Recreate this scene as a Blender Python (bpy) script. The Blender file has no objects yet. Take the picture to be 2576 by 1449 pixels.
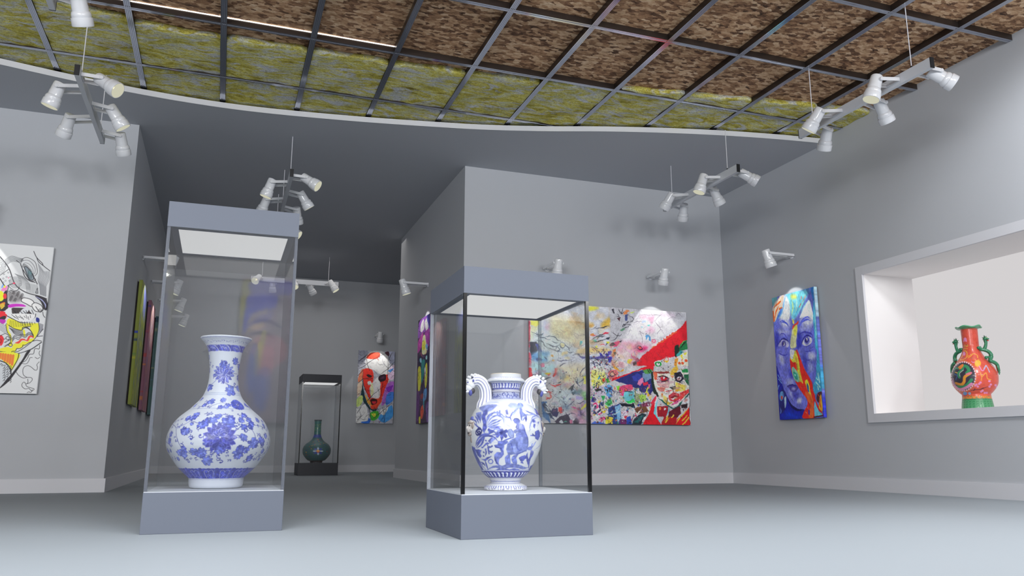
import bpy, math, random
import numpy as np
from mathutils import Vector, Matrix, Euler
random.seed(7); RNG = np.random.default_rng(11)
scene = bpy.context.scene
COL = scene.collection
PI = math.pi

# ------------------------------------------------------------------ helpers
def lin(r, g=None, b=None):
    """sRGB 0-255 -> linear tuple"""
    if g is None: r, g, b = r
    out = []
    for v in (r, g, b):
        v = v / 255.0
        out.append(v / 12.92 if v <= 0.04045 else ((v + 0.055) / 1.055) ** 2.4)
    return tuple(out)

def lin_arr(a):
    a = np.clip(a, 0, 1)
    return np.where(a <= 0.04045, a / 12.92, ((a + 0.055) / 1.055) ** 2.4)

class Mesh:
    """collects vertices and faces of ONE part"""
    def __init__(self): self.v = []; self.f = []; self.c = []
    def add(self, vs, fs, col=None):
        o = len(self.v); self.v += [tuple(p) for p in vs]
        self.f += [tuple(i + o for i in q) for q in fs]
        self.c += [col or (1, 1, 1)] * len(vs)
        return self
    def box(self, a, b, M=None, col=None):
        (x0, y0, z0), (x1, y1, z1) = a, b
        vs = [Vector(p) for p in ((x0,y0,z0),(x1,y0,z0),(x1,y1,z0),(x0,y1,z0),(x0,y0,z1),(x1,y0,z1),(x1,y1,z1),(x0,y1,z1))]
        if M: vs = [M @ p for p in vs]
        return self.add(vs, [(3,2,1,0),(4,5,6,7),(0,1,5,4),(1,2,6,5),(2,3,7,6),(3,0,4,7)], col)
    def lathe(self, prof, n=32, M=None, col=None, cap0=True, cap1=True):
        """prof: (r, z) list"""
        vs = []; fs = []
        for r, z in prof:
            for k in range(n):
                a = 2 * PI * k / n
                vs.append(Vector((r * math.cos(a), r * math.sin(a), z)))
        for i in range(len(prof) - 1):
            for k in range(n):
                k2 = (k + 1) % n
                fs.append((i*n+k, i*n+k2, (i+1)*n+k2, (i+1)*n+k))
        if cap0 and prof[0][0] > 1e-5: fs.append(tuple(range(n))[::-1])
        if cap1 and prof[-1][0] > 1e-5: fs.append(tuple((len(prof)-1)*n + k for k in range(n)))
        if M: vs = [M @ p for p in vs]
        return self.add(vs, fs, col)
    def tube(self, pts, rad, n=10, col=None, flat=1.0, up=(0, 0, 1), cap=True):
        """round (or flattened) tube along points; rad: number or list"""
        P = [Vector(p) for p in pts]; m = len(P)
        R = rad if hasattr(rad, '__len__') else [rad] * m
        vs = []; fs = []
        for i, p in enumerate(P):
            t = (P[min(i+1, m-1)] - P[max(i-1, 0)]).normalized()
            u = Vector(up); u = u - t * u.dot(t)
            if u.length < 1e-4: u = Vector((1, 0, 0)) - t * t.x
            u.normalize(); w = t.cross(u)
            for k in range(n):
                a = 2 * PI * k / n
                vs.append(p + (w * math.cos(a) + u * math.sin(a) * flat) * R[i])
        for i in range(m - 1):
            for k in range(n):
                k2 = (k + 1) % n
                fs.append((i*n+k, i*n+k2, (i+1)*n+k2, (i+1)*n+k))
        if cap: fs += [tuple(range(n))[::-1], tuple((m-1)*n + k for k in range(n))]
        return self.add(vs, fs, col)
    def ball(self, c, r, n=12, m=8, col=None, M=None):
        """ellipsoid; r number or (rx, ry, rz)"""
        rx, ry, rz = r if hasattr(r, '__len__') else (r, r, r)
        vs = []; fs = []
        for i in range(m + 1):
            b = -PI/2 + PI * i / m
            for k in range(n):
                a = 2 * PI * k / n
                p = Vector((rx*math.cos(b)*math.cos(a), ry*math.cos(b)*math.sin(a), rz*math.sin(b)))
                if M: p = M @ p
                vs.append(p + Vector(c))
        for i in range(m):
            for k in range(n):
                k2 = (k+1) % n
                fs.append((i*n+k, i*n+k2, (i+1)*n+k2, (i+1)*n+k))
        return self.add(vs, fs, col)
    def build(self, name, mat, parent=None, smooth=None, color=False, bevel=0.0):
        me = bpy.data.meshes.new(name)
        me.from_pydata(self.v, [], self.f); me.update()
        if color:
            ca = me.color_attributes.new('art', 'FLOAT_COLOR', 'POINT')
            arr = np.ones((len(self.v), 4), np.float32); arr[:, :3] = np.array(self.c)
            ca.data.foreach_set('color', arr.ravel())
        o = bpy.data.objects.new(name, me); COL.objects.link(o)
        me.materials.append(mat)
        if smooth is not None:
            me.polygons.foreach_set('use_smooth', [True] * len(me.polygons))
            if smooth < 179: me.set_sharp_from_angle(angle=math.radians(smooth))
        if bevel:
            b = o.modifiers.new('bevel', 'BEVEL'); b.width = bevel; b.segments = 2; b.limit_method = 'ANGLE'
        if parent: o.parent = parent
        return o

def empty(name, loc=(0, 0, 0), rz=0.0):
    o = bpy.data.objects.new(name, None); COL.objects.link(o)
    o.location = loc; o.rotation_euler = (0, 0, rz); o.empty_display_size = 0.1
    return o
def tag(o, label, cat, group=None):
    o['label'] = label; o['category'] = cat
    if group: o['group'] = group
    return o
def struct(o):
    o['kind'] = 'structure'; return o
def copy_tree(o, parent=None):
    c = o.copy(); COL.objects.link(c)
    if parent: c.parent = parent
    for ch in list(o.children): copy_tree(ch, c)
    return c

# ------------------------------------------------------------------ materials
def new_mat(name):
    m = bpy.data.materials.new(name); m.use_nodes = True
    nt = m.node_tree; nt.nodes.clear()
    out = nt.nodes.new('ShaderNodeOutputMaterial')
    return m, nt, out
def N(nt, t, **kw):
    n = nt.nodes.new(t)
    for k, v in kw.items():
        if k in n.inputs: n.inputs[k].default_value = v
        else: setattr(n, k, v)
    return n
def mat_plain(name, rgb, rough=0.6, metal=0.0, spec=0.5, bump=0.0, bscale=200.0, mottle=0.0, mscale=3.0, coat=0.0):
    m, nt, out = new_mat(name)
    b = N(nt, 'ShaderNodeBsdfPrincipled', Roughness=rough, Metallic=metal)
    b.inputs['Specular IOR Level'].default_value = spec
    b.inputs['Coat Weight'].default_value = coat
    b.inputs['Base Color'].default_value = (*lin(rgb), 1)
    tc = N(nt, 'ShaderNodeTexCoord')
    if mottle:
        nz = N(nt, 'ShaderNodeTexNoise', Scale=mscale, Detail=4.0)
        nt.links.new(tc.outputs['Object'], nz.inputs['Vector'])
        mx = N(nt, 'ShaderNodeMix', data_type='RGBA', blend_type='MULTIPLY')
        mx.inputs[0].default_value = 1.0
        mx.inputs[6].default_value = (*lin(rgb), 1)
        rp = N(nt, 'ShaderNodeMapRange'); rp.inputs[3].default_value = 1 - mottle; rp.inputs[4].default_value = 1 + mottle
        nt.links.new(nz.outputs['Fac'], rp.inputs[0]); nt.links.new(rp.outputs[0], mx.inputs[7])
        nt.links.new(mx.outputs[2], b.inputs['Base Color'])
    if bump:
        nz2 = N(nt, 'ShaderNodeTexNoise', Scale=bscale, Detail=3.0)
        nt.links.new(tc.outputs['Object'], nz2.inputs['Vector'])
        bp = N(nt, 'ShaderNodeBump', Strength=bump, Distance=0.002)
        nt.links.new(nz2.outputs['Fac'], bp.inputs['Height']); nt.links.new(bp.outputs[0], b.inputs['Normal'])
    nt.links.new(b.outputs[0], out.inputs[0])
    return m
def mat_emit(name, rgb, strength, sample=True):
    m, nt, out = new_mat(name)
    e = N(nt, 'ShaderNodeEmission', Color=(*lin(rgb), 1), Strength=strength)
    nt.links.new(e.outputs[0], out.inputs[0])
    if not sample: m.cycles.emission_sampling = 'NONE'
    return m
def mat_art(name, rough=0.5, spec=0.4, coat=0.0, bump=0.0):
    m, nt, out = new_mat(name)
    b = N(nt, 'ShaderNodeBsdfPrincipled', Roughness=rough)
    b.inputs['Specular IOR Level'].default_value = spec
    b.inputs['Coat Weight'].default_value = coat; b.inputs['Coat Roughness'].default_value = 0.06
    at = N(nt, 'ShaderNodeAttribute', attribute_name='art')
    nt.links.new(at.outputs['Color'], b.inputs['Base Color'])
    if bump:
        tc = N(nt, 'ShaderNodeTexCoord'); nz = N(nt, 'ShaderNodeTexNoise', Scale=90.0, Detail=3.0)
        nt.links.new(tc.outputs['Object'], nz.inputs['Vector'])
        bp = N(nt, 'ShaderNodeBump', Strength=bump, Distance=0.002)
        nt.links.new(nz.outputs['Fac'], bp.inputs['Height']); nt.links.new(bp.outputs[0], b.inputs['Normal'])
    nt.links.new(b.outputs[0], out.inputs[0])
    return m
def mat_glass(name, tint=(1, 1, 1), strength=1.0, rough=0.0):
    """clear sheet: light goes straight through, the surface mirrors by Fresnel"""
    m, nt, out = new_mat(name)
    fr = N(nt, 'ShaderNodeFresnel', IOR=1.52)
    ge = N(nt, 'ShaderNodeNewGeometry'); ir = N(nt, 'ShaderNodeMapRange'); ir.inputs[3].default_value = 1.52; ir.inputs[4].default_value = 1/1.52
    nt.links.new(ge.outputs['Backfacing'], ir.inputs[0]); nt.links.new(ir.outputs[0], fr.inputs['IOR'])   # same mirror on both sides of the sheet
    mu = N(nt, 'ShaderNodeMath', operation='MULTIPLY', use_clamp=True); mu.inputs[1].default_value = strength
    tr = N(nt, 'ShaderNodeBsdfTransparent', Color=(*tint, 1)); gl = N(nt, 'ShaderNodeBsdfGlossy', Roughness=rough)
    mx = N(nt, 'ShaderNodeMixShader')
    nt.links.new(fr.outputs[0], mu.inputs[0]); nt.links.new(mu.outputs[0], mx.inputs[0])
    nt.links.new(tr.outputs[0], mx.inputs[1]); nt.links.new(gl.outputs[0], mx.inputs[2])
    nt.links.new(mx.outputs[0], out.inputs[0])
    return m
def mat_edge(name, rgb, clear):  # edge tone stands in for reflection and refraction inside the glass
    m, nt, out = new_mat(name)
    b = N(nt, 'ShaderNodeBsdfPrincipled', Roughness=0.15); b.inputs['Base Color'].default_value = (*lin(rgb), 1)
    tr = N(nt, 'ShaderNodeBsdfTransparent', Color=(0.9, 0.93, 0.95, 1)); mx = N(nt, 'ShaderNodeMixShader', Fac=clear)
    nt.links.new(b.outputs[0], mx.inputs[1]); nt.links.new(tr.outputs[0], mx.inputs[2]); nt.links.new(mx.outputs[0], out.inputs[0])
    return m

def ramp(nt, stops, interp='LINEAR'):
    r = N(nt, 'ShaderNodeValToRGB'); cr = r.color_ramp; cr.interpolation = interp
    while len(cr.elements) < len(stops): cr.elements.new(0.5)
    for e, (p, c) in zip(cr.elements, stops): e.position = p; e.color = (*lin(c), 1)
    return r
def mat_chips():
    """brown pressed wood-chip ceiling board"""
    m, nt, out = new_mat('wood_chip_board')
    tc = N(nt, 'ShaderNodeTexCoord'); mp = N(nt, 'ShaderNodeMapping'); mp.inputs['Scale'].default_value = (16, 30, 10)
    nt.links.new(tc.outputs['Object'], mp.inputs['Vector'])
    w = N(nt, 'ShaderNodeTexNoise', Scale=1.2, Detail=2.0)
    nt.links.new(mp.outputs[0], w.inputs['Vector'])
    ad = N(nt, 'ShaderNodeMix', data_type='RGBA', blend_type='ADD'); ad.inputs[0].default_value = 0.9
    nt.links.new(mp.outputs[0], ad.inputs[6]); nt.links.new(w.outputs['Color'], ad.inputs[7])
    v = N(nt, 'ShaderNodeTexVoronoi', Scale=1.0, feature='F1'); v.inputs['Randomness'].default_value = 1.0
    nt.links.new(ad.outputs[2], v.inputs['Vector'])
    n2 = N(nt, 'ShaderNodeTexNoise', Scale=1.0, Detail=6.0, Roughness=0.62, Distortion=0.6)
    nt.links.new(mp.outputs[0], n2.inputs['Vector'])
    sep = N(nt, 'ShaderNodeSeparateColor'); nt.links.new(v.outputs['Color'], sep.inputs[0])
    mixf = N(nt, 'ShaderNodeMath', operation='MULTIPLY_ADD'); mixf.inputs[1].default_value = 0.42
    nt.links.new(sep.outputs[0], mixf.inputs[0])
    m3 = N(nt, 'ShaderNodeMath', operation='MULTIPLY'); m3.inputs[1].default_value = 0.62
    nt.links.new(n2.outputs['Fac'], m3.inputs[0]); nt.links.new(m3.outputs[0], mixf.inputs[2])
    r = ramp(nt, [(0.24, (62, 40, 26)), (0.38, (128, 92, 66)), (0.52, (178, 136, 100)), (0.66, (214, 176, 138)), (0.84, (240, 212, 178))])
    nt.links.new(mixf.outputs[0], r.inputs[0])
    b = N(nt, 'ShaderNodeBsdfPrincipled', Roughness=0.85); nt.links.new(r.outputs[0], b.inputs['Base Color'])
    bp = N(nt, 'ShaderNodeBump', Strength=0.9, Distance=0.02); nt.links.new(mixf.outputs[0], bp.inputs['Height'])
    nt.links.new(bp.outputs[0], b.inputs['Normal']); nt.links.new(b.outputs[0], out.inputs[0])
    return m
def mat_wool():
    """yellow-green mineral wool"""
    m, nt, out = new_mat('mineral_wool')
    tc = N(nt, 'ShaderNodeTexCoord'); mp = N(nt, 'ShaderNodeMapping'); mp.inputs['Scale'].default_value = (2.3, 5.6, 4)
    nt.links.new(tc.outputs['Object'], mp.inputs['Vector'])
    n1 = N(nt, 'ShaderNodeTexNoise', Scale=1.3, Detail=7.0, Roughness=0.66, Distortion=1.6)
    n2 = N(nt, 'ShaderNodeTexNoise', Scale=1.0, Detail=5.0, Roughness=0.6, Distortion=2.2)
    n3 = N(nt, 'ShaderNodeTexNoise', Scale=9.0, Detail=4.0, Roughness=0.7, Distortion=2.5)
    for n in (n1, n2, n3): nt.links.new(mp.outputs[0], n.inputs['Vector'])
    off = N(nt, 'ShaderNodeMapping'); off.inputs['Location'].default_value = (7, 3, 1)
    nt.links.new(mp.outputs[0], off.inputs['Vector']); nt.links.new(off.outputs[0], n2.inputs['Vector'])
    r1 = ramp(nt, [(0.28, (140, 126, 66)), (0.40, (222, 208, 92)), (0.5, (248, 240, 132)), (0.58, (248, 248, 190)), (0.70, (250, 250, 236))])
    nt.links.new(n1.outputs['Fac'], r1.inputs[0])
    r2 = ramp(nt, [(0.49, (0, 0, 0)), (0.62, (255, 255, 255))])
    nt.links.new(n2.outputs['Fac'], r2.inputs[0])
    mx = N(nt, 'ShaderNodeMix', data_type='RGBA'); mx.inputs[7].default_value = (*lin(242, 246, 248), 1)
    nt.links.new(r2.outputs[0], mx.inputs[0]); nt.links.new(r1.outputs[0], mx.inputs[6])
    r3 = ramp(nt, [(0.34, (150, 142, 112)), (0.55, (255, 255, 255))])
    nt.links.new(n3.outputs['Fac'], r3.inputs[0])
    m2 = N(nt, 'ShaderNodeMix', data_type='RGBA', blend_type='MULTIPLY'); m2.inputs[0].default_value = 0.8
    nt.links.new(mx.outputs[2], m2.inputs[6]); nt.links.new(r3.outputs[0], m2.inputs[7])
    b = N(nt, 'ShaderNodeBsdfPrincipled', Roughness=0.95); b.inputs['Specular IOR Level'].default_value = 0.1
    nt.links.new(m2.outputs[2], b.inputs['Base Color'])
    ah = N(nt, 'ShaderNodeMath', operation='ADD'); nt.links.new(n1.outputs['Fac'], ah.inputs[0]); nt.links.new(n3.outputs['Fac'], ah.inputs[1])
    bp = N(nt, 'ShaderNodeBump', Strength=0.8, Distance=0.03); nt.links.new(ah.outputs[0], bp.inputs['Height'])
    nt.links.new(bp.outputs[0], b.inputs['Normal']); nt.links.new(b.outputs[0], out.inputs[0])
    return m

M = {}
M['wall'] = mat_plain('wall_paint', (184, 187, 192), 0.85, spec=0.25, bump=0.15, bscale=260, mottle=0.012, mscale=1.5)
M['soffit'] = mat_plain('soffit_paint', (184, 187, 193), 0.9, spec=0.2, bump=0.15, bscale=260)
M['trim'] = mat_plain('trim_paint', (208, 209, 214), 0.6, spec=0.3)
M['floor'] = mat_plain('floor_resin', (136, 143, 149), 0.6, spec=0.25, mottle=0.02, mscale=0.8)
M['niche'] = mat_plain('niche_paint', (232, 230, 230), 0.9, spec=0.1)
M['niche_glow'] = mat_emit('niche_glow', (255, 251, 252), 0.655)
M['chips'] = mat_chips()
M['wool'] = mat_wool()
M['metal'] = mat_plain('brushed_metal', (196, 200, 212), 0.10, metal=1.0)
M['metal_dark'] = mat_plain('metal_dark_reflection', (74, 66, 62), 0.3, metal=0.7)  # bar side colour darkened to carry the dim brown reflection
M['case'] = mat_plain('case_paint', (92, 98, 110), 0.55, spec=0.3)
M['case_top'] = mat_plain('case_deck_paint', (186, 190, 196), 0.6, spec=0.3)
M['case_dark'] = mat_plain('case_dark_paint', (52, 54, 60), 0.5, spec=0.3)
M['panel'] = mat_emit('light_panel', (255, 255, 255), 0.68)
M['glass'] = mat_glass('clear_glass', (0.985, 0.992, 0.995), 1.0)
M['glass_l'] = mat_glass('reflective_glass', (0.97, 0.98, 0.985), 2.6, 0.03)
M['edge_dark'] = mat_edge('glass_edge_dark_reflection', (8, 9, 12), 0.0)  # black painted in for the dark mirrored inside the front edges
M['edge_pale'] = mat_edge('glass_edge_pale_reflection', (196, 200, 210), 0.15)  # pale tone painted in for the bright room mirrored in the edge
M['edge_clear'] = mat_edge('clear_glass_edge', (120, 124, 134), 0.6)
M['lamp'] = mat_plain('white_lamp_enamel', (226, 228, 232), 0.22, spec=0.6, coat=0.4)
M['lamp_bar'] = mat_plain('lamp_bar_enamel', (206, 209, 215), 0.35, spec=0.5)
M['black'] = mat_plain('black_plastic', (22, 24, 28), 0.4)
M['reflector'] = mat_emit('lamp_reflector_glow', (230, 228, 202), 0.74, sample=False)
M['bulb'] = mat_emit('lamp_bulb_glow', (255, 244, 205), 1.15, sample=False)
M['bar_glow'] = mat_emit('bar_line_glow', (255, 252, 246), 2.6)
M['rod'] = mat_plain('white_rod_enamel', (214, 214, 220), 0.35)
M['art'] = mat_art('painted_canvas', 0.55, 0.35, bump=0.05)
M['glaze'] = mat_art('glazed_porcelain', 0.32, 0.4, coat=0.22)
M['glaze_matt'] = mat_art('cloisonne_enamel', 0.4, 0.4, coat=0.2)
M['wood'] = mat_plain('stretcher_wood', (52, 46, 42), 0.8)

# ------------------------------------------------------------------ room dimensions (metres)
XL, YF, XR, XP, YP, YB = -1.11, 9.645, 6.768, 2.831, 13.6, 17.55
H, ZG, ZB = 4.136, 4.215, 4.278
XO, YR = -7.0, -3.6            # outer left wall, wall behind the camera

# floor, walls
struct(Mesh().box((XO-.3, YR-.3, -.2), (XR+1.2, YB+.3, 0)).build('floor', M['floor']))
struct(Mesh().box((XO, YF, 0), (XL, YB, H+.02)).build('wall_left', M['wall']))
struct(Mesh().box((XP, YF, 0), (XR, YP, H+.02)).build('wall_front', M['wall']))
struct(Mesh().box((XL, YB, 0), (XR+.2, YB+.2, H+.02)).build('wall_back', M['wall']))
struct(Mesh().box((XO-.2, YR, 0), (XO, YF, ZB+.05)).build('wall_outer', M['wall']))
struct(Mesh().box((XO-.2, YR-.2, 0), (XR+.2, YR, ZB+.05)).build('wall_rear', M['wall']))
# right wall with the niche opening
ny0, ny1, nz0, nz1 = 4.30, 6.966, 0.834, 2.403
rw = Mesh()
e_ = .051
rw.box((XR, YR, 0), (XR+.12, ny0-e_, ZB+.05)); rw.box((XR, ny1+e_, 0), (XR+.12, YB, ZB+.05))
rw.box((XR, ny0-e_, 0), (XR+.12, ny1+e_, nz0-e_)); rw.box((XR, ny0-e_, nz1+e_), (XR+.12, ny1+e_, ZB+.05))
struct(rw.build('wall_right', M['wall']))
nx = 7.50
nb = Mesh()
nb.box((nx, ny0-.05, nz0-.05), (nx+.05, ny1+.05, nz1+.05)); nb.box((XR+.014, ny0-.05, nz0-.05), (nx, ny0, nz1+.05))
nb.box((XR+.014, ny1, nz0-.05), (nx, ny1+.05, nz1+.05)); nb.box((XR+.014, ny0, nz0-.05), (nx, ny1, nz0)); nb.box((XR+.014, ny0, nz1), (nx, ny1, nz1+.05))
struct(nb.build('wall_niche', M['niche']))
struct(Mesh().box((nx-.012, ny0+.002, nz0+.002), (nx-.001, ny1-.002, nz1-.002)).build('wall_niche_light_panel', M['niche_glow']))
fr = Mesh(); t = 0.095; d0, d1 = XR-.018, XR+.014
fr.box((d0, ny1-.001, nz0-t), (d1-.001, ny1+t, nz1+t)); fr.box((d0, ny0-t, nz0-t), (d1-.001, ny0+.001, nz1+t))
fr.box((d0, ny0, nz1-.001), (d1-.001, ny1, nz1+t)); fr.box((d0, ny0, nz0-t), (d1-.001, ny1, nz0+.001))
fo = struct(fr.build('trim_1', M['trim']))
# baseboards
bt, bh = 0.02, 0.143
struct(Mesh().box((XO, YF-bt, 0), (XL+bt, YF, bh)).build('baseboard_left', M['trim']))
struct(Mesh().box((XL, YF, 0), (XL+bt, YB-bt, bh)).build('baseboard_passage', M['trim']))
struct(Mesh().box((XP-bt, YF-bt, 0), (XR-bt, YF, bh)).build('baseboard_front', M['trim']))
struct(Mesh().box((XP-bt, YF, 0), (XP, YP+bt, bh)).build('baseboard_pier', M['trim']))
struct(Mesh().box((XL, YB-bt, 0), (XR, YB, bh)).build('baseboard_back', M['trim']))
struct(Mesh().box((XR-bt, YR, 0), (XR, YF-bt, bh)).build('baseboard_right', M['trim']))

# curved edge of the low soffit
FX = [-7.2, -5.5, -4.2, -3.2, -2.265, -1.644, -0.995, -0.201, 1.079, 2.14, 2.585, 3.343, 4.084, 4.972, 5.8, 6.45, 6.9]
FY = [6.3, 7.2, 7.85, 8.25, 8.49, 8.64, 8.755, 8.81, 8.70, 8.52, 8.43, 8.215, 7.955, 7.70, 7.52, 7.42, 7.37]
def smooth_curve(X, Y, n):
    X = np.array(X); Y = np.array(Y); m = np.gradient(Y, X)
    xs = np.linspace(X[0], X[-1], n); i = np.clip(np.searchsorted(X, xs) - 1, 0, len(X)-2)
    h = X[i+1]-X[i]; t = (xs-X[i])/h
    ys = (2*t**3-3*t**2+1)*Y[i] + (t**3-2*t**2+t)*h*m[i] + (-2*t**3+3*t**2)*Y[i+1] + (t**3-t**2)*h*m[i+1]
    return xs, ys
fx, fy = smooth_curve(FX, FY, 160)
def fascia_y(x): return float(np.interp(x, fx, fy))
sf = Mesh()
n = len(fx); zt = 4.196
vs = [(x, y, H) for x, y in zip(fx, fy)] + [(x, y, zt) for x, y in zip(fx, fy)] + [(x, YB+.1, H) for x in fx] + [(x, YB+.1, zt) for x in fx]
fs = []
for i in range(n-1):
    fs += [(i, i+1, n+i+1, n+i), (i+1, i, 2*n+i, 2*n+i+1), (n+i, n+i+1, 3*n+i+1, 3*n+i)]
sf.add(vs, fs); struct(sf.build('ceiling_soffit', M['soffit']))
lip = Mesh()
vs = []; fs = []
for i, (x, y) in enumerate(zip(fx, fy)):
    vs += [(x, y-.006, H-.001), (x, y-.006, zt+.002), (x, y+.05, zt+.002)]
for i in range(n-1):
    a = 3*i; fs += [(a, a+3, a+4, a+1), (a+1, a+4, a+5, a+2)]
lip.add(vs, fs); struct(lip.build('trim_2', M['trim']))

# wood-chip ceiling
struct(Mesh().box((XO-.2, YR-.2, ZB), (XR+.15, YF+.6, ZB+.12)).build('ceiling', M['chips']))
# metal grid
gx0, gs, gy0, gsy = -1.7945, 0.7916, 8.2012, 1.1049
bw = 0.027
def bar_long(x, y0, y1):
    """bar running along y with grooves in its underside"""
    m = Mesh(); w = bw; g = 0.004
    prof = [(-w, ZB+.002), (-w, ZG), (-w*.62, ZG), (-w*.55, ZG+g), (-w*.40, ZG+g), (-w*.33, ZG), (-w*.10, ZG), (-w*.03, ZG+g), (w*.12, ZG+g), (w*.19, ZG), (w*.45, ZG), (w*.52, ZG+g), (w*.66, ZG+g), (w*.73, ZG), (w, ZG), (w, ZB+.002)]
    k = len(prof)
    m.add([(x+a, y0, z) for a, z in prof] + [(x+a, y1, z) for a, z in prof],
          [(i, i+1, k+i+1, k+i) for i in range(k-1)] + [tuple(range(k))[::-1], tuple(range(k, 2*k))])
    return m
def bar_cross(y, x0, x1):
    m = Mesh(); w = bw*.9; g = 0.004; z0 = ZG+.001
    prof = [(-w, ZB+.002), (-w, z0), (-w*.35, z0), (-w*.28, z0+g), (w*.05, z0+g), (w*.12, z0), (w, z0), (w, ZB+.002)]
    k = len(prof)
    m.add([(x0, y+a, z) for a, z in prof] + [(x1, y+a, z) for a, z in prof],
          [(i, i+1, k+i+1, k+i)[::-1] for i in range(k-1)] + [tuple(range(k)), tuple(range(k, 2*k))[::-1]])
    return m
for k in range(-6, 11):
    x = gx0 + k*gs
    if x > XR - .1: continue
    ye = fascia_y(x) + .005
    o = struct(bar_long(x, YR, ye).build('ceiling_beam', M['metal'])); o.data.materials.append(M['metal_dark'])
    for f_ in (0, len(o.data.polygons)-3): o.data.polygons[f_].material_index = 1
    e = Mesh().box((x-bw-.004, ye-.03, ZG-.004), (x+bw+.004, ye, ZG+.01))
    struct(e.build('ceiling_beam_clip', M['black']))
for k in range(0, 11):
    y = gy0 - k*gsy
    xe = XR if k else 3.62
    xs = XO
    o = struct(bar_cross(y, xs, XR-.002).build('ceiling_beam', M['metal'])); o.data.materials.append(M['metal_dark'])
    for f_ in (0, len(o.data.polygons)-3): o.data.polygons[f_].material_index = 1
# mineral wool batts lying behind the soffit edge, one between each pair of long bars
YX = [-7.2, -5.0, -3.5, -2.4, -1.357, -0.658, 0.774, 1.431, 2.16, 2.877, 4.194, 4.584, 6.017, 6.763, 7.0]
YY = [5.2, 6.2, 6.8, 7.12, 7.27, 7.36, 7.335, 7.32, 7.26, 7.19, 7.01, 6.92, 6.69, 6.60, 6.58]
def batt_y(x): return float(np.interp(x, YX, YY))
for k in range(-6, 12):
    xa = gx0 + (k-1)*gs + bw + .002; xb = gx0 + k*gs - bw - .002
    if xa > XR: continue
    xb = min(xb, XR - .004)
    m = Mesh(); na, nbk = 14, 22; vs = []; fs = []
    slip = RNG.uniform(-.015, .03)
    for i in range(na+1):
        u = i/na; x = xa + (xb-xa)*u
        y0 = batt_y(x) + slip + .012*math.sin(9*u + k) + (.02 if u < .02 or u > .98 else 0)
        y1 = fascia_y(x) + .35
        row = [(x, y0+.012, ZB-.001), (x, y0, ZG+.034), (x, y0+.006, ZG+.016)]
        for j in range(nbk):
            v = j/(nbk-1); y = y0+.03 + (y1-y0-.03)*v
            row.append((x, y, ZG+.010 + .004*math.sin(7*u+5*v*3+k) + .003*math.sin(23*u-31*v+2*k)))
        vs += row
    L = nbk+3
    for i in range(na):
        for j in range(L-1):
            fs.append((i*L+j, i*L+j+1, (i+1)*L+j+1, (i+1)*L+j))
    m.add(vs, fs)
    struct(m.build('ceiling_insulation', M['wool'], smooth=60))
# added emissive strip that draws a bright line along the second cross bar
bar_glow = Mesh().box((-1.5, gy0-gsy-bw-.006, ZB-.010), (1.35, gy0-gsy-bw+.002, ZB-.003))
tag(bar_glow.build('glow_strip', M['bar_glow']), 'thin bright white line along the top of a ceiling cross bar', 'light strip')
L_CEIL, L_FILL, L_PASS, L_NICHE, L_CASE, L_REAR, L_WASH = 265.0, 900.0, 26.0, 4.0, 3.0, 75.0, 210.0
# ------------------------------------------------------------------ lamps
def Rz_to(axis):
    """rotation that takes local -Z to axis"""
    a = Vector(axis).normalized()
    return Vector((0, 0, -1)).rotation_difference(a).to_matrix().to_4x4()
HOUSING = [(0.0, .052), (.036, .052), (.044, .049), (.0465, .044), (.048, .02), (.0495, -.03), (.0505, -.034), (.0505, -.066), (.056, -.072), (.060, -.082),
           (.0615, -.098), (.0595, -.101), (.0595, -.106), (.0655, -.109), (.0665, -.12), (.0665, -.158), (.0645, -.161), (.0610, -.161)]
BOWL = [(.0610, -.1605), (.058, -.150), (.050, -.125), (.036, -.098), (.020, -.082), (.0, -.080)]
def lamp_head(parent, pivot, axis, name='spotlight'):
    Mx = Matrix.Translation(Vector(pivot)) @ Rz_to(axis) @ Matrix.Scale(1.10, 4)
    h = Mesh().lathe(HOUSING, 36, Mx, cap1=False).build(name, M['lamp'], parent, smooth=40)
    Mesh().lathe(BOWL, 30, Mx, cap0=False, cap1=False).build('reflector', M['reflector'], h, smooth=80)
    Mesh().lathe([(0, -.083), (.010, -.084), (.013, -.095), (.012, -.112), (.0, -.120)], 14, Mx).build('bulb', M['bulb'], h, smooth=80)
    return h
def yoke_mesh(root, out, pivot, half, tall=.031, th=.007):
    """U bracket: plate at root, two flat arms reaching the pivot"""
    root = Vector(root); pivot = Vector(pivot); out = Vector(out).normalized()
    side = Vector((0, 0, 1)).cross(out).normalized()
    m = Mesh()
    def bar(a, b, up=Vector((0, 0, 1)), w=None):
        t = (b-a).normalized(); s = t.cross(up).normalized(); u = s.cross(t)
        vs = []
        for p in (a, b):
            vs += [p + s*th/2 + u*tall/2, p - s*th/2 + u*tall/2, p - s*th/2 - u*tall/2, p + s*th/2 - u*tall/2]
        m.add(vs, [(0,1,2,3),(7,6,5,4),(0,4,5,1),(1,5,6,2),(2,6,7,3),(3,7,4,0)])
    for sgn in (-1, 1):
        bar(root + side*sgn*half, pivot + side*sgn*half)
        kM = Matrix.Translation(pivot + side*sgn*half) @ side.to_track_quat('Z', 'Y').to_matrix().to_4x4()
        m.lathe([(.0, -.008), (.015, -.008), (.017, -.005), (.017, .005), (.015, .008), (.0, .008)], 16, kM)
    bar(root - side*(half+th/2), root + side*(half+th/2))
    return m
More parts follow.
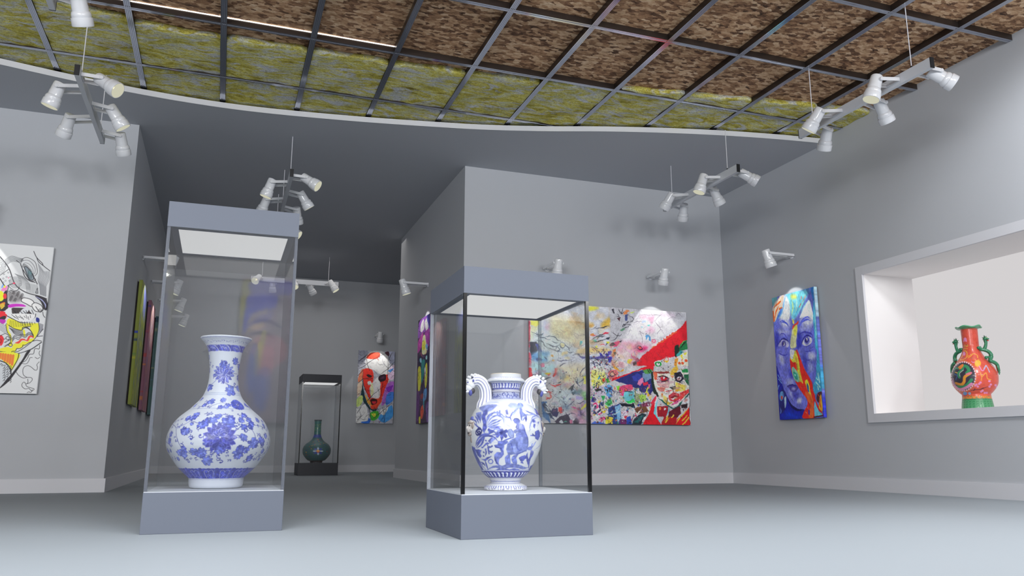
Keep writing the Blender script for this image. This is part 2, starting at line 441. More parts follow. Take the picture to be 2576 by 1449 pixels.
def spot_light(parent, pivot, axis, energy, size_deg, blend, radius=.03, color=(1, .97, .93)):
    l = bpy.data.lights.new('lamp_light', 'SPOT'); l.energy = energy; l.spot_size = math.radians(size_deg); l.spot_blend = blend
    l.shadow_soft_size = radius; l.color = color
    o = bpy.data.objects.new('lamp_light', l); COL.objects.link(o); o.parent = parent
    a = Vector(axis).normalized()
    o.location = Vector(pivot) + a*.165
    o.rotation_euler = Rz_to(axis).to_euler()
    return o

# one track light: bar along +y from y=0 to 1.64, z = 0 just below its middle
TRACK_HEADS = [(1, (.155, .150, .012), (.766, -.341, -.545)), (-1, (-.198, .408, .010), (-.301, .097, -.949)),
               (1, (.175, .762, .004), (.558, .149, -.816)), (-1, (-.216, 1.096, -.002), (-.304, .511, -.804)), (1, (.184, 1.452, .006), (.176, .539, -.824))]
def make_track(rod_len=.50, rod_y=(.21, 1.44)):
    root = empty('track_light')
    Mesh().box((-.020, .006, -.042), (.020, 1.634, .050)).build('bar', M['lamp_bar'], root, bevel=.002)
    for y0, y1 in ((0, .007), (1.633, 1.64)):
        Mesh().box((-.021, y0, -.043), (.021, y1, .051)).build('end_cap', M['black'], root)
    for y in rod_y:
        r = Mesh().lathe([(.0045, .05), (.0045, .05+rod_len)], 10, Matrix.Translation((0, y, 0))).build('rod', M['rod'], root, smooth=60)
        Mesh().lathe([(.010, .05), (.010, .066), (.006, .072)], 14, Matrix.Translation((0, y, 0))).build('rod_clamp', M['black'], r)
    for sx, piv, ax in TRACK_HEADS:
        pv = Vector(piv) + Vector(ax)*.030
        h = lamp_head(root, pv, ax)
        yoke_mesh((sx*.026, piv[1]-.01, .0), (sx, 0, 0), pv, .071).build('yoke', M['lamp'], h)
        spot_light(root, pv, ax, 1.2, 95, .6)
    return root
rodA = ZG - 3.65; rodB = H - 3.65
trackA = make_track(rodA + .012); trackB = make_track(rodB + .012)
def place_track(src, first, loc, rz, label):
    o = src if first else copy_tree(src)
    o.location = loc; o.rotation_euler.z = rz
    tag(o, label, 'track light', 'hanging white track lights with five spotlights')
    return o
place_track(trackA, True, (5.38, 4.57, 3.60), 0, 'white five-spot track light hanging nearest the niche wall, under the brown ceiling')
place_track(trackA, False, (-1.335, 7.10, 3.575), 0, 'white five-spot track light hanging in front of the left wall corner')
place_track(trackA, False, (-1.335, 4.40, 3.575), 0, 'white track light cut off by the top left corner of the photo')
place_track(trackB, True, (5.39, 7.267, 3.605), 0, 'white five-spot track light hanging under the grey soffit above the large red painting')
place_track(trackB, False, (.594, 9.186, 3.605), 0, 'white five-spot track light hanging directly above the tall left display case')
place_track(trackB, False, (.59, 11.52, 3.605), 0, 'white track light mostly hidden behind the hood of the tall left case')
place_track(trackB, False, (.36, 15.41, 3.60), -PI/2, 'white track light hanging crosswise in front of the far back wall')
for o in [o for o in bpy.data.objects if o.name.startswith('track_light')]: pass

# picture lamps on the walls: local frame, wall plane x = 0, reaching towards +x, z = 0 at the arm
def make_wall_lamp():
    root = empty('picture_lamp')
    pv = Vector((.385, 0, .0)); ax = Vector((-.36, 0, -1)).normalized()
    yoke_mesh((.012, 0, .0), (1, 0, 0), pv, .066, tall=.030).build('arm', M['lamp'], root)
    mt = Mesh().lathe([(.0, 0), (.034, 0), (.034, .010), (.022, .014), (.018, .030), (.0, .032)], 20, Matrix.Rotation(PI/2, 4, 'Y')).build('wall_mount', M['lamp'], root, smooth=40)
    lamp_head(root, pv + ax*.0, ax, 'lamp_housing')
    spot_light(root, pv, ax, WALL_W, 66, .10, .012)
    return root
WALL_W = 11.0
proto = make_wall_lamp()
WL = [((XR, 8.132, 2.885), PI, 'white picture lamp on the right wall above the blue face painting'),
      ((5.564, YF, 2.822), -PI/2, 'white picture lamp above the right half of the large red painting'),
      ((3.992, YF, 2.822), -PI/2, 'white picture lamp just above the hood of the right display case'),
      ((XP, 11.548, 2.90), PI, 'white picture lamp above the purple face painting on the passage pier'),
      ((3.17, YB, 2.93), -PI/2, 'small white picture lamp above the red and white mask painting'),
      ((-2.50, YF, 2.98), -PI/2, 'white picture lamp above the black line drawing, cut by the photo edge'),
      ((XL, 11.40, 2.955), 0, 'first picture lamp on the left passage wall, casting a long shadow'),
      ((XL, 12.92, 2.935), 0, 'second picture lamp from the front on the left passage wall'),
      ((XL, 14.45, 2.925), 0, 'third picture lamp on the left passage wall, seen through the glass case'),
      ((XL, 16.0, 2.90), 0, 'last and smallest picture lamp on the left passage wall, seen through glass')]
for i, (loc, rz, lab) in enumerate(WL):
    o = proto if i == 0 else copy_tree(proto)
    o.location = loc; o.rotation_euler.z = rz
    tag(o, lab, 'picture lamp', 'white picture lamps on the gallery walls')

# ------------------------------------------------------------------ display cases
def make_case(x0, x1, y0, y1, zb, zc0, zc1, name_label, body, deck, edges, glass, inset=.055, panel_hi=.0):
    root = empty('display_case', ((x0+x1)/2, (y0+y1)/2, 0))
    ox, oy = root.location.x, root.location.y
    a, b = x0-ox, x1-ox; c, d = y0-oy, y1-oy
    pl_ = Mesh().box((a, c, 0), (b, d, zb-.004)).build('plinth', body, root, bevel=.002)
    Mesh().box((a+.002, c+.002, zb-.005), (b-.002, d-.002, zb)).build('deck', deck, root)
    # hood: hollow box around the light panel
    i = inset; h = Mesh()
    def ring(x0_, x1_, y0_, y1_, z): return [(x0_, y0_, z), (x1_, y0_, z), (x1_, y1_, z), (x0_, y1_, z)]
    rs = [ring(a+i, b-i, c+i, d-i, zc0+.014), ring(a+i, b-i, c+i, d-i, zc0), ring(a, b, c, d, zc0), ring(a, b, c, d, zc1)]
    h.add([p for r_ in rs for p in r_], [(4*k+j, 4*k+(j+1) % 4, 4*k+4+(j+1) % 4, 4*k+4+j) for k in range(3) for j in range(4)] + [(12, 13, 14, 15)])
    hood = h.build('hood', body, root)
    Mesh().box((a+i-.002, c+i-.002, zc0+.004), (b-i+.002, d-i+.002, zc0+.02)).build('light_panel', M['panel'], hood)
    g = .018
    spec = {'front': ((a+g, c+.001, zb), (b-g, c+g, zc0-.001)), 'back': ((a+g, d-g, zb), (b-g, d-.001, zc0-.001)),
            'side0': ((a+.001, c+g, zb), (a+g, d-g, zc0-.001)), 'side1': ((b-g, c+g, zb), (b-.001, d-g, zc0-.001))}
    for k, (p, q) in spec.items():
        Mesh().box(p, q).build('glass_pane', glass, root)
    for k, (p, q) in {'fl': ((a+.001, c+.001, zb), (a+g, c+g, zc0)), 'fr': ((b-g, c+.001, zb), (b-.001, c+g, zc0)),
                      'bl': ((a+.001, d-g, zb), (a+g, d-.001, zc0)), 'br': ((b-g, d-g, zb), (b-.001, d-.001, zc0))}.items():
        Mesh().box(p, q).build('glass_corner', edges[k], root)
    tag(root, name_label, 'display case')
    return root
E1 = dict(fl=M['edge_clear'], fr=M['edge_clear'], bl=M['edge_clear'], br=M['edge_clear'])
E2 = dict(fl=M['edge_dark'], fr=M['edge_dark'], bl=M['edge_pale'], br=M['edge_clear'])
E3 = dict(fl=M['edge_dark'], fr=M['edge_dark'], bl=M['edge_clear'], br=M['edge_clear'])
make_case(-.348, .3616, 4.681, 5.391, .215, 1.653, 1.798, 'tall grey glass display case holding the blue and white bottle vase', M['case'], M['case_top'], E1, M['glass_l'])
make_case(1.1455, 1.8572, 3.893, 4.601, .2155, 1.2285, 1.3713, 'shorter grey glass display case holding the two-handled urn', M['case'], M['case_top'], E2, M['glass'], inset=.045)
make_case(1.388, 2.100, 15.143, 15.853, .218, 1.682, 1.828, 'dark display case far back in the passage with a green vase', M['case_dark'], M['case_dark'], E3, M['glass'])

# ------------------------------------------------------------------ painted lathe bodies
def resample(prof, n, smooth=True):
    """profile (r, z) -> n points evenly spread by length, Catmull-smoothed"""
    P = np.array(prof, float)
    seg = np.r_[0, np.cumsum(np.hypot(*np.diff(P, axis=0).T))]
    s = np.linspace(0, seg[-1], n); out = np.empty((n, 2))
    for c in (0, 1):
        y = P[:, c]
        d = np.diff(y)/np.diff(seg); m = np.zeros_like(y); m[1:-1] = np.where(d[:-1]*d[1:] > 0, 2*d[:-1]*d[1:]/(d[:-1]+d[1:]+1e-12), 0); m[0] = d[0]; m[-1] = d[-1]
        i = np.clip(np.searchsorted(seg, s)-1, 0, len(seg)-2); h = seg[i+1]-seg[i]; t = (s-seg[i])/h
        out[:, c] = (2*t**3-3*t**2+1)*y[i]+(t**3-2*t**2+t)*h*m[i]+(-2*t**3+3*t**2)*y[i+1]+(t**3-t**2)*h*m[i+1]
    out[:, 0] = np.maximum(out[:, 0], 0)
    return out
def painted_lathe(name, prof, art, loc, mat, parent=None, na=480, warp=None):
    """prof: n x 2 (r, z local), art: n x na x 3 sRGB 0..1 image painted round the pot (columns = angle)"""
    n = len(prof); na = art.shape[1]; ang = np.arange(na)*2*PI/na
    R = prof[:, 0][:, None]; Z = np.repeat(prof[:, 1][:, None], na, 1)
    V = np.stack([R*np.cos(ang), R*np.sin(ang), Z], -1)
    if warp is not None: V = warp(V, ang)
    V = V.reshape(-1, 3)
    i = np.arange(n-1)[:, None]*na; k = np.arange(na)[None, :]; k2 = (k+1) % na
    F = np.stack([i+k, i+k2, i+na+k2, i+na+k], -1).reshape(-1, 4)
    me = bpy.data.meshes.new(name)
    me.vertices.add(len(V)); me.vertices.foreach_set('co', V.astype(np.float32).ravel())
    me.loops.add(F.size); me.loops.foreach_set('vertex_index', F.astype(np.int32).ravel())
    me.polygons.add(len(F)); me.polygons.foreach_set('loop_start', (np.arange(len(F))*4).astype(np.int32))
    me.update(calc_edges=True); me.validate()
    me.polygons.foreach_set('use_smooth', [True]*len(me.polygons))
    ca = me.color_attributes.new('art', 'FLOAT_COLOR', 'POINT')
    arr = np.ones((len(V), 4), np.float32); arr[:, :3] = lin_arr(art.reshape(-1, 3))
    ca.data.foreach_set('color', arr.ravel())
    me.materials.append(mat)
    o = bpy.data.objects.new(name, me); COL.objects.link(o); o.location = loc
    if parent: o.parent = parent
    return o

# ------------------------------------------------------------------ canvases
def canvas(name, img, w, h, origin, u, n_out, label, thick=.04, gap=.02, cat='painting'):
    """img: rows (top first) x cols x 3 sRGB; origin = lower left corner of the FRONT face; u = unit vector along width, n_out = outward normal"""
    H_, W_ = img.shape[:2]
    u = Vector(u); nn = Vector(n_out); zz = Vector((0, 0, 1))
    root = empty(name, Vector(origin) + u*(w/2) - nn*(thick+gap) )
    base = Vector(origin) - root.location
    gu = np.linspace(0, w, W_); gz = np.linspace(h, 0, H_)
    U, Z = np.meshgrid(gu, gz)
    V = np.array(base)[None, None] + U[..., None]*np.array(u) + Z[..., None]*np.array(zz)
    C = lin_arr(img)
    # one extra ring of vertices folded back round the edge, carrying the edge colour
    Vp = np.zeros((H_+2, W_+2, 3)); Cp = np.zeros((H_+2, W_+2, 3))
    Vp[1:-1, 1:-1] = V; Cp[1:-1, 1:-1] = C
    back = -np.array(nn)*thick
    Vp[0, 1:-1] = V[0]+back; Vp[-1, 1:-1] = V[-1]+back; Vp[1:-1, 0] = V[:, 0]+back; Vp[1:-1, -1] = V[:, -1]+back
    Cp[0, 1:-1] = C[0]; Cp[-1, 1:-1] = C[-1]; Cp[1:-1, 0] = C[:, 0]; Cp[1:-1, -1] = C[:, -1]
    for a, b, c_, d in ((0, 0, 0, 0), (0, -1, 0, -1), (-1, 0, -1, 0), (-1, -1, -1, -1)):
        Vp[a, b] = V[c_, d]+back; Cp[a, b] = C[c_, d]
    Hn, Wn = H_+2, W_+2
    V = Vp.reshape(-1, 3); C = Cp.reshape(-1, 3)
    i = np.arange(Hn-1)[:, None]*Wn; k = np.arange(Wn-1)[None, :]
    F = np.stack([i+k, i+Wn+k, i+Wn+k+1, i+k+1], -1).reshape(-1, 4)
    me = bpy.data.meshes.new('canvas')
    me.vertices.add(len(V)); me.vertices.foreach_set('co', V.astype(np.float32).ravel())
    me.loops.add(F.size); me.loops.foreach_set('vertex_index', F.astype(np.int32).ravel())
    me.polygons.add(len(F)); me.polygons.foreach_set('loop_start', (np.arange(len(F))*4).astype(np.int32))
    me.update(calc_edges=True); me.validate()
    ca = me.color_attributes.new('art', 'FLOAT_COLOR', 'POINT')
    arr = np.ones((len(V), 4), np.float32); arr[:, :3] = C
    ca.data.foreach_set('color', arr.ravel()); me.materials.append(M['art'])
    o = bpy.data.objects.new('canvas', me); COL.objects.link(o); o.parent = root
    s = Mesh(); f = .03
    def bx(u0, u1, z0, z1):
        A = base + u*u0 + zz*z0 - nn*(thick-.002); 
        P = [A, A+u*(u1-u0), A+u*(u1-u0)+zz*(z1-z0), A+zz*(z1-z0)]
        P += [p - nn*gap for p in P]
        s.add(P, [(0,1,2,3),(7,6,5,4),(0,4,5,1),(1,5,6,2),(2,6,7,3),(3,7,4,0)])
    bx(.02, w-.02, .02, .02+f); bx(.02, w-.02, h-.02-f, h-.02); bx(.02, .02+f, .02+f, h-.02-f); bx(w-.02-f, w-.02, .02+f, h-.02-f)
    s.build('stretcher_frame', M['wood'], root)
    tag(root, label, cat)
    return root
# ------------------------------------------------------------------ painting tools (all artwork is painted here by code)
def catmull(P, closed=False, k=6):
    P = np.asarray(P, float)
    if len(P) < 3: return P
    Q = np.vstack([P[-1:], P, P[:2]]) if closed else np.vstack([2*P[:1]-P[1:2], P, 2*P[-1:]-P[-2:-1]])
    out = []
    for i in range(1, len(Q)-2):
        p0, p1, p2, p3 = Q[i-1], Q[i], Q[i+1], Q[i+2]
        for t in np.linspace(0, 1, k, endpoint=False):
            out.append(.5*((2*p1)+(-p0+p2)*t+(2*p0-5*p1+4*p2-p3)*t*t+(-p0+3*p1-3*p2+p3)*t**3))
    if not closed: out.append(P[-1])
    return np.array(out)
class Paint:
    """canvas w x h millimetres; x to the right, y down; wrap = period in x (pots)"""
    def __init__(s, w, h, px, base, wrap=False):
        s.w, s.h = w, h; s.W = int(round(w/px)); s.H = int(round(h/px)); s.wrap = wrap
        s.sx = w/(s.W if wrap else s.W-1); s.sy = h/(s.H-1)
        s.img = np.empty((s.H, s.W, 3)); s.img[:] = np.array(base)/255.
        s.X = np.arange(s.W)*s.sx; s.Y = np.arange(s.H)*s.sy; s.k = None; s.angular = False
    def k_at(s, y):
        return 1.0 if s.k is None else float(s.k[int(np.clip(y/s.sy, 0, s.H-1))])
    def box(s, x0, x1, y0, y1):
        a = max(int(x0/s.sx)-1, 0); b = min(int(x1/s.sx)+3, s.W); c = max(int(y0/s.sy)-1, 0); d = min(int(y1/s.sy)+3, s.H)
        return (a, b, c, d) if a < b and c < d else None
    def put(s, bx, m, col, alpha=1.0):
        a, b, c, d = bx; m = np.clip(m, 0, 1)[..., None]*alpha
        col = np.asarray(col, float)
        if col.max() > 1.0001 or col.dtype == int: col = col/255.
        s.img[c:d, a:b] = s.img[c:d, a:b]*(1-m) + col*m
    def offs(s): return (-s.w, 0, s.w) if s.wrap else (0,)
    def fill(s, pts, col, alpha=1.0, soft=None, smooth=False, rough=0.0):
        P0 = np.asarray(pts, float).reshape(-1, 2)
        if smooth: P0 = catmull(P0, True, 5)
        if rough: P0 = P0 + RNG.normal(0, rough, P0.shape)
        e = soft if soft else .6*max(s.sx, s.sy)
        for o in s.offs():
            P = P0 + [o, 0]
            bx = s.box(P[:, 0].min()-e, P[:, 0].max()+e, P[:, 1].min()-e, P[:, 1].max()+e)
            if not bx: continue
            a, b, c, d = bx; X, Y = np.meshgrid(s.X[a:b], s.Y[c:d])
            ins = np.zeros(X.shape, bool); D = np.full(X.shape, 1e9)
            Q = np.roll(P, -1, 0)
            for (x0, y0), (x1, y1) in zip(P, Q):
                if y0 != y1:
                    cr = ((Y < y0) != (Y < y1)) & (X < (x1-x0)*(Y-y0)/(y1-y0)+x0); ins ^= cr
                dx, dy = x1-x0, y1-y0; L = dx*dx+dy*dy+1e-12
                t = np.clip(((X-x0)*dx+(Y-y0)*dy)/L, 0, 1)
                D = np.minimum(D, (X-x0-t*dx)**2+(Y-y0-t*dy)**2)
            D = np.sqrt(D); D = np.where(ins, D, -D)
            s.put(bx, D/(2*e)+.5, col, alpha)
    def stroke(s, pts, wid, col, alpha=1.0, smooth=True, closed=False, taper=False, soft=None):
        P0 = np.asarray(pts, float).reshape(-1, 2)
        if smooth and len(P0) > 2: P0 = catmull(P0, closed, 5)
        elif closed: P0 = np.vstack([P0, P0[:1]])
        e = soft if soft else .6*max(s.sx, s.sy); m = len(P0)-1
        for o in s.offs():
            P = P0 + [o, 0]; pad = wid+e; pk = pad/max(.2, s.k_at(P[:, 1].mean()))*1.3
            bx = s.box(P[:, 0].min()-pk, P[:, 0].max()+pk, P[:, 1].min()-pad, P[:, 1].max()+pad)
            if not bx: continue
            a, b, c, d = bx; cov = np.zeros((d-c, b-a))
            for i in range(m):
                (x0, y0), (x1, y1) = P[i], P[i+1]
                r = wid/2; kx = s.k_at((y0+y1)/2)
                if taper: r *= max(.12, math.sin(PI*min(1, (i+.7)/(m+.4))) if taper == 2 else 1-i/m)
                q = s.box(min(x0, x1)-(r+e)/kx, max(x0, x1)+(r+e)/kx, min(y0, y1)-r-e, max(y0, y1)+r+e)
                if not q: continue
                X, Y = np.meshgrid(s.X[q[0]:q[1]], s.Y[q[2]:q[3]])
                dx, dy = (x1-x0)*kx, y1-y0; XX = (X-x0)*kx; t = np.clip((XX*dx+(Y-y0)*dy)/(dx*dx+dy*dy+1e-12), 0, 1)
                D = r-np.hypot(XX-t*dx, Y-y0-t*dy)
                va = np.clip(D/(2*e)+.5, 0, 1)
                u0, u1, w0, w1 = max(q[0], a), min(q[1], b), max(q[2], c), min(q[3], d)
                if u0 >= u1 or w0 >= w1: continue
                cv = cov[w0-c:w1-c, u0-a:u1-a]; np.maximum(cv, va[w0-q[2]:w1-q[2], u0-q[0]:u1-q[0]], out=cv)
            s.put(bx, cov, col, alpha)
    def ell(s, x, y, rx, ry, col, ang=0, alpha=1.0, soft=None):
        t = np.linspace(0, 2*PI, 20, endpoint=False); ca, sa = math.cos(math.radians(ang)), math.sin(math.radians(ang))
        p = np.stack([x+rx*np.cos(t)*ca-ry*np.sin(t)*sa, y+rx*np.cos(t)*sa+ry*np.sin(t)*ca], 1)
        s.fill(p, col, alpha, soft)
    def noise(s, lx, ly, seed=0, octv=3):
        """smooth value noise 0..1, features about lx x ly mm"""
        g = np.random.default_rng(seed); out = np.zeros((s.H, s.W)); amp = 1.; tot = 0.
        for o in range(octv):
            nx = max(2, int(s.w/lx*2**o)+2); ny = max(2, int(s.h/ly*2**o)+2)
            G = g.random((ny+1, nx+1))
            if s.wrap: G[:, -1] = G[:, 0]
            fx_ = s.X/s.w*(nx); fy_ = s.Y/s.h*(ny)
            ix = np.minimum(fx_.astype(int), nx-1); iy = np.minimum(fy_.astype(int), ny-1)
            tx = fx_-ix; ty = fy_-iy; tx = tx*tx*(3-2*tx); ty = ty*ty*(3-2*ty); ty = ty[:, None]
            a = G[np.ix_(iy, ix)]; b = G[np.ix_(iy, ix+1)]; c = G[np.ix_(iy+1, ix)]; d = G[np.ix_(iy+1, ix+1)]
            out += amp*((a*(1-tx)+b*tx)*(1-ty)+(c*(1-tx)+d*tx)*ty); tot += amp; amp *= .5
        return out/tot
    def mottle(s, amt, lx, ly, seed=0):
        s.img = np.clip(s.img*(1+amt*2*(s.noise(lx, ly, seed)[..., None]-.5)), 0, 1)
    def dabs(s, n, region, cols, size, ang=None, alpha=.9, seed=1, aspect=(1.5, 4)):
        """n short brush dabs inside region (x0, x1, y0, y1)"""
        g = np.random.default_rng(seed)
        for _ in range(n):
            x = g.uniform(region[0], region[1]); y = g.uniform(region[2], region[3]); c = cols[g.integers(len(cols))]
            r = g.uniform(*size); a = (g.uniform(0, 180) if ang is None else g.normal(*ang)); k = g.uniform(*aspect)
            t = math.radians(a); dx, dy = math.cos(t)*r*k, math.sin(t)*r*k; bnd = g.normal(0, r*.8, 2)
            s.stroke([(x-dx, y-dy), (x+bnd[0], y+bnd[1]), (x+dx, y+dy)], r, c, alpha, taper=2)
    def warp(s, amp, lx, ly, seed=0):
        """wobble the whole picture by smooth noise so that edges look hand painted"""
        dx = (s.noise(lx, ly, seed, 2)-.5)*2*amp/s.sx; dy = (s.noise(lx, ly, seed+77, 2)-.5)*2*amp/s.sy
        if s.k is not None: dx = dx/s.k[:, None]
        yy, xx = np.mgrid[0:s.H, 0:s.W]; x = xx+dx; y = np.clip(yy+dy, 0, s.H-1.001)
        x = np.mod(x, s.W) if s.wrap else np.clip(x, 0, s.W-1.001)
        x0 = x.astype(int); y0 = y.astype(int); fx_ = (x-x0)[..., None]; fy_ = (y-y0)[..., None]; x0 %= s.W
        x1 = (x0+1) % s.W if s.wrap else np.minimum(x0+1, s.W-1); y1 = np.minimum(y0+1, s.H-1)
        I = s.img; s.img = (I[y0, x0]*(1-fx_)+I[y0, x1]*fx_)*(1-fy_)+(I[y1, x0]*(1-fx_)+I[y1, x1]*fx_)*fy_
    def shards(s, n, region, cols, size, alpha=.9, seed=1, ink=.5, inkc=(34, 32, 44)):
        """small torn-paper polygons, some with an ink outline"""
        g = np.random.default_rng(seed)
        for _ in range(n):
            x = g.uniform(region[0], region[1]); y = g.uniform(region[2], region[3]); r = g.uniform(*size); m = g.integers(3, 6)
            a = np.sort(g.uniform(0, 2*PI, m)); rr = r*g.uniform(.5, 1.2, m); st = g.uniform(.5, 1); th = g.uniform(0, PI)
            q = np.stack([rr*np.cos(a), rr*np.sin(a)*st], 1); q = q@np.array([[math.cos(th), math.sin(th)], [-math.sin(th), math.cos(th)]])+[x, y]
            s.fill(q, cols[g.integers(len(cols))], alpha)
            if g.random() < ink: s.stroke(q[:g.integers(2, m+1)], g.uniform(3, 5), inkc, .85, smooth=False)
    def ink(s, n, region, length, w, col, seed=1, alpha=.8, ang=None):
        g = np.random.default_rng(seed)
        for _ in range(n):
            x = g.uniform(region[0], region[1]); y = g.uniform(region[2], region[3]); a = g.uniform(0, 2*PI) if ang is None else math.radians(g.normal(*ang))
            P = [(x, y)]; L = g.uniform(*length)/5; da = g.normal(0, .35)
            for _k in range(5):
                a += da+g.normal(0, .25); P.append((P[-1][0]+L*math.cos(a), P[-1][1]+L*math.sin(a)))
            s.stroke(P, g.uniform(*w), col, alpha, taper=2)
    def wash(s, n, region, cols, size, alpha=.35, seed=1):
        g = np.random.default_rng(seed)
        for _ in range(n):
            x = g.uniform(region[0], region[1]); y = g.uniform(region[2], region[3]); r = g.uniform(*size)
            a = np.linspace(0, 2*PI, 9, endpoint=False); rr = r*g.uniform(.5, 1.1, 9)
            s.fill(np.stack([x+rr*np.cos(a), y+rr*.7*np.sin(a)], 1), cols[g.integers(len(cols))], alpha, soft=r*.25, smooth=True)
    def run(s, ops, dx=0):
        """ops: list of (kind, colour, [extra], flat point list)"""
        for op in ops:
            k, col = op[0], op[1]
            p = np.array(op[-1], float).reshape(-1, 2) + [dx, 0]
            if k == 'F': s.fill(p, col, smooth=not s.angular)
            elif k == 'P': s.fill(p, col)
            elif k == 'G': s.fill(p, col, alpha=op[2], soft=op[3], smooth=True)
            elif k == 'S': s.stroke(p, op[2], col)
            elif k == 'T': s.stroke(p, op[2], col, taper=2)
            elif k == 'L': s.stroke(p, op[2], col, smooth=False)
            elif k == 'C': s.stroke(p, op[2], col, closed=True)
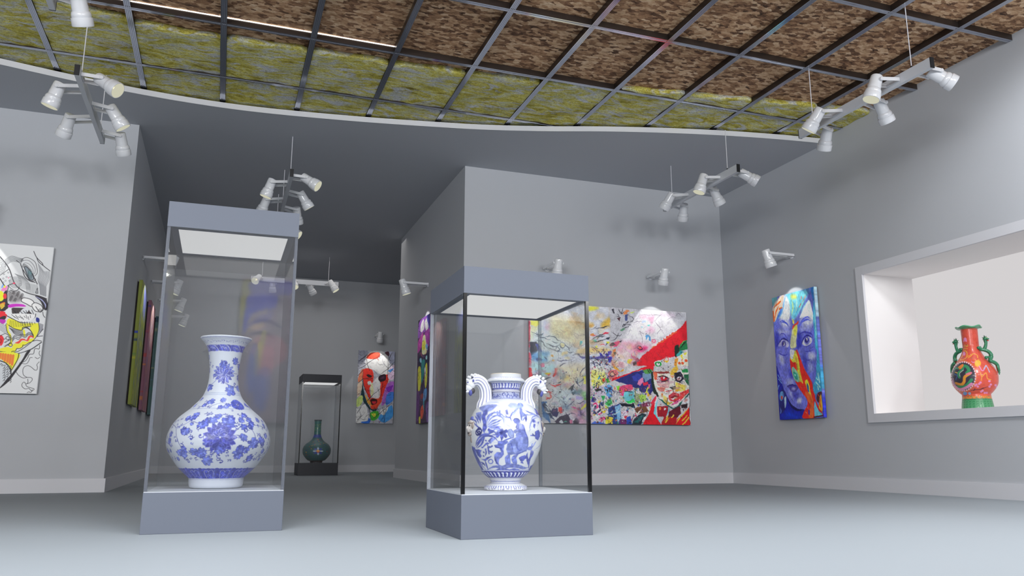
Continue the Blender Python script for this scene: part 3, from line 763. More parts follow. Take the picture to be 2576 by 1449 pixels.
BIG = [
('P',(231,234,244),[0,40,1145,4,1163,827,-3,868]),
('G',(251,239,195),0.9,60,[329,160,652,189,813,204,795,489,551,559,332,464,277,339]),
('G',(255,231,170),0.8,40,[479,305,586,346,566,418,490,398]),
('G',(253,219,156),0.7,30,[575,247,671,259,619,285]),
('G',(255,214,134),0.8,20,[741,261,806,246,805,275]),
('G',(255,204,73),0.9,25,[858,249,916,240,902,282,857,281]),
('G',(255,204,73),0.9,25,[1047,226,1162,142,1165,256,1072,291,1033,275]),
('G',(255,251,73),0.95,20,[856,7,974,8,980,32,861,75]),
('F',(253,244,109),[12,246,141,247,135,300,79,326,15,307]),
('G',(255,253,170),0.8,30,[11,341,128,329,66,443,11,514]),
('G',(255,214,226),0.8,20,[222,319,278,275,271,339,240,364]),
('G',(195,219,231),0.8,20,[128,335,190,332,178,362,134,370]),
('G',(239,255,255),0.85,60,[29,410,178,373,364,451,551,559,645,624,461,667,237,659,114,578,23,525]),
('T',(85,97,117),11,[23,399,79,419,115,434,177,420,196,401]),
('T',(85,97,117),11,[48,432,134,462,195,471,251,491,301,483]),
('T',(85,97,117),11,[53,512,133,503,177,518,213,574,275,617]),
('T',(85,97,117),11,[195,471,276,438,351,452,401,484,457,516]),
('T',(85,97,117),11,[220,533,275,548,325,569,388,566,425,541]),
('T',(85,97,117),11,[226,579,300,605,362,625,424,640,462,650]),
('T',(85,97,117),11,[275,565,313,569,337,586]),
('T',(85,97,117),11,[307,506,351,521,401,525]),
('T',(85,97,117),11,[362,602,387,578,425,611,374,630,356,602]),
('T',(85,97,117),11,[425,541,444,581,475,585,507,561]),
('T',(85,97,117),11,[488,538,526,566,563,587]),
('T',(85,97,117),11,[525,630,575,645,620,631]),
('T',(85,97,117),11,[551,594,557,617]),
('T',(85,97,117),11,[85,390,134,439,190,425]),
('F',(255,244,183),[494,550,488,567,472,578,453,579,437,569,432,552,438,535,454,524,473,523,489,533]),
('C',(109,122,146),5,[502,549,494,571,475,585,450,586,431,574,424,553,432,531,451,517,476,516,495,528]),
('F',(65,68,85),[7,537,90,522,127,555,114,636,53,696,10,726]),
('F',(85,97,183),[78,557,127,543,176,645,132,664,102,608]),
('G',(109,183,244),0.95,25,[10,715,89,660,188,650,274,669,249,774,174,799,83,774,16,749]),
('G',(183,239,255),0.9,25,[132,658,224,712,193,753,132,727]),
('F',(58,97,170),[77,746,126,721,175,759,113,779]),
('F',(48,80,134),[194,713,243,739,236,763]),
('G',(239,255,255),0.8,30,[249,688,449,656,398,733,273,767]),
('F',(255,195,109),[334,698,330,707,320,713,308,714,298,709,294,700,298,691,308,685,321,685,331,690]),
('F',(255,207,122),[354,761,349,769,337,774,321,774,309,770,304,763,309,755,322,750,337,750,349,754]),
('G',(255,219,134),0.9,18,[449,662,525,635,512,671,461,685]),
('G',(255,231,158),0.9,20,[498,724,549,704,555,733]),
('F',(85,219,231),[701,552,724,486,763,484,749,520,710,543]),
('F',(85,109,146),[701,558,794,524,742,550]),
('G',(255,217,134),0.9,25,[697,599,806,571,1124,562,1116,616,856,639,689,663]),
('F',(107,97,183),[701,686,810,688,932,683,1023,673,1187,672,1186,696,958,717,739,720]),
('F',(73,73,195),[992,627,1037,637,1056,684,1010,674]),
('F',(73,73,219),[1083,653,1149,621,1181,637,1115,675]),
('T',(73,73,109),10,[587,685,664,659,727,685,790,718]),
('T',(73,73,109),10,[373,752,435,761,485,753,586,749]),
('T',(73,73,109),10,[854,721,932,712,1029,732,1127,716]),
('T',(73,73,109),10,[866,779,944,764,995,786]),
('T',(73,73,109),10,[905,748,930,800]),
('T',(73,73,109),10,[1062,707,1086,771,1144,792]),
('T',(61,65,80),12,[865,503,976,480,1042,459,1134,437]),
('T',(61,65,80),12,[866,468,951,422,1044,382,1156,364]),
('T',(61,65,80),12,[915,305,1020,294,1112,271,1165,259]),
('T',(61,65,80),12,[964,457,1004,414,1089,397]),
('T',(61,65,80),12,[1086,534,1126,497,1159,489]),
('F',(255,73,97),[1050,370,1090,350,1156,346,1136,365,1070,381]),
('T',(255,85,109),16,[868,391,913,406,965,392]),
('T',(255,73,97),14,[1001,526,1053,512,1086,534]),
('F',(61,65,85),[1088,451,1121,414,1161,406,1147,442]),
('F',(102,219,207),[892,461,938,447,970,475,924,489]),
('F',(255,255,48),[1100,480,1159,472,1132,509]),
('F',(251,255,97),[942,541,968,534,968,558,942,559]),
('F',(255,158,73),[874,384,914,365,939,393,887,411]),
('S',(244,97,122),9,[1,255,3,469,-1,698,9,839]),
('G',(255,109,134),0.9,8,[-2,698,16,697,21,839,-2,840]),
('G',(195,251,255),0.8,30,[27,799,321,800,333,885,188,980,59,918]),
('F',(255,146,183),[131,813,177,799,216,810,202,847,157,861]),
('G',(255,195,219),0.8,20,[85,917,143,897,150,957,91,971]),
('F',(251,73,85),[-5,866,20,866,27,919,39,985,26,1039,0,1040]),
('F',(241,73,80),[347,854,403,852,386,932,332,976,313,970,346,915]),
('F',(255,231,85),[202,932,241,918,294,919,280,947,234,943]),
('F',(255,97,109),[234,943,287,929,267,957]),
('G',(255,239,202),0.9,40,[407,833,790,782,753,919,684,1044,437,1045,399,955]),
('G',(255,219,109),0.7,25,[478,977,544,963,557,999,491,1007]),
('G',(255,231,134),0.6,25,[586,870,666,879,625,911]),
('T',(80,82,109),14,[39,958,85,957]),
('T',(80,82,109),14,[46,976,111,968]),
('T',(80,82,109),14,[413,845,453,813,507,787]),
('T',(80,82,109),14,[712,976,720,908,768,845,810,812]),
('T',(80,82,109),14,[665,965,677,1050,710,1080]),
('T',(80,82,109),14,[684,1044,745,1005,780,943]),
('T',(80,82,109),14,[404,1046,431,1033]),
('T',(80,82,109),14,[343,1222,434,1268,480,1315,505,1375]),
('T',(80,82,109),14,[505,1399,525,1351,579,1307,633,1264]),
('T',(80,82,109),14,[188,1034,234,997,293,977]),
('T',(80,82,109),14,[542,1127,596,1095,637,1045]),
('T',(80,82,109),14,[534,1206,555,1157,608,1131,648,1155]),
('T',(255,85,97),18,[213,1190,252,1165,291,1176,317,1163]),
('T',(255,85,97),18,[206,1226,251,1249,297,1236,278,1188,343,1198]),
('T',(255,85,97),18,[225,1261,264,1242]),
('T',(255,85,97),18,[279,1062,344,1090,397,1077,450,1057]),
('G',(231,251,255),0.8,40,[317,1163,582,1108,553,1302,421,1293,330,1223]),
('F',(61,68,80),[535,1127,576,1090,623,1070,609,1125,581,1162,568,1132]),
('F',(56,68,73),[581,1162,642,1149,634,1185,601,1204]),
('G',(104,146,134),0.8,20,[642,1130,743,1128,735,1177,648,1185]),
('F',(195,183,244),[640,1215,748,1213,734,1250,653,1263]),
('G',(146,214,134),0.9,20,[742,1152,809,1156,794,1230,741,1213]),
('F',(255,251,73),[759,962,807,924,812,1046,764,1054]),
('F',(122,195,85),[754,1231,808,1224,801,1260,760,1255]),
('F',(73,122,183),[154,1298,238,1291,231,1356,287,1581,172,1476]),
('F',(61,73,109),[166,1322,212,1309,263,1379,302,1414,340,1521,288,1498,198,1404]),
('T',(244,251,255),16,[205,1345,250,1374,263,1415]),
('T',(244,251,255),16,[231,1321,276,1367]),
('T',(244,251,255),16,[198,1381,230,1428,289,1432]),
('T',(244,251,255),16,[288,1438,340,1485,392,1466]),
('T',(244,251,255),16,[314,1485,366,1508]),
('F',(73,68,117),[315,1378,380,1377,399,1437,372,1496,314,1468,289,1427]),
('F',(251,85,92),[400,1371,440,1352,459,1424,419,1442,400,1413]),
('F',(68,56,80),[339,1544,418,1484,511,1447,550,1482,575,1577,378,1579]),
('F',(239,248,255),[405,1549,444,1519,463,1561,437,1579]),
('F',(251,244,255),[589,1517,616,1493,628,1552]),
('F',(63,53,73),[595,1535,642,1492,695,1528,681,1582,608,1583]),
('T',(97,231,183),10,[457,1561,490,1536,509,1560]),
('F',(244,134,170),[549,1524,589,1517,588,1583,555,1583]),
('G',(251,183,219),0.7,30,[551,1422,684,1396,777,1418,761,1569,694,1570,643,1480]),
('F',(251,244,85),[697,1407,752,1328,800,1303,792,1345,731,1389]),
('F',(255,73,170),[565,1350,631,1360,658,1378,605,1373]),
('G',(109,97,170),0.8,25,[671,1372,724,1419,749,1509,703,1468]),
('F',(80,78,158),[861,1295,880,1338,866,1368]),
('T',(73,61,97),10,[498,1417,511,1465,577,1434,643,1450]),
('T',(73,61,97),10,[698,1371,710,1443,776,1478]),
('T',(73,61,97),10,[659,1312,713,1298,780,1267]),
('F',(255,255,146),[870,866,966,844,1075,871,1100,970,1057,1039,960,1097,872,1075]),
('G',(244,251,231),0.7,20,[884,834,1008,811,1089,864,992,893]),
('F',(255,239,36),[922,975,963,949,1019,910,1005,948]),
('F',(255,244,48),[860,1014,921,994,887,1032]),
('F',(73,183,244),[962,993,992,917,1001,961,983,992]),
('T',(34,34,43),12,[917,870,945,876,916,932]),
('F',(244,61,48),[1038,984,1073,958,1072,1014,1044,1015]),
('C',(34,34,43),7,[1038,972,1080,958,1079,1014,1037,1021]),
('F',(48,53,48),[912,1123,960,1110,1028,1102,1014,1133,932,1147]),
('T',(244,73,48),12,[961,1048,981,1072,960,1110]),
('C',(34,34,43),8,[940,1061,968,1048,981,1097,946,1098]),
('F',(73,68,158),[868,1283,883,1216,943,1251,915,1288]),
('F',(109,231,73),[855,1229,883,1203,875,1259]),
('F',(255,231,61),[949,1281,1011,1268,983,1293]),
('F',(255,248,255),[873,1344,956,1293,1009,1341,1020,1426,951,1488,891,1440]),
('T',(61,53,97),26,[906,1373,927,1343]),
('T',(61,53,97),26,[899,1404,918,1434]),
('T',(61,53,97),26,[960,1415,994,1384]),
('T',(61,53,97),26,[982,1317,988,1354]),
('T',(255,73,146),18,[942,1312,954,1342]),
('T',(255,73,146),18,[934,1361,961,1348]),
('T',(255,73,146),18,[901,1313,935,1300]),
('T',(255,73,146),18,[966,1445,1014,1426]),
('T',(255,73,146),18,[978,1512,1046,1480]),
('T',(255,73,146),18,[1004,1536,1060,1492]),
('F',(255,219,61),[1007,1402,1076,1389,1061,1425]),
('F',(255,244,73),[1074,1474,1167,1448,1164,1564,1065,1565]),
('F',(85,122,231),[869,1549,909,1537,990,1548,1072,1565,868,1573]),
('F',(109,183,244),[1056,1082,1126,1043,1177,1067,1173,1215,1094,1205]),
('F',(48,73,134),[996,1299,1051,1279,1043,1334,1009,1329]),
('F',(85,219,109),[1064,1303,1149,1216,1171,1301,1118,1339]),
('F',(48,183,97),[1012,1194,1067,1205,1038,1279]),
('F',(231,231,85),[1064,1322,1118,1351,1076,1376]),
('F',(73,170,244),[1088,1443,1158,1412,1136,1461]),
('F',(36,73,109),[1111,1093,1167,1079,1144,1142]),
('F',(24,48,73),[1090,1118,1117,1112,1109,1155]),
('F',(48,170,73),[1086,983,1128,956,1148,1018,1099,1026]),
('P',(214,214,222),[1173,-4,2364,10,2365,415,1793,773,1178,796,1170,352]),
('G',(251,248,253),0.9,60,[1354,420,1628,72,1961,15,2250,160,2261,209,1875,438,1776,503,1466,457]),
('F',(73,73,85),[1199,18,1232,16,1237,83,1217,78]),
('F',(97,61,73),[1275,147,1336,125,1314,187]),
('F',(255,158,97),[1378,56,1427,23,1474,26,1425,78,1371,93]),
('F',(219,244,109),[1459,57,1562,27,1506,61]),
('F',(85,97,158),[1398,92,1445,77,1429,169,1395,177]),
('F',(109,170,134),[1310,314,1365,275,1398,279,1337,319]),
('T',(61,61,73),9,[1299,18,1344,76,1392,43]),
('T',(61,61,73),9,[1344,76,1367,-4]),
('T',(61,61,73),9,[1263,118,1310,121,1277,80]),
('T',(61,61,73),9,[1438,89,1518,127,1516,170,1442,186]),
('T',(61,61,73),9,[1386,244,1442,174]),
('T',(61,61,73),9,[1386,232,1474,227]),
('T',(61,61,73),9,[1359,257,1387,220]),
('T',(61,61,73),9,[1392,268,1453,252]),
('T',(61,61,73),9,[1171,328,1275,388,1356,351]),
('T',(61,61,73),9,[1174,465,1254,425,1303,333]),
('T',(61,61,73),9,[1275,388,1268,407]),
('T',(134,122,146),6,[1649,80,1959,62]),
('T',(134,122,146),6,[1859,151,1931,79,2002,43]),
('T',(134,122,146),6,[1865,163,1911,215,2017,339]),
('T',(134,122,146),6,[1634,310,1650,406,1647,503]),
('T',(134,122,146),6,[1620,304,1673,344]),
('T',(134,122,146),6,[1886,327,1951,263]),
('T',(134,122,146),6,[2191,64,2235,17,2310,82]),
('T',(134,122,146),6,[2054,127,2112,87,2190,82]),
('T',(134,122,146),6,[1529,200,1584,172,1652,162]),
('G',(255,207,231),0.8,30,[1641,89,1820,79,1847,108,1790,136,1654,119]),
('G',(255,183,219),0.8,25,[1791,124,1840,96,1816,184,1789,173]),
('G',(255,231,251),0.8,40,[1974,39,2157,28,2169,71,2099,69,2000,81]),
('G',(255,195,226),0.7,30,[1716,287,1800,234,1847,280,1811,319,1742,316]),
('F',(109,231,219),[1739,225,1781,210,1766,236]),
('F',(109,219,231),[1643,242,1670,241,1663,256]),
('G',(183,207,255),0.8,10,[1666,161,1721,155,1713,177,1672,180]),
('F',(97,170,231),[1699,367,1741,347,1759,419,1793,436,1781,381,1755,346,1718,427]),
('F',(80,92,122),[1693,349,1728,323,1721,348]),
('G',(251,195,219),0.9,40,[1299,465,1534,454,1777,479,1761,552,1555,627,1302,614]),
('G',(255,146,170),0.8,30,[1385,485,1479,493,1559,513,1463,553,1398,520]),
('G',(251,61,134),0.9,20,[1570,567,1667,514,1735,523,1706,567,1610,595]),
('F',(255,97,97),[1578,536,1613,510,1652,539,1611,559]),
('C',(34,34,43),8,[1568,537,1599,511,1656,545,1608,562]),
('F',(251,48,134),[1159,507,1253,467,1333,451,1264,526,1171,554]),
('F',(48,43,73),[1146,520,1206,481,1239,504,1185,536]),
('F',(48,43,61),[1306,459,1347,442,1326,476]),
('F',(253,248,255),[1172,536,1218,528,1204,565]),
('F',(85,73,207),[1131,604,1177,590,1182,649,1129,657]),
('F',(255,134,73),[1197,577,1244,563,1235,647,1200,707,1189,648]),
('F',(73,73,207),[1129,675,1188,672,1179,749,1127,751]),
('F',(48,48,56),[1209,624,1262,604,1255,640,1221,647]),
('F',(251,231,231),[1257,562,1357,552,1461,625,1472,708,1351,719,1247,670]),
('G',(255,146,73),0.9,20,[1186,731,1218,754,1257,788,1185,790]),
('F',(255,231,73),[1418,704,1499,695,1470,756,1410,746]),
('F',(255,255,255),[1232,730,1345,719,1403,759,1343,790,1237,794]),
('T',(34,34,43),12,[1265,722,1232,747,1244,794]),
('T',(255,61,134),14,[1481,612,1487,660,1554,663]),
('T',(97,122,244),10,[1523,587,1534,634]),
('F',(251,36,53),[2379,128,2358,116,2261,228,2016,370,1888,461,1803,526,1683,616,1592,704,1496,784,1834,772,1864,711,1975,670,2157,633,2184,656,2366,390]),
('F',(255,251,255),[1947,418,1948,425,1942,434,1931,441,1920,444,1913,442,1913,436,1919,427,1929,419,1940,416]),
('F',(255,251,255),[1990,392,1990,398,1984,407,1974,415,1963,418,1956,416,1955,409,1961,400,1972,393,1983,390]),
('F',(255,251,255),[2033,365,2033,372,2027,380,2017,388,2006,391,1999,389,1998,383,2004,374,2015,366,2025,363]),
('F',(255,251,255),[2083,332,2083,338,2077,347,2067,355,2056,358,2049,356,2048,349,2054,341,2065,333,2076,330]),
('F',(255,251,255),[2126,305,2126,312,2120,320,2110,328,2099,331,2092,329,2091,323,2097,314,2108,306,2119,303]),
('F',(255,251,255),[2177,271,2177,278,2171,287,2160,295,2149,298,2142,296,2142,289,2148,280,2158,273,2169,269]),
('F',(255,251,255),[2227,238,2228,245,2222,253,2211,261,2200,265,2193,262,2192,256,2199,247,2209,239,2220,236]),
('F',(255,251,255),[2278,210,2279,217,2272,226,2262,234,2251,237,2244,235,2243,228,2249,219,2260,212,2271,208]),
('F',(255,251,255),[1904,451,1905,457,1899,466,1888,473,1878,477,1871,475,1870,468,1876,459,1887,452,1897,449]),
('S',(255,134,73),12,[1803,526,1887,474,1986,420,2086,354,2202,280]),
('F',(146,48,73),[1532,694,1580,668,1606,709,1551,741]),
('F',(61,48,53),[1497,737,1552,711,1563,764,1509,784]),
('F',(255,195,207),[1875,438,1866,456,1845,468,1820,469,1799,459,1792,442,1801,423,1822,411,1847,410,1868,420]),
('C',(251,73,122),8,[1861,426,1856,437,1842,444,1825,445,1811,439,1806,429,1812,418,1826,410,1843,410,1857,416]),
('F',(255,231,231),[1791,478,1881,462,1872,499,1804,502]),
('F',(36,134,78),[2217,557,2250,457,2352,384,2365,402,2359,526,2288,541]),
('T',(19,48,29),16,[2247,519,2292,455,2358,415]),
('T',(170,244,109),8,[2256,475,2308,417,2351,397]),
('F',(24,53,41),[2157,486,2221,458,2233,519,2199,631,2164,645,2154,559]),
('F',(73,183,183),[2179,613,2245,543,2301,559,2257,604,2192,637]),
('F',(36,122,146),[2252,555,2279,566,2257,592]),
('F',(255,255,231),[2191,650,2271,591,2365,544,2362,752,2179,759]),
('F',(255,239,48),[2242,617,2278,597,2269,634,2296,658,2268,659]),
('F',(255,251,73),[2300,578,2350,557,2342,588,2313,608]),
('F',(255,97,48),[2244,721,2239,732,2229,739,2216,739,2205,733,2202,722,2206,711,2217,704,2230,704,2240,710]),
('F',(255,97,48),[2293,716,2289,727,2278,734,2265,734,2255,728,2251,717,2256,706,2266,699,2279,699,2290,705]),
('F',(255,97,48),[2280,677,2277,683,2270,687,2263,688,2256,684,2254,678,2257,671,2264,667,2271,666,2278,670]),
('F',(255,97,48),[2354,680,2349,692,2337,700,2322,701,2310,694,2306,682,2311,669,2324,661,2339,661,2350,668]),
('F',(239,158,61),[2156,669,2212,655,2179,759,2144,760]),
('F',(255,244,231),[1968,677,2025,638,2065,667,2063,715,1980,725]),
('C',(244,61,85),9,[1981,694,2024,650,2058,685,2015,711]),
('F',(255,207,48),[1974,707,2064,691,2035,723]),
('F',(255,255,251),[1955,738,1941,767,1908,785,1868,787,1836,771,1825,743,1838,714,1872,695,1912,693,1944,710]),
('F',(36,170,73),[1945,744,1933,768,1905,783,1871,785,1844,771,1835,748,1846,724,1874,709,1908,708,1935,721]),
('F',(255,255,255),[1920,748,1913,763,1898,772,1879,773,1864,764,1859,750,1866,736,1881,727,1900,726,1915,734]),
('F',(251,31,48),[1296,939,1517,856,1837,730,1803,846,1631,833,1516,869,1331,944,1162,1005,1191,948]),
('F',(251,231,231),[1224,753,1358,736,1442,770,1348,830,1272,808]),
('F',(255,183,61),[1189,780,1237,797,1305,863,1355,830,1361,861,1291,870,1208,829]),
('F',(244,134,134),[1124,863,1249,846,1283,902,1225,960,1148,987,1122,932]),
('F',(255,195,158),[1209,910,1202,925,1187,935,1168,935,1153,927,1148,912,1154,897,1169,888,1188,887,1203,896]),
('C',(34,34,43),7,[1143,912,1179,880,1213,910,1184,948]),
('F',(48,53,134),[1211,991,1516,869,1674,831,1788,859,1793,1112,1748,1164,1607,1130,1509,1082,1370,1036]),
('F',(61,73,183),[1472,933,1573,873,1628,915,1583,992,1498,982]),
('F',(134,170,207),[1644,877,1761,828,1778,948,1683,996,1642,940]),
('F',(97,170,85),[1645,845,1718,817,1790,827,1773,879,1686,894]),
('T',(36,61,36),12,[1674,838,1723,887]),
('T',(36,61,36),12,[1718,824,1752,880]),
('T',(36,61,36),12,[1747,816,1774,860]),
('F',(244,146,195),[1569,980,1642,934,1654,1003,1595,1055,1553,1031]),
('F',(244,48,85),[1640,1003,1726,994,1724,1038,1652,1053]),
('F',(73,61,134),[1601,1080,1724,1051,1721,1127,1635,1141]),
('F',(251,85,134),[1278,1070,1412,1041,1482,1045,1494,1095,1395,1135,1296,1162,1270,1114]),
('F',(122,219,231),[1359,1142,1508,1120,1503,1251,1439,1283,1363,1266,1330,1199]),
('F',(146,231,73),[1243,1065,1292,1051,1276,1126,1242,1108]),
('F',(61,231,109),[1363,1254,1433,1258,1504,1226,1509,1281,1411,1290]),
('F',(251,73,134),[1296,1169,1352,1149,1344,1198]),
('T',(36,48,73),14,[1353,1136,1409,1135,1493,1145]),
('F',(170,183,134),[1516,1082,1580,1080,1590,1205,1543,1330,1509,1294]),
('F',(255,255,255),[1530,1094,1572,1093,1577,1155,1534,1163]),
('F',(183,231,97),[1576,1180,1677,1159,1695,1246,1601,1280]),
('F',(255,251,97),[1663,1141,1714,1114,1719,1158]),
('T',(255,244,73),18,[1715,1077,1692,1134]),
('F',(255,109,158),[1724,1038,1760,1025,1722,1101]),
('F',(255,183,73),[1740,1170,1736,1181,1725,1188,1712,1189,1701,1182,1698,1171,1702,1160,1713,1153,1726,1153,1737,1159]),
('F',(255,231,134),[1725,1202,1776,1182,1745,1245]),
('F',(146,61,97),[1558,1305,1730,1264,1742,1320,1627,1341]),
('F',(24,31,48),[1265,1287,1348,1297,1502,1294,1514,1356,1416,1333,1319,1335]),
('F',(134,85,56),[1499,1362,1571,1330,1670,1328,1725,1389,1639,1415,1539,1429]),
('F',(255,255,255),[1485,1381,1540,1417,1627,1341,1568,1417,1510,1455]),
('F',(48,73,146),[1111,1351,1278,1299,1301,1446,1284,1580,1105,1582]),
('F',(146,207,251),[1215,1337,1292,1311,1295,1446,1256,1568,1231,1483]),
('T',(207,244,255),18,[1108,1455,1191,1441,1289,1397]),
('F',(255,231,61),[1108,1473,1176,1484,1167,1557,1106,1558]),
('F',(255,231,255),[1303,1397,1386,1395,1384,1457,1321,1488]),
('F',(231,48,73),[1342,1476,1392,1450,1376,1506]),
('F',(122,48,109),[1286,1495,1383,1506,1381,1579,1284,1580]),
('F',(48,85,195),[1384,1481,1441,1450,1457,1578,1381,1579]),
('F',(36,53,65),[1450,1578,1495,1492,1610,1422,1688,1427,1590,1577]),
('F',(36,109,109),[1493,1541,1609,1441,1637,1453,1549,1553]),
('F',(255,255,255),[1591,1571,1637,1471,1695,1427,1657,1502]),
('P',(244,24,43),[1604,1583,1708,1445,1772,1288,1830,1275,1817,1412,1904,1567,1903,1579]),
('F',(251,61,85),[1743,1277,1848,1174,1831,1243,1785,1319]),
('T',(255,251,255),16,[1847,1205,1813,1325]),
('F',(36,53,43),[1774,872,1803,846,1811,1023,1850,1123,1906,1172,1861,1199,1792,1125,1776,986]),
('F',(255,251,239),[1803,859,1832,845,2184,833,2362,853,2366,1059,2269,1215,2162,1299,2103,1319,2023,1302,1904,1217,1851,1111,1812,985]),
('F',(239,183,183),[1847,1022,2059,1003,2041,1068,1917,1071]),
('F',(195,134,158),[1844,927,1976,898,2054,940,2044,991,1869,1015]),
('F',(255,117,85),[1803,859,1875,869,1856,984,1821,960]),
('F',(158,61,61),[1810,858,2058,844,2065,863,1903,881]),
('F',(231,36,56),[1916,931,1975,917,2025,934,2001,973,1929,969]),
('F',(255,251,251),[1988,935,1985,945,1978,952,1969,952,1962,946,1959,936,1963,926,1970,920,1979,920,1986,926]),
('T',(48,24,36),20,[1858,927,1960,911,2054,946]),
('T',(48,24,36),14,[1907,970,1972,981,2046,959]),
('T',(255,255,255),10,[1858,933,1886,958]),
('T',(255,255,255),10,[1849,972,1892,970]),
('T',(255,255,255),10,[1873,920,1901,945]),
('F',(251,134,109),[1859,1073,1990,1069,1966,1120,1879,1110]),
('F',(255,207,73),[2081,836,2188,742,2200,806,2152,885,2078,888]),
('F',(255,170,122),[2063,895,2137,892,2106,932]),
('F',(36,36,56),[2139,860,2243,837,2284,913,2264,1010,2134,963]),
('F',(251,244,255),[2246,927,2238,943,2219,953,2197,953,2179,944,2172,930,2180,914,2199,904,2222,904,2240,912]),
('F',(109,73,85),[2228,928,2224,937,2214,943,2203,943,2193,938,2190,929,2194,920,2204,914,2216,914,2225,919]),
('F',(255,255,255),[2211,922,2209,927,2204,930,2199,930,2195,927,2193,923,2195,918,2200,915,2205,915,2209,917]),
('T',(255,255,255),12,[2251,972,2298,926]),
('T',(255,255,255),12,[2258,991,2312,957]),
('T',(255,255,255),12,[2236,979,2279,1010]),
('F',(255,231,97),[2147,988,2235,1011,2323,1034,2290,1099,2171,1115]),
('F',(251,183,48),[2144,1052,2210,1063,2185,1121,2134,1116]),
('F',(36,109,73),[2286,881,2361,866,2360,1033,2325,996,2297,958]),
('T',(251,251,244),10,[2243,831,2286,868,2361,872]),
('F',(34,158,85),[2245,805,2349,801,2355,840,2273,843]),
('F',(29,31,41),[2048,1067,2100,1053,2153,1033,2143,1078,2106,1098]),
('T',(48,43,48),10,[2145,873,2131,1027]),
('T',(48,43,48),10,[2105,1104,2118,1142]),
('T',(239,73,73),10,[1980,1126,2054,1112,2091,1098]),
('F',(244,43,56),[2029,1169,2111,1129,2199,1140,2211,1203,2135,1262,2048,1238]),
('F',(134,17,31),[2050,1194,2124,1167,2197,1184,2122,1212]),
('F',(255,244,251),[2064,1213,2138,1192,2167,1198,2092,1231]),
('F',(251,146,73),[1914,1147,1950,1146,1933,1210]),
('F',(255,231,122),[1949,1171,2020,1208,1995,1284,1946,1247]),
('F',(34,109,97),[1868,1205,1932,1235,2016,1296,2102,1338,2161,1318,2254,1228,2362,1129,2361,1149,2175,1337,2101,1351,1987,1309]),
('F',(251,73,73),[2214,1127,2358,1072,2355,1123,2255,1202,2201,1254]),
('F',(251,109,170),[2180,1229,2225,1216,2163,1287,2053,1302]),
('F',(255,219,48),[2011,1252,2105,1263,2053,1283,2009,1302]),
('T',(34,34,43),12,[2020,1208,2002,1284]),
('F',(239,244,251),[2254,1228,2361,1161,2363,1263,2237,1272]),
('F',(183,29,48),[1842,1325,2023,1315,2042,1365,1980,1460,1851,1462]),
('T',(122,231,251),30,[1860,1236,1819,1350,1816,1425,1904,1561]),
('T',(122,231,251),16,[2016,1315,2028,1371,1988,1447]),
('F',(255,146,73),[1913,1348,1908,1359,1897,1366,1884,1367,1873,1360,1870,1349,1874,1338,1885,1331,1899,1331,1909,1337]),
('F',(255,244,255),[1985,1359,1981,1369,1974,1375,1965,1375,1958,1370,1956,1360,1959,1350,1966,1344,1975,1344,1982,1350]),
('F',(109,24,43),[2027,1384,2206,1305,2216,1406,2154,1470,2015,1484]),
('F',(48,29,36),[2221,1298,2325,1277,2323,1328,2234,1342]),
('P',(239,24,36),[2120,1577,2153,1495,2352,1327,2358,1574]),
('P',(195,24,36),[1896,1579,1951,1460,2154,1470,2120,1577]),
('T',(255,214,73),18,[1941,1529,2010,1447,1970,1535,2046,1452]),
('T',(255,214,73),18,[2121,1552,2213,1456,2344,1340]),
('T',(255,214,73),18,[2233,1506,2310,1442]),
('T',(255,214,73),18,[2237,1563,2338,1467]),
('T',(255,214,73),18,[2067,1471,2098,1433]),
('S',(36,19,24),5,[2349,1574,2365,1059,2369,697])]
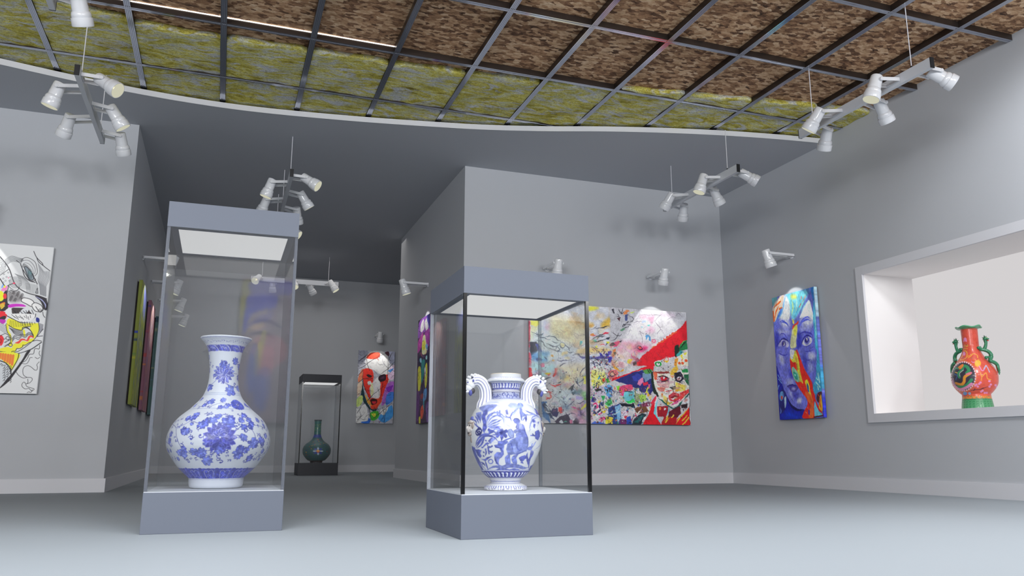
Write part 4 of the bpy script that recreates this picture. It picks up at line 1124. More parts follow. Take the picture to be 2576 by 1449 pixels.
BLUE = [
('G',(129,236,252),0.9,20,[285,-9,637,6,694,61,499,276,381,345,345,238,333,83]),
('F',(106,177,188),[-3,3,108,3,60,80,7,104]),
('G',(255,231,200),0.95,12,[156,12,245,3,216,101,187,186,120,266,16,315,5,130]),
('T',(243,113,47),26,[25,133,129,86,180,69]),
('T',(243,113,47),26,[29,290,69,193,135,119]),
('T',(243,113,47),26,[10,183,17,302]),
('T',(243,113,47),26,[140,165,190,161]),
('F',(82,141,236),[35,330,127,202,180,159,185,212,97,301,19,380]),
('G',(243,252,255),0.95,14,[244,15,299,38,347,124,345,238,306,333,174,313,108,290,185,212]),
('T',(129,200,255),22,[274,8,235,104,185,212,116,304]),
('T',(141,236,255),20,[301,26,347,124,342,263]),
('G',(243,247,106),0.9,20,[377,27,469,38,473,89,390,80]),
('T',(200,243,165),24,[388,93,398,183,358,291]),
('T',(177,243,236),26,[473,89,474,171,446,254]),
('T',(243,129,106),14,[566,81,562,111]),
('T',(243,153,129),14,[639,69,626,110,566,162]),
('T',(243,141,118),16,[547,171,516,203]),
('T',(94,200,243),24,[508,190,464,257,402,323]),
('T',(141,252,252),18,[625,116,564,187,501,263]),
('F',(82,129,188),[664,5,718,3,721,59,693,73]),
('F',(47,129,212),[745,2,793,4,787,176,758,122]),
('F',(243,254,255),[694,147,729,227,756,378,725,422,529,343,512,328,595,229]),
('T',(141,224,255),14,[694,141,596,217,513,315]),
('G',(113,122,231),1,14,[98,288,319,399,312,549,290,765,3,732,3,443]),
('G',(113,122,231),1,14,[499,363,654,350,743,425,755,548,777,820,409,778,438,504]),
('G',(231,236,255),0.9,30,[136,307,288,330,307,422,184,404]),
('G',(231,236,255),0.9,30,[529,343,722,373,721,458,572,448]),
('G',(200,205,252),0.8,30,[94,430,293,458,288,508,97,494]),
('G',(200,207,254),0.8,40,[535,455,694,466,672,512,529,504]),
('G',(59,66,200),0.9,25,[19,484,97,494,52,738,3,732]),
('G',(47,56,200),0.9,25,[437,516,506,550,500,697,448,753,419,687]),
('T',(82,99,224),12,[102,347,182,333,263,384,315,436]),
('T',(82,99,224),12,[123,331,201,330,280,405]),
('T',(82,99,224),12,[210,338,264,371,297,421]),
('T',(82,99,224),12,[131,351,200,349,254,383]),
('T',(89,103,231),18,[480,460,559,397,641,385,701,406]),
('T',(89,103,231),18,[481,447,543,382,636,347,695,381]),
('T',(89,103,231),18,[522,404,597,378,669,377]),
('F',(200,202,252),[74,620,168,561,259,605,272,663,193,685,89,666]),
('T',(47,47,153),22,[64,625,149,559,224,575,276,620]),
('T',(82,82,200),14,[86,506,184,494,270,594]),
('F',(141,141,224),[220,638,208,671,183,689,155,685,134,662,129,627,141,594,167,576,195,579,215,603]),
('F',(70,66,165),[207,630,198,653,179,666,158,664,142,647,138,621,147,598,166,585,187,588,203,605]),
('F',(243,243,255),[194,628,189,643,181,651,171,650,165,640,163,624,168,610,176,602,186,603,192,613]),
('F',(35,28,106),[178,620,175,632,168,639,161,638,156,630,155,617,159,605,165,598,172,599,177,607]),
('T',(70,70,188),12,[79,671,173,702,260,687]),
('T',(70,77,200),12,[36,705,158,744,265,731]),
('F',(231,236,255),[512,662,573,602,662,596,701,644,661,687,580,701]),
('T',(42,42,165),26,[502,679,555,600,629,579,704,620]),
('T',(70,70,200),20,[470,545,563,527,684,562,722,616]),
('F',(141,146,236),[660,644,647,673,620,689,588,685,565,663,558,631,571,602,599,586,630,591,654,613]),
('F',(59,54,165),[642,636,633,656,613,667,590,664,573,648,569,626,578,606,598,595,621,598,638,614]),
('F',(252,252,255),[623,621,618,631,610,637,600,636,593,628,591,617,595,607,604,601,614,603,621,610]),
('F',(28,23,106),[604,637,600,649,593,655,586,654,580,646,579,634,583,622,590,615,598,616,603,625]),
('T',(82,82,200),14,[509,692,596,715,688,684]),
('T',(47,51,188),22,[506,723,609,759,710,723]),
('G',(231,236,177),1,8,[359,461,447,418,450,480,416,625,399,697,297,691,306,611,333,527]),
('G',(243,243,82),0.9,10,[378,458,447,424,443,504,406,549,379,533]),
('F',(243,243,106),[373,331,398,360,393,403,372,381]),
('F',(252,70,47),[358,467,373,419,441,392,475,372,471,415,410,425]),
('G',(70,200,243),1,10,[776,199,793,202,796,493,785,821,743,816,749,608,749,365]),
('T',(177,252,255),16,[779,248,779,491,770,730]),
('F',(188,224,247),[794,4,839,20,830,257,800,373,794,190]),
('T',(231,141,224),8,[809,290,823,558,819,825]),
('T',(82,106,224),14,[823,328,825,618,836,827]),
('G',(118,125,231),1,16,[14,682,276,713,259,975,378,1141,544,1356,476,1472,325,1458,191,1335,79,1157]),
('G',(113,122,231),1,16,[422,730,764,771,731,1069,684,1165,617,1197,577,1055]),
('G',(224,231,255),0.8,30,[70,742,147,791,148,885,90,852]),
('G',(200,207,252),0.8,40,[207,1088,306,1083,279,1159,182,1138]),
('G',(224,231,255),0.8,25,[624,793,715,803,726,867,633,876]),
('G',(188,200,252),0.7,30,[592,910,680,951,654,1024,574,991]),
('G',(59,66,200),0.8,25,[242,947,317,980,308,1070,250,1052]),
('G',(59,66,200),0.8,30,[508,818,577,877,581,1017,515,934]),
('T',(70,75,200),12,[44,699,159,773,254,737]),
('T',(70,75,200),12,[22,710,140,764,261,764]),
('T',(70,75,200),12,[508,818,596,879,652,872]),
('T',(70,75,200),12,[534,756,607,771,719,765]),
('F',(82,75,177),[180,1158,279,1153,356,1165,390,1206,338,1241,251,1235,207,1186]),
('T',(47,42,141),18,[190,1159,279,1153,374,1173]),
('G',(200,200,243),0.7,12,[276,1185,343,1196,331,1221,272,1217]),
('G',(200,207,252),0.8,25,[223,1220,286,1276,280,1327,227,1272]),
('G',(231,236,255),0.9,18,[367,1333,434,1330,419,1387,353,1377]),
('G',(59,59,188),0.8,25,[288,1257,383,1270,338,1331,283,1302]),
('F',(23,35,177),[4,883,84,1104,148,1267,270,1430,400,1475,476,1472,437,1571,5,1571,4,1284,4,1085]),
('T',(16,18,94),34,[158,1268,233,1402,343,1466,458,1465]),
('G',(18,70,224),0.8,40,[146,1476,337,1523,427,1571,77,1564]),
('F',(35,40,129),[42,1220,124,1213,165,1294,132,1423,44,1497,11,1417]),
('F',(106,165,224),[40,1234,92,1224,105,1291,60,1340,27,1312]),
('F',(224,70,59),[56,1281,86,1283,77,1322,57,1314]),
('F',(188,224,255),[113,1311,146,1287,149,1359,121,1435,106,1382]),
('T',(141,188,255),12,[22,1006,67,1076]),
('T',(141,188,255),12,[27,1060,83,1118]),
('T',(141,188,255),12,[29,1140,3,1191]),
('T',(141,188,255),12,[22,1411,36,1471,18,1503]),
('F',(252,47,35),[280,819,352,833,402,728,437,771,529,974,625,1123,667,1239,688,1377,787,1536,777,1541,713,1477,661,1382,640,1573,437,1571,454,1502,542,1375,392,1193,302,1031,275,911]),
('F',(243,236,70),[283,793,347,787,372,737,400,754,442,901,450,1005,482,1149,446,1127,418,1125,394,987,376,882,328,877,288,833]),
('F',(243,247,254),[291,715,354,722,360,762,322,837,287,800]),
('T',(252,70,47),20,[422,730,443,798,466,852]),
('T',(243,141,70),14,[393,818,400,936]),
('T',(70,35,35),8,[394,903,405,975]),
('F',(153,224,188),[302,939,341,943,409,1027,419,1118,379,1128,326,1085,296,991]),
('F',(47,177,153),[325,994,381,1025,393,1091,355,1087,321,1039]),
('F',(188,243,224),[337,1027,360,1036,348,1054]),
('F',(247,243,59),[522,1127,561,1111,584,1157,607,1285,635,1368,617,1360,571,1276,527,1165]),
('F',(47,94,177),[547,1161,572,1182,582,1264,556,1243]),
('G',(255,118,47),0.9,12,[509,1253,597,1297,636,1362,622,1566,540,1563,573,1433,544,1356]),
('T',(141,23,23),8,[543,1369,574,1420,569,1464]),
('F',(59,47,177),[544,1482,567,1483,557,1538,539,1531]),
('T',(255,177,141),8,[491,1498,508,1517]),
('T',(255,177,141),8,[525,1443,533,1456]),
('F',(70,177,224),[722,1068,773,772,791,774,810,1088,800,1261,736,1269,679,1302,653,1200]),
('F',(118,212,236),[660,1388,713,1483,777,1541,659,1561,642,1554]),
('T',(188,254,255),16,[727,1106,751,1133]),
('T',(188,254,255),16,[713,1155,777,1222]),
('T',(188,254,255),16,[760,1053,775,1160]),
('T',(188,254,255),16,[734,1206,748,1245]),
('F',(82,47,59),[703,1328,735,1281,790,1272,794,1310,740,1399,706,1378]),
('F',(252,188,47),[785,1309,787,1493,748,1485,726,1441,754,1356]),
('T',(243,59,35),16,[781,1346,748,1405,767,1474]),
('T',(224,70,47),12,[732,1305,756,1332]),
('F',(82,35,35),[641,1560,785,1548,784,1560,640,1573]),
('F',(47,59,224),[810,1212,793,1560,828,1559,827,1336,824,965,806,964]),
('S',(255,106,141),9,[815,840,820,996,827,1250,819,1561])]
LINE = [
('S',(37,35,42),8,[310,145,373,218,416,286,458,390,489,442,540,486,615,522,720,545,790,570]),
('S',(37,35,42),6,[615,61,651,128,708,184,722,211,790,263]),
('S',(37,35,42),6,[651,128,670,169,716,208]),
('S',(112,115,120),3,[359,177,400,137,429,129,477,143,524,151]),
('S',(112,115,120),3,[360,189,401,148,431,138,478,151,524,154]),
('S',(112,115,120),3,[361,202,402,159,432,148,479,159,525,157]),
('S',(112,115,120),3,[363,214,403,170,433,157,480,166,525,160]),
('S',(112,115,120),3,[364,226,405,181,434,166,480,174,525,164]),
('S',(112,115,120),3,[366,239,406,192,435,175,481,182,526,167]),
('S',(112,115,120),3,[367,251,407,203,436,185,482,190,526,170]),
('S',(37,35,42),4,[508,189,519,152,553,134,595,145,640,178,661,231,673,290,656,328]),
('S',(100,100,107),4,[508,195,531,169,577,165,622,203,649,256,649,310]),
('S',(100,100,107),3,[524,242,539,198,581,201,622,246,638,305]),
('S',(75,75,82),3,[535,206,532,243]),
('S',(75,75,82),3,[542,207,539,244]),
('S',(75,75,82),3,[548,208,546,245]),
('S',(75,75,82),3,[555,211,553,247]),
('S',(75,75,82),3,[562,215,560,251]),
('S',(75,75,82),3,[569,220,567,255]),
('S',(75,75,82),3,[576,226,574,261]),
('S',(75,75,82),3,[583,232,582,267]),
('S',(75,75,82),3,[591,240,590,275]),
('S',(75,75,82),3,[598,249,597,283]),
('S',(75,75,82),3,[606,259,605,292]),
('S',(75,75,82),3,[614,270,613,303]),
('S',(75,75,82),3,[621,282,621,314]),
('S',(75,75,82),3,[629,295,629,327]),
('S',(75,75,82),3,[637,309,637,340]),
('S',(75,75,82),3,[645,324,646,355]),
('F',(150,162,172),[546,240,569,238,610,283,636,335,645,365,620,378,590,339,564,287]),
('C',(37,35,42),6,[546,240,569,238,610,283,639,335,647,364,620,378,590,339,564,287]),
('C',(75,100,105),3,[625,323,622,360,610,370,595,347,587,304,589,267,602,256,616,280]),
('C',(75,100,105),3,[620,320,618,347,609,355,598,338,592,307,594,279,603,272,614,289]),
('C',(75,100,105),3,[615,318,613,335,607,339,601,329,597,309,598,292,604,288,611,298]),
('G',(112,157,162),0.8,8,[589,279,617,295,614,319,597,308]),
('S',(37,35,42),7,[508,213,531,265,560,341,611,385,664,399]),
('S',(37,35,42),6,[537,271,586,345,616,385,652,382,665,363]),
('S',(37,35,42),7,[628,306,654,358,686,416]),
('S',(37,35,42),5,[465,174,510,207]),
('C',(37,35,42),5,[693,457,686,488,683,512,697,517,698,499]),
('S',(120,122,127),3,[466,318,500,351,516,404,518,469]),
('S',(120,122,127),3,[475,321,512,357,528,408,531,472]),
('S',(120,122,127),3,[485,324,523,362,541,412,544,474]),
('S',(120,122,127),3,[494,327,535,367,554,416,557,476]),
('S',(120,122,127),3,[504,330,547,372,566,419,570,478]),
('S',(120,122,127),3,[513,333,559,377,579,423,583,480]),
('S',(120,122,127),3,[523,335,571,382,592,427,596,482]),
('S',(120,122,127),3,[532,338,582,387,605,431,609,484]),
('S',(120,122,127),3,[542,341,594,392,617,435,622,486]),
('S',(120,122,130),3,[667,182,692,277,687,373,709,432,724,527]),
('S',(120,122,130),3,[677,197,701,283,694,378,714,435,729,528]),
('S',(120,122,130),3,[688,211,709,290,701,382,719,437,733,530]),
('S',(120,122,130),3,[699,226,718,296,708,386,725,440,738,531]),
('S',(120,122,130),3,[710,241,726,303,716,391,730,442,743,533]),
('S',(120,122,130),3,[721,256,735,310,723,395,736,445,748,534]),
('S',(120,122,130),3,[732,271,743,316,730,399,741,448,753,536]),
('S',(120,122,130),3,[742,273,752,323,737,403,747,450,757,537]),
('S',(120,122,130),3,[751,272,760,329,744,408,752,453,762,539]),
('S',(120,122,130),3,[760,271,768,336,751,412,758,456,767,540]),
('S',(120,122,130),3,[769,270,777,343,759,416,763,458,772,542]),
('S',(120,122,130),3,[779,270,785,349,766,421,769,461,777,543]),
('S',(120,122,130),3,[788,269,794,356,773,425,774,463,781,544]),
('S',(125,127,132),3,[578,411,589,464,599,511]),
('S',(125,127,132),3,[591,413,602,466,612,513]),
('S',(125,127,132),3,[605,415,616,467,626,514]),
('S',(125,127,132),3,[618,417,629,469,639,516]),
('S',(125,127,132),3,[632,420,643,470,653,517]),
('S',(125,127,132),3,[646,422,656,472,666,519]),
('S',(125,127,132),3,[659,424,670,473,680,520]),
('S',(125,127,132),3,[673,426,683,475,693,522]),
('S',(125,127,132),3,[686,428,697,476,707,523]),
('C',(120,122,127),3,[492,412,491,416,486,419,480,419,476,415,475,411,478,407,484,405,490,407]),
('C',(120,122,127),3,[501,411,498,422,488,428,477,427,468,419,467,408,473,399,485,396,496,401]),
('C',(120,122,127),3,[509,411,505,427,491,437,473,435,461,423,459,406,468,392,485,388,501,395]),
('C',(120,122,127),3,[517,410,512,432,493,445,470,443,453,426,451,403,463,384,486,379,507,389]),
('C',(120,122,127),3,[526,409,519,437,496,454,467,451,446,430,442,401,458,377,486,370,513,383]),
('C',(120,122,127),3,[534,409,526,443,498,462,463,459,438,433,434,398,453,370,487,361,519,376]),
('C',(120,122,127),3,[542,408,533,448,500,471,460,467,431,437,426,396,448,362,487,352,524,370]),
('C',(120,122,127),3,[336,245,333,262,324,270,312,264,306,247,308,230,318,222,330,228]),
('C',(120,122,127),3,[348,244,343,274,326,287,305,277,294,248,299,218,316,204,337,215]),
('C',(120,122,127),3,[360,243,353,286,328,305,298,290,282,249,289,206,314,187,344,202]),
('C',(120,122,127),3,[372,242,363,297,330,323,291,303,270,250,279,195,312,169,351,188]),
('S',(37,35,42),5,[332,346,405,275]),
('S',(37,35,42),8,[336,382,373,438,397,472,411,513]),
('S',(37,35,42),6,[397,472,424,446,462,426]),
('S',(37,35,42),6,[424,446,418,530]),
('S',(37,35,42),6,[445,498,476,508,510,494,522,463]),
('S',(37,35,42),4,[425,458,448,480,469,491]),
('C',(112,112,120),3,[359,332,365,325,373,331,367,339]),
('C',(112,112,120),3,[387,360,393,352,401,359,395,367]),
('C',(112,112,120),3,[359,380,365,372,373,379,367,387]),
('C',(112,112,120),3,[397,312,403,304,411,310,405,318]),
('C',(112,112,120),3,[382,402,388,394,396,401,390,409]),
('C',(112,112,120),3,[417,399,423,392,431,398,425,406]),
('C',(112,112,120),3,[422,357,428,350,436,356,430,364]),
('C',(112,112,120),3,[364,421,370,414,378,420,372,428]),
('F',(237,162,187),[420,366,419,371,416,375,411,375,408,372,406,368,406,363,410,359,414,359,418,362]),
('F',(250,75,112),[482,421,480,427,474,430,467,431,460,428,457,423,459,418,465,415,472,414,479,417]),
('F',(255,150,212),[361,510,381,467,415,459,406,507]),
('F',(255,255,50),[377,474,389,449,397,472]),
('F',(137,187,250),[357,481,368,439,376,468]),
('F',(57,50,55),[363,622,396,514,418,530,435,635,452,651,433,711,375,727]),
('F',(255,255,62),[395,567,393,600,378,621,358,622,340,603,330,571,332,538,346,517,367,515,385,535]),
('F',(255,62,75),[419,565,418,583,411,594,400,595,390,584,385,567,387,550,394,539,404,538,414,548]),
('F',(255,50,62),[376,732,432,741,438,798,384,801]),
('F',(255,137,62),[367,651,409,631,409,672,392,702,370,680]),
('T',(237,237,75),9,[369,669,396,649]),
('T',(237,237,75),9,[375,686,403,660]),
('T',(237,237,75),9,[382,703,409,672]),
('F',(220,50,212),[439,670,457,651,516,641,577,644,605,665,520,671,461,686]),
('G',(87,80,82),0.55,20,[423,524,502,506,569,561,553,610,454,622]),
('S',(50,45,50),3,[427,517,438,508,446,523]),
('S',(50,45,50),3,[463,539,474,530,482,545]),
('S',(50,45,50),3,[499,561,511,552,518,567]),
('S',(50,45,50),3,[536,583,547,574,555,589]),
('S',(50,45,50),3,[442,613,453,604,460,619]),
('S',(50,45,50),3,[466,530,477,520,485,535]),
('S',(50,45,50),3,[502,551,514,542,521,557]),
('S',(50,45,50),3,[539,573,550,564,558,579]),
('S',(50,45,50),3,[445,604,456,595,463,610]),
('S',(50,45,50),3,[469,520,480,511,488,526]),
('S',(50,45,50),3,[505,542,517,533,524,547]),
('S',(50,45,50),3,[542,564,553,554,561,569]),
('S',(50,45,50),3,[448,594,459,585,466,600]),
('S',(50,45,50),3,[484,616,495,607,503,622]),
('S',(50,45,50),3,[508,532,520,523,527,538]),
('S',(50,45,50),3,[545,554,556,545,564,560]),
('S',(50,45,50),3,[450,584,462,575,469,590]),
('S',(50,45,50),3,[487,606,498,597,506,612]),
('S',(50,45,50),3,[511,522,523,513,530,528]),
('S',(50,45,50),3,[548,544,559,535,567,550]),
('S',(50,45,50),3,[453,575,465,566,472,581]),
('S',(50,45,50),3,[490,597,501,588,509,602]),
('S',(50,45,50),3,[514,513,526,503,533,518]),
('S',(50,45,50),3,[551,534,562,525,570,540]),
('S',(50,45,50),3,[456,565,468,556,475,571]),
('S',(50,45,50),3,[493,587,504,578,512,593]),
('F',(255,255,255),[557,592,580,572,643,586,677,619,661,662,607,636,564,615]),
('C',(37,35,42),6,[557,592,580,572,643,586,677,619,661,662,607,636,564,615]),
('F',(255,255,255),[660,650,687,619,741,639,766,679,748,710,697,707]),
('C',(37,35,42),6,[660,650,687,619,741,639,766,679,748,710,697,707]),
('C',(37,35,42),4,[727,699,740,681,757,698]),
('F',(55,50,60),[680,548,737,604,776,684,802,683,791,576,720,545]),
('S',(187,192,237),5,[690,553,745,585,786,630]),
('S',(187,192,237),5,[701,558,754,594,787,637]),
('S',(187,192,237),5,[712,563,762,603,788,644]),
('S',(187,192,237),5,[723,569,770,612,788,652]),
('S',(187,192,237),5,[734,574,778,621,789,659]),
('S',(187,192,237),5,[745,579,786,630,790,666]),
('F',(75,67,70),[477,697,521,683,613,689,658,733,694,784,493,795]),
('F',(245,247,250),[424,718,471,691,487,743,513,794,448,798]),
('F',(237,240,245),[531,776,583,690,634,699,620,759,684,784,543,792]),
('S',(37,35,42),5,[493,708,527,741,547,787]),
('S',(37,35,42),5,[509,729,543,771,558,786]),
('S',(37,35,42),5,[524,749,554,766,568,786]),
('S',(37,35,42),5,[534,723,566,762,578,785]),
('S',(37,35,42),5,[550,744,578,757,588,784]),
('S',(37,35,42),5,[560,718,589,752,598,784]),
('S',(37,35,42),5,[576,739,601,747,608,783]),
('S',(37,35,42),5,[586,713,613,742,618,783]),
('S',(37,35,42),5,[602,734,624,738,628,782]),
('S',(37,35,42),5,[612,708,640,768,638,782]),
('S',(37,35,42),5,[627,729,651,763,648,781]),
('S',(37,35,42),5,[638,703,663,758,658,780]),
('S',(37,35,42),5,[653,724,675,753,669,780]),
('S',(37,35,42),5,[664,698,687,749,679,779]),
('S',(37,35,42),6,[697,660,739,716,767,697,769,667]),
('S',(37,35,42),5,[769,715,778,750,796,772]),
('F',(255,50,62),[379,759,436,756,440,792,418,824,385,814]),
('F',(50,45,50),[383,796,428,775,432,811,386,826]),
('F',(212,50,200),[385,814,438,823,422,861,388,844]),
('S',(37,35,42),7,[443,774,516,813,583,840,640,824,699,778,706,740]),
('F',(255,255,255),[478,753,674,742,699,778,650,824,582,834,521,806]),
('S',(37,35,42),4,[484,759,519,788]),
('S',(37,35,42),4,[505,776,536,797]),
('S',(37,35,42),4,[522,762,553,807]),
('S',(37,35,42),4,[543,779,566,786]),
('S',(37,35,42),4,[561,765,583,795]),
('S',(37,35,42),4,[582,781,600,805]),
('S',(37,35,42),4,[599,767,614,784]),
('S',(37,35,42),4,[617,753,631,793]),
('S',(37,35,42),4,[638,770,648,803]),
('S',(37,35,42),4,[656,756,662,782]),
('F',(255,250,62),[462,803,522,818,583,846,663,841,727,838,738,843,708,864,605,894,597,925,521,904,453,859]),
('S',(37,35,42),6,[448,859,521,904,597,919,604,888,687,871,727,844]),
('S',(75,67,37),3,[480,821,483,894]),
('S',(75,67,37),3,[496,822,499,892]),
('S',(75,67,37),3,[512,823,514,890]),
('S',(75,67,37),3,[528,824,530,888]),
('S',(75,67,37),3,[544,825,545,886]),
('S',(75,67,37),3,[560,826,561,884]),
('S',(75,67,37),3,[576,827,577,882]),
('S',(75,67,37),3,[593,836,592,880]),
('S',(75,67,37),3,[609,835,608,878]),
('S',(75,67,37),3,[625,834,624,876]),
('S',(75,67,37),3,[641,833,640,874]),
('S',(75,67,37),3,[657,833,655,871]),
('S',(75,67,37),3,[672,832,671,869]),
('S',(37,35,42),4,[587,827,597,870]),
('S',(37,35,42),4,[610,828,620,867]),
('S',(37,35,42),4,[634,828,643,863]),
('S',(37,35,42),4,[657,829,666,860]),
('S',(37,35,42),4,[681,829,689,857]),
('S',(37,35,42),4,[704,830,712,854]),
('F',(37,50,150),[715,777,743,787,747,824,719,820]),
('F',(255,250,62),[670,884,737,837,751,917,718,1005,695,944]),
('S',(37,35,42),6,[741,825,755,904,741,973,710,1030]),
('S',(112,112,125),3,[753,836,764,941]),
('S',(112,112,125),3,[759,839,768,936]),
('S',(112,112,125),3,[765,841,772,931]),
('S',(112,112,125),3,[770,843,776,926]),
('S',(112,112,125),3,[776,845,780,920]),
('S',(112,112,125),3,[782,847,783,915]),
('S',(112,112,125),3,[787,849,787,910]),
('S',(37,35,42),6,[742,979,794,970]),
('S',(37,35,42),6,[710,1030,746,1019,790,1026]),
('S',(37,35,42),5,[746,973,792,896]),
('F',(255,250,62),[448,865,471,877,476,925,502,973,520,1039,525,1081,505,1094,493,1076,506,1058,495,997,462,938]),
('S',(37,35,42),5,[443,866,468,950,504,991,505,1045,488,1083]),
('C',(37,35,42),5,[492,1070,512,1060,527,1081,516,1097,497,1088]),
('S',(75,75,82),4,[479,901,528,916,576,926,609,930]),
('S',(75,75,82),4,[483,905,528,924,577,934,609,939]),
('S',(75,75,82),4,[488,910,529,931,578,942,610,948]),
('S',(75,75,82),4,[493,914,530,938,579,950,611,956]),
('S',(75,75,82),4,[497,919,531,945,580,958,612,965]),
('S',(75,75,82),4,[502,924,532,953,581,966,613,973]),
('S',(75,75,82),4,[507,928,532,960,581,973,613,973]),
('S',(62,62,70),4,[596,913,626,893,671,915,709,974]),
('S',(62,62,70),4,[601,908,631,891,676,920,710,978]),
('S',(62,62,70),4,[606,902,636,890,680,924,710,982]),
('S',(62,62,70),4,[610,897,641,888,685,929,710,985]),
('S',(62,62,70),4,[615,892,646,887,690,934,711,989]),
('F',(255,250,50),[607,918,623,917,634,972,625,985]),
('S',(37,35,42),5,[521,1045,543,1007,576,1018,604,986,637,996,665,964,710,981]),
('S',(37,35,42),5,[519,1029,541,991,574,1000,603,974,635,982,664,952,709,970]),
('S',(37,35,42),5,[517,1013,539,976,572,981,601,961,634,967,663,940,707,959]),
('F',(255,82,62),[548,1056,578,1036,596,1011,628,1009,650,1020,667,977,699,975,714,999,684,988,667,1032,635,1027,609,1028,586,1060]),
('F',(255,250,62),[420,1122,485,1101,523,1111,539,1068,591,1060,615,1034,663,1038,681,1007,712,1005,714,1023,675,1050,645,1069,617,1101,571,1115,563,1140,529,1166,423,1152]),
('S',(37,35,42),6,[529,1166,532,1147,563,1140,571,1115,597,1114,621,1095,624,1076,645,1075,675,1050,690,1043]),
('S',(37,35,42),6,[423,1152,476,1156,529,1169,597,1163,653,1142]),
('S',(37,35,42),6,[529,1166,594,1139,667,1074,714,1020]),
('F',(250,50,62),[404,984,431,994,444,1030,436,1079,416,1086]),
('C',(150,25,37),5,[408,1020,422,1031,423,1055,413,1062]),
('S',(37,35,42),5,[405,990,434,970,454,963,482,980,507,1015]),
('C',(37,35,42),5,[463,999,478,992,493,1010,482,1025,463,1017]),
('S',(37,35,42),4,[439,1018,450,1024,454,1011]),
('S',(37,35,42),4,[459,1046,470,1051,473,1039]),
('S',(37,35,42),4,[478,1073,489,1079,493,1067]),
('S',(37,35,42),4,[488,1023,500,1028,503,1016]),
('S',(37,35,42),4,[450,1053,462,1058,465,1046]),
('S',(37,35,42),4,[470,1080,481,1086,485,1074]),
('S',(37,35,42),4,[480,1030,491,1035,495,1023]),
('S',(37,35,42),4,[500,1057,511,1063,515,1050]),
('S',(37,35,42),4,[462,1087,473,1093,477,1081]),
('S',(37,35,42),4,[472,1037,483,1042,487,1030]),
('S',(37,35,42),4,[491,1064,503,1070,506,1058]),
('S',(37,35,42),4,[454,1095,465,1100,468,1088]),
('S',(100,100,107),3,[389,850,445,884]),
('S',(100,100,107),3,[391,865,450,902]),
('S',(100,100,107),3,[392,880,455,920]),
('S',(100,100,107),3,[394,894,461,938]),
('S',(100,100,107),3,[396,909,466,956]),
('S',(100,100,107),3,[397,923,471,974]),
('F',(255,252,62),[424,1158,598,1169,590,1248,544,1352,516,1287,433,1242]),
('S',(37,35,42),7,[597,1163,589,1236,544,1352]),
('T',(255,137,62),22,[431,1176,430,1218]),
('T',(255,137,62),22,[454,1178,454,1231]),
('T',(255,137,62),22,[477,1181,477,1245]),
('T',(255,137,62),22,[501,1184,501,1258]),
('T',(255,137,62),22,[524,1186,524,1272]),
('T',(255,137,62),22,[547,1189,547,1285]),
('F',(225,230,235),[434,1248,477,1264,518,1299,545,1358,548,1387,501,1478,464,1515]),
('S',(37,35,42),9,[434,1248,488,1270,531,1322,551,1393]),
('S',(37,35,42),4,[439,1290,448,1277,459,1289,452,1301]),
('S',(37,35,42),4,[471,1331,480,1319,491,1330,484,1342]),
('S',(37,35,42),4,[503,1372,512,1360,524,1371,517,1384]),
('S',(37,35,42),4,[535,1414,544,1401,556,1413,549,1425]),
('S',(37,35,42),4,[484,1457,493,1445,505,1457,498,1469]),
('S',(37,35,42),4,[497,1320,506,1308,517,1320,510,1332]),
('S',(37,35,42),4,[529,1362,538,1349,549,1361,542,1373]),
('S',(37,35,42),4,[478,1406,487,1394,499,1405,492,1417]),
('S',(37,35,42),4,[510,1447,519,1435,531,1447,524,1459]),
('S',(37,35,42),4,[522,1310,531,1297,543,1309,536,1321]),
('S',(37,35,42),4,[472,1354,481,1342,492,1353,485,1366]),
('S',(37,35,42),4,[504,1395,513,1383,525,1395,518,1407]),
('S',(37,35,42),4,[536,1437,545,1425,557,1436,550,1448]),
('S',(37,35,42),4,[465,1302,474,1290,486,1302,479,1314]),
('S',(37,35,42),4,[498,1344,507,1331,518,1343,511,1355]),
('S',(37,35,42),4,[530,1385,539,1373,551,1384,544,1397]),
('S',(37,35,42),4,[479,1429,488,1417,500,1428,493,1441]),
('S',(37,35,42),4,[491,1292,500,1279,512,1291,505,1303]),
('S',(37,35,42),4,[523,1333,533,1321,544,1332,537,1345]),
('S',(37,35,42),4,[473,1377,482,1365,493,1377,487,1389]),
('S',(37,35,42),4,[505,1419,514,1406,526,1418,519,1430]),
('S',(37,35,42),4,[537,1460,546,1448,558,1459,551,1472]),
('F',(37,35,42),[465,1521,553,1381,631,1234,664,1148,699,1128,661,1215,596,1350,535,1460,466,1533]),
('S',(37,35,42),9,[653,1142,713,1109,791,1038]),
('S',(37,35,42),5,[613,1265,659,1245,681,1208,693,1171,729,1163,735,1114,755,1107,777,1109,778,1069]),
('S',(37,35,42),4,[635,1270,677,1269,695,1238,702,1207,723,1203]),
('S',(37,35,42),4,[749,1199,772,1213,792,1197]),
('S',(37,35,42),4,[784,1130,782,1161,796,1185]),
('S',(37,35,42),4,[586,1350,617,1391,662,1420,698,1413,735,1414,748,1435,730,1466,705,1478]),
('S',(37,35,42),4,[698,1413,664,1390,651,1342,660,1305,690,1289,723,1303,758,1332,779,1331,781,1301,773,1277,791,1246]),
('S',(37,35,42),4,[705,1430,711,1466,695,1485,708,1508,741,1519,774,1530,765,1549,749,1549,726,1526,695,1533,664,1510,660,1480,677,1461,695,1485]),
('S',(37,35,42),4,[715,1571,730,1562,751,1567,759,1537])]
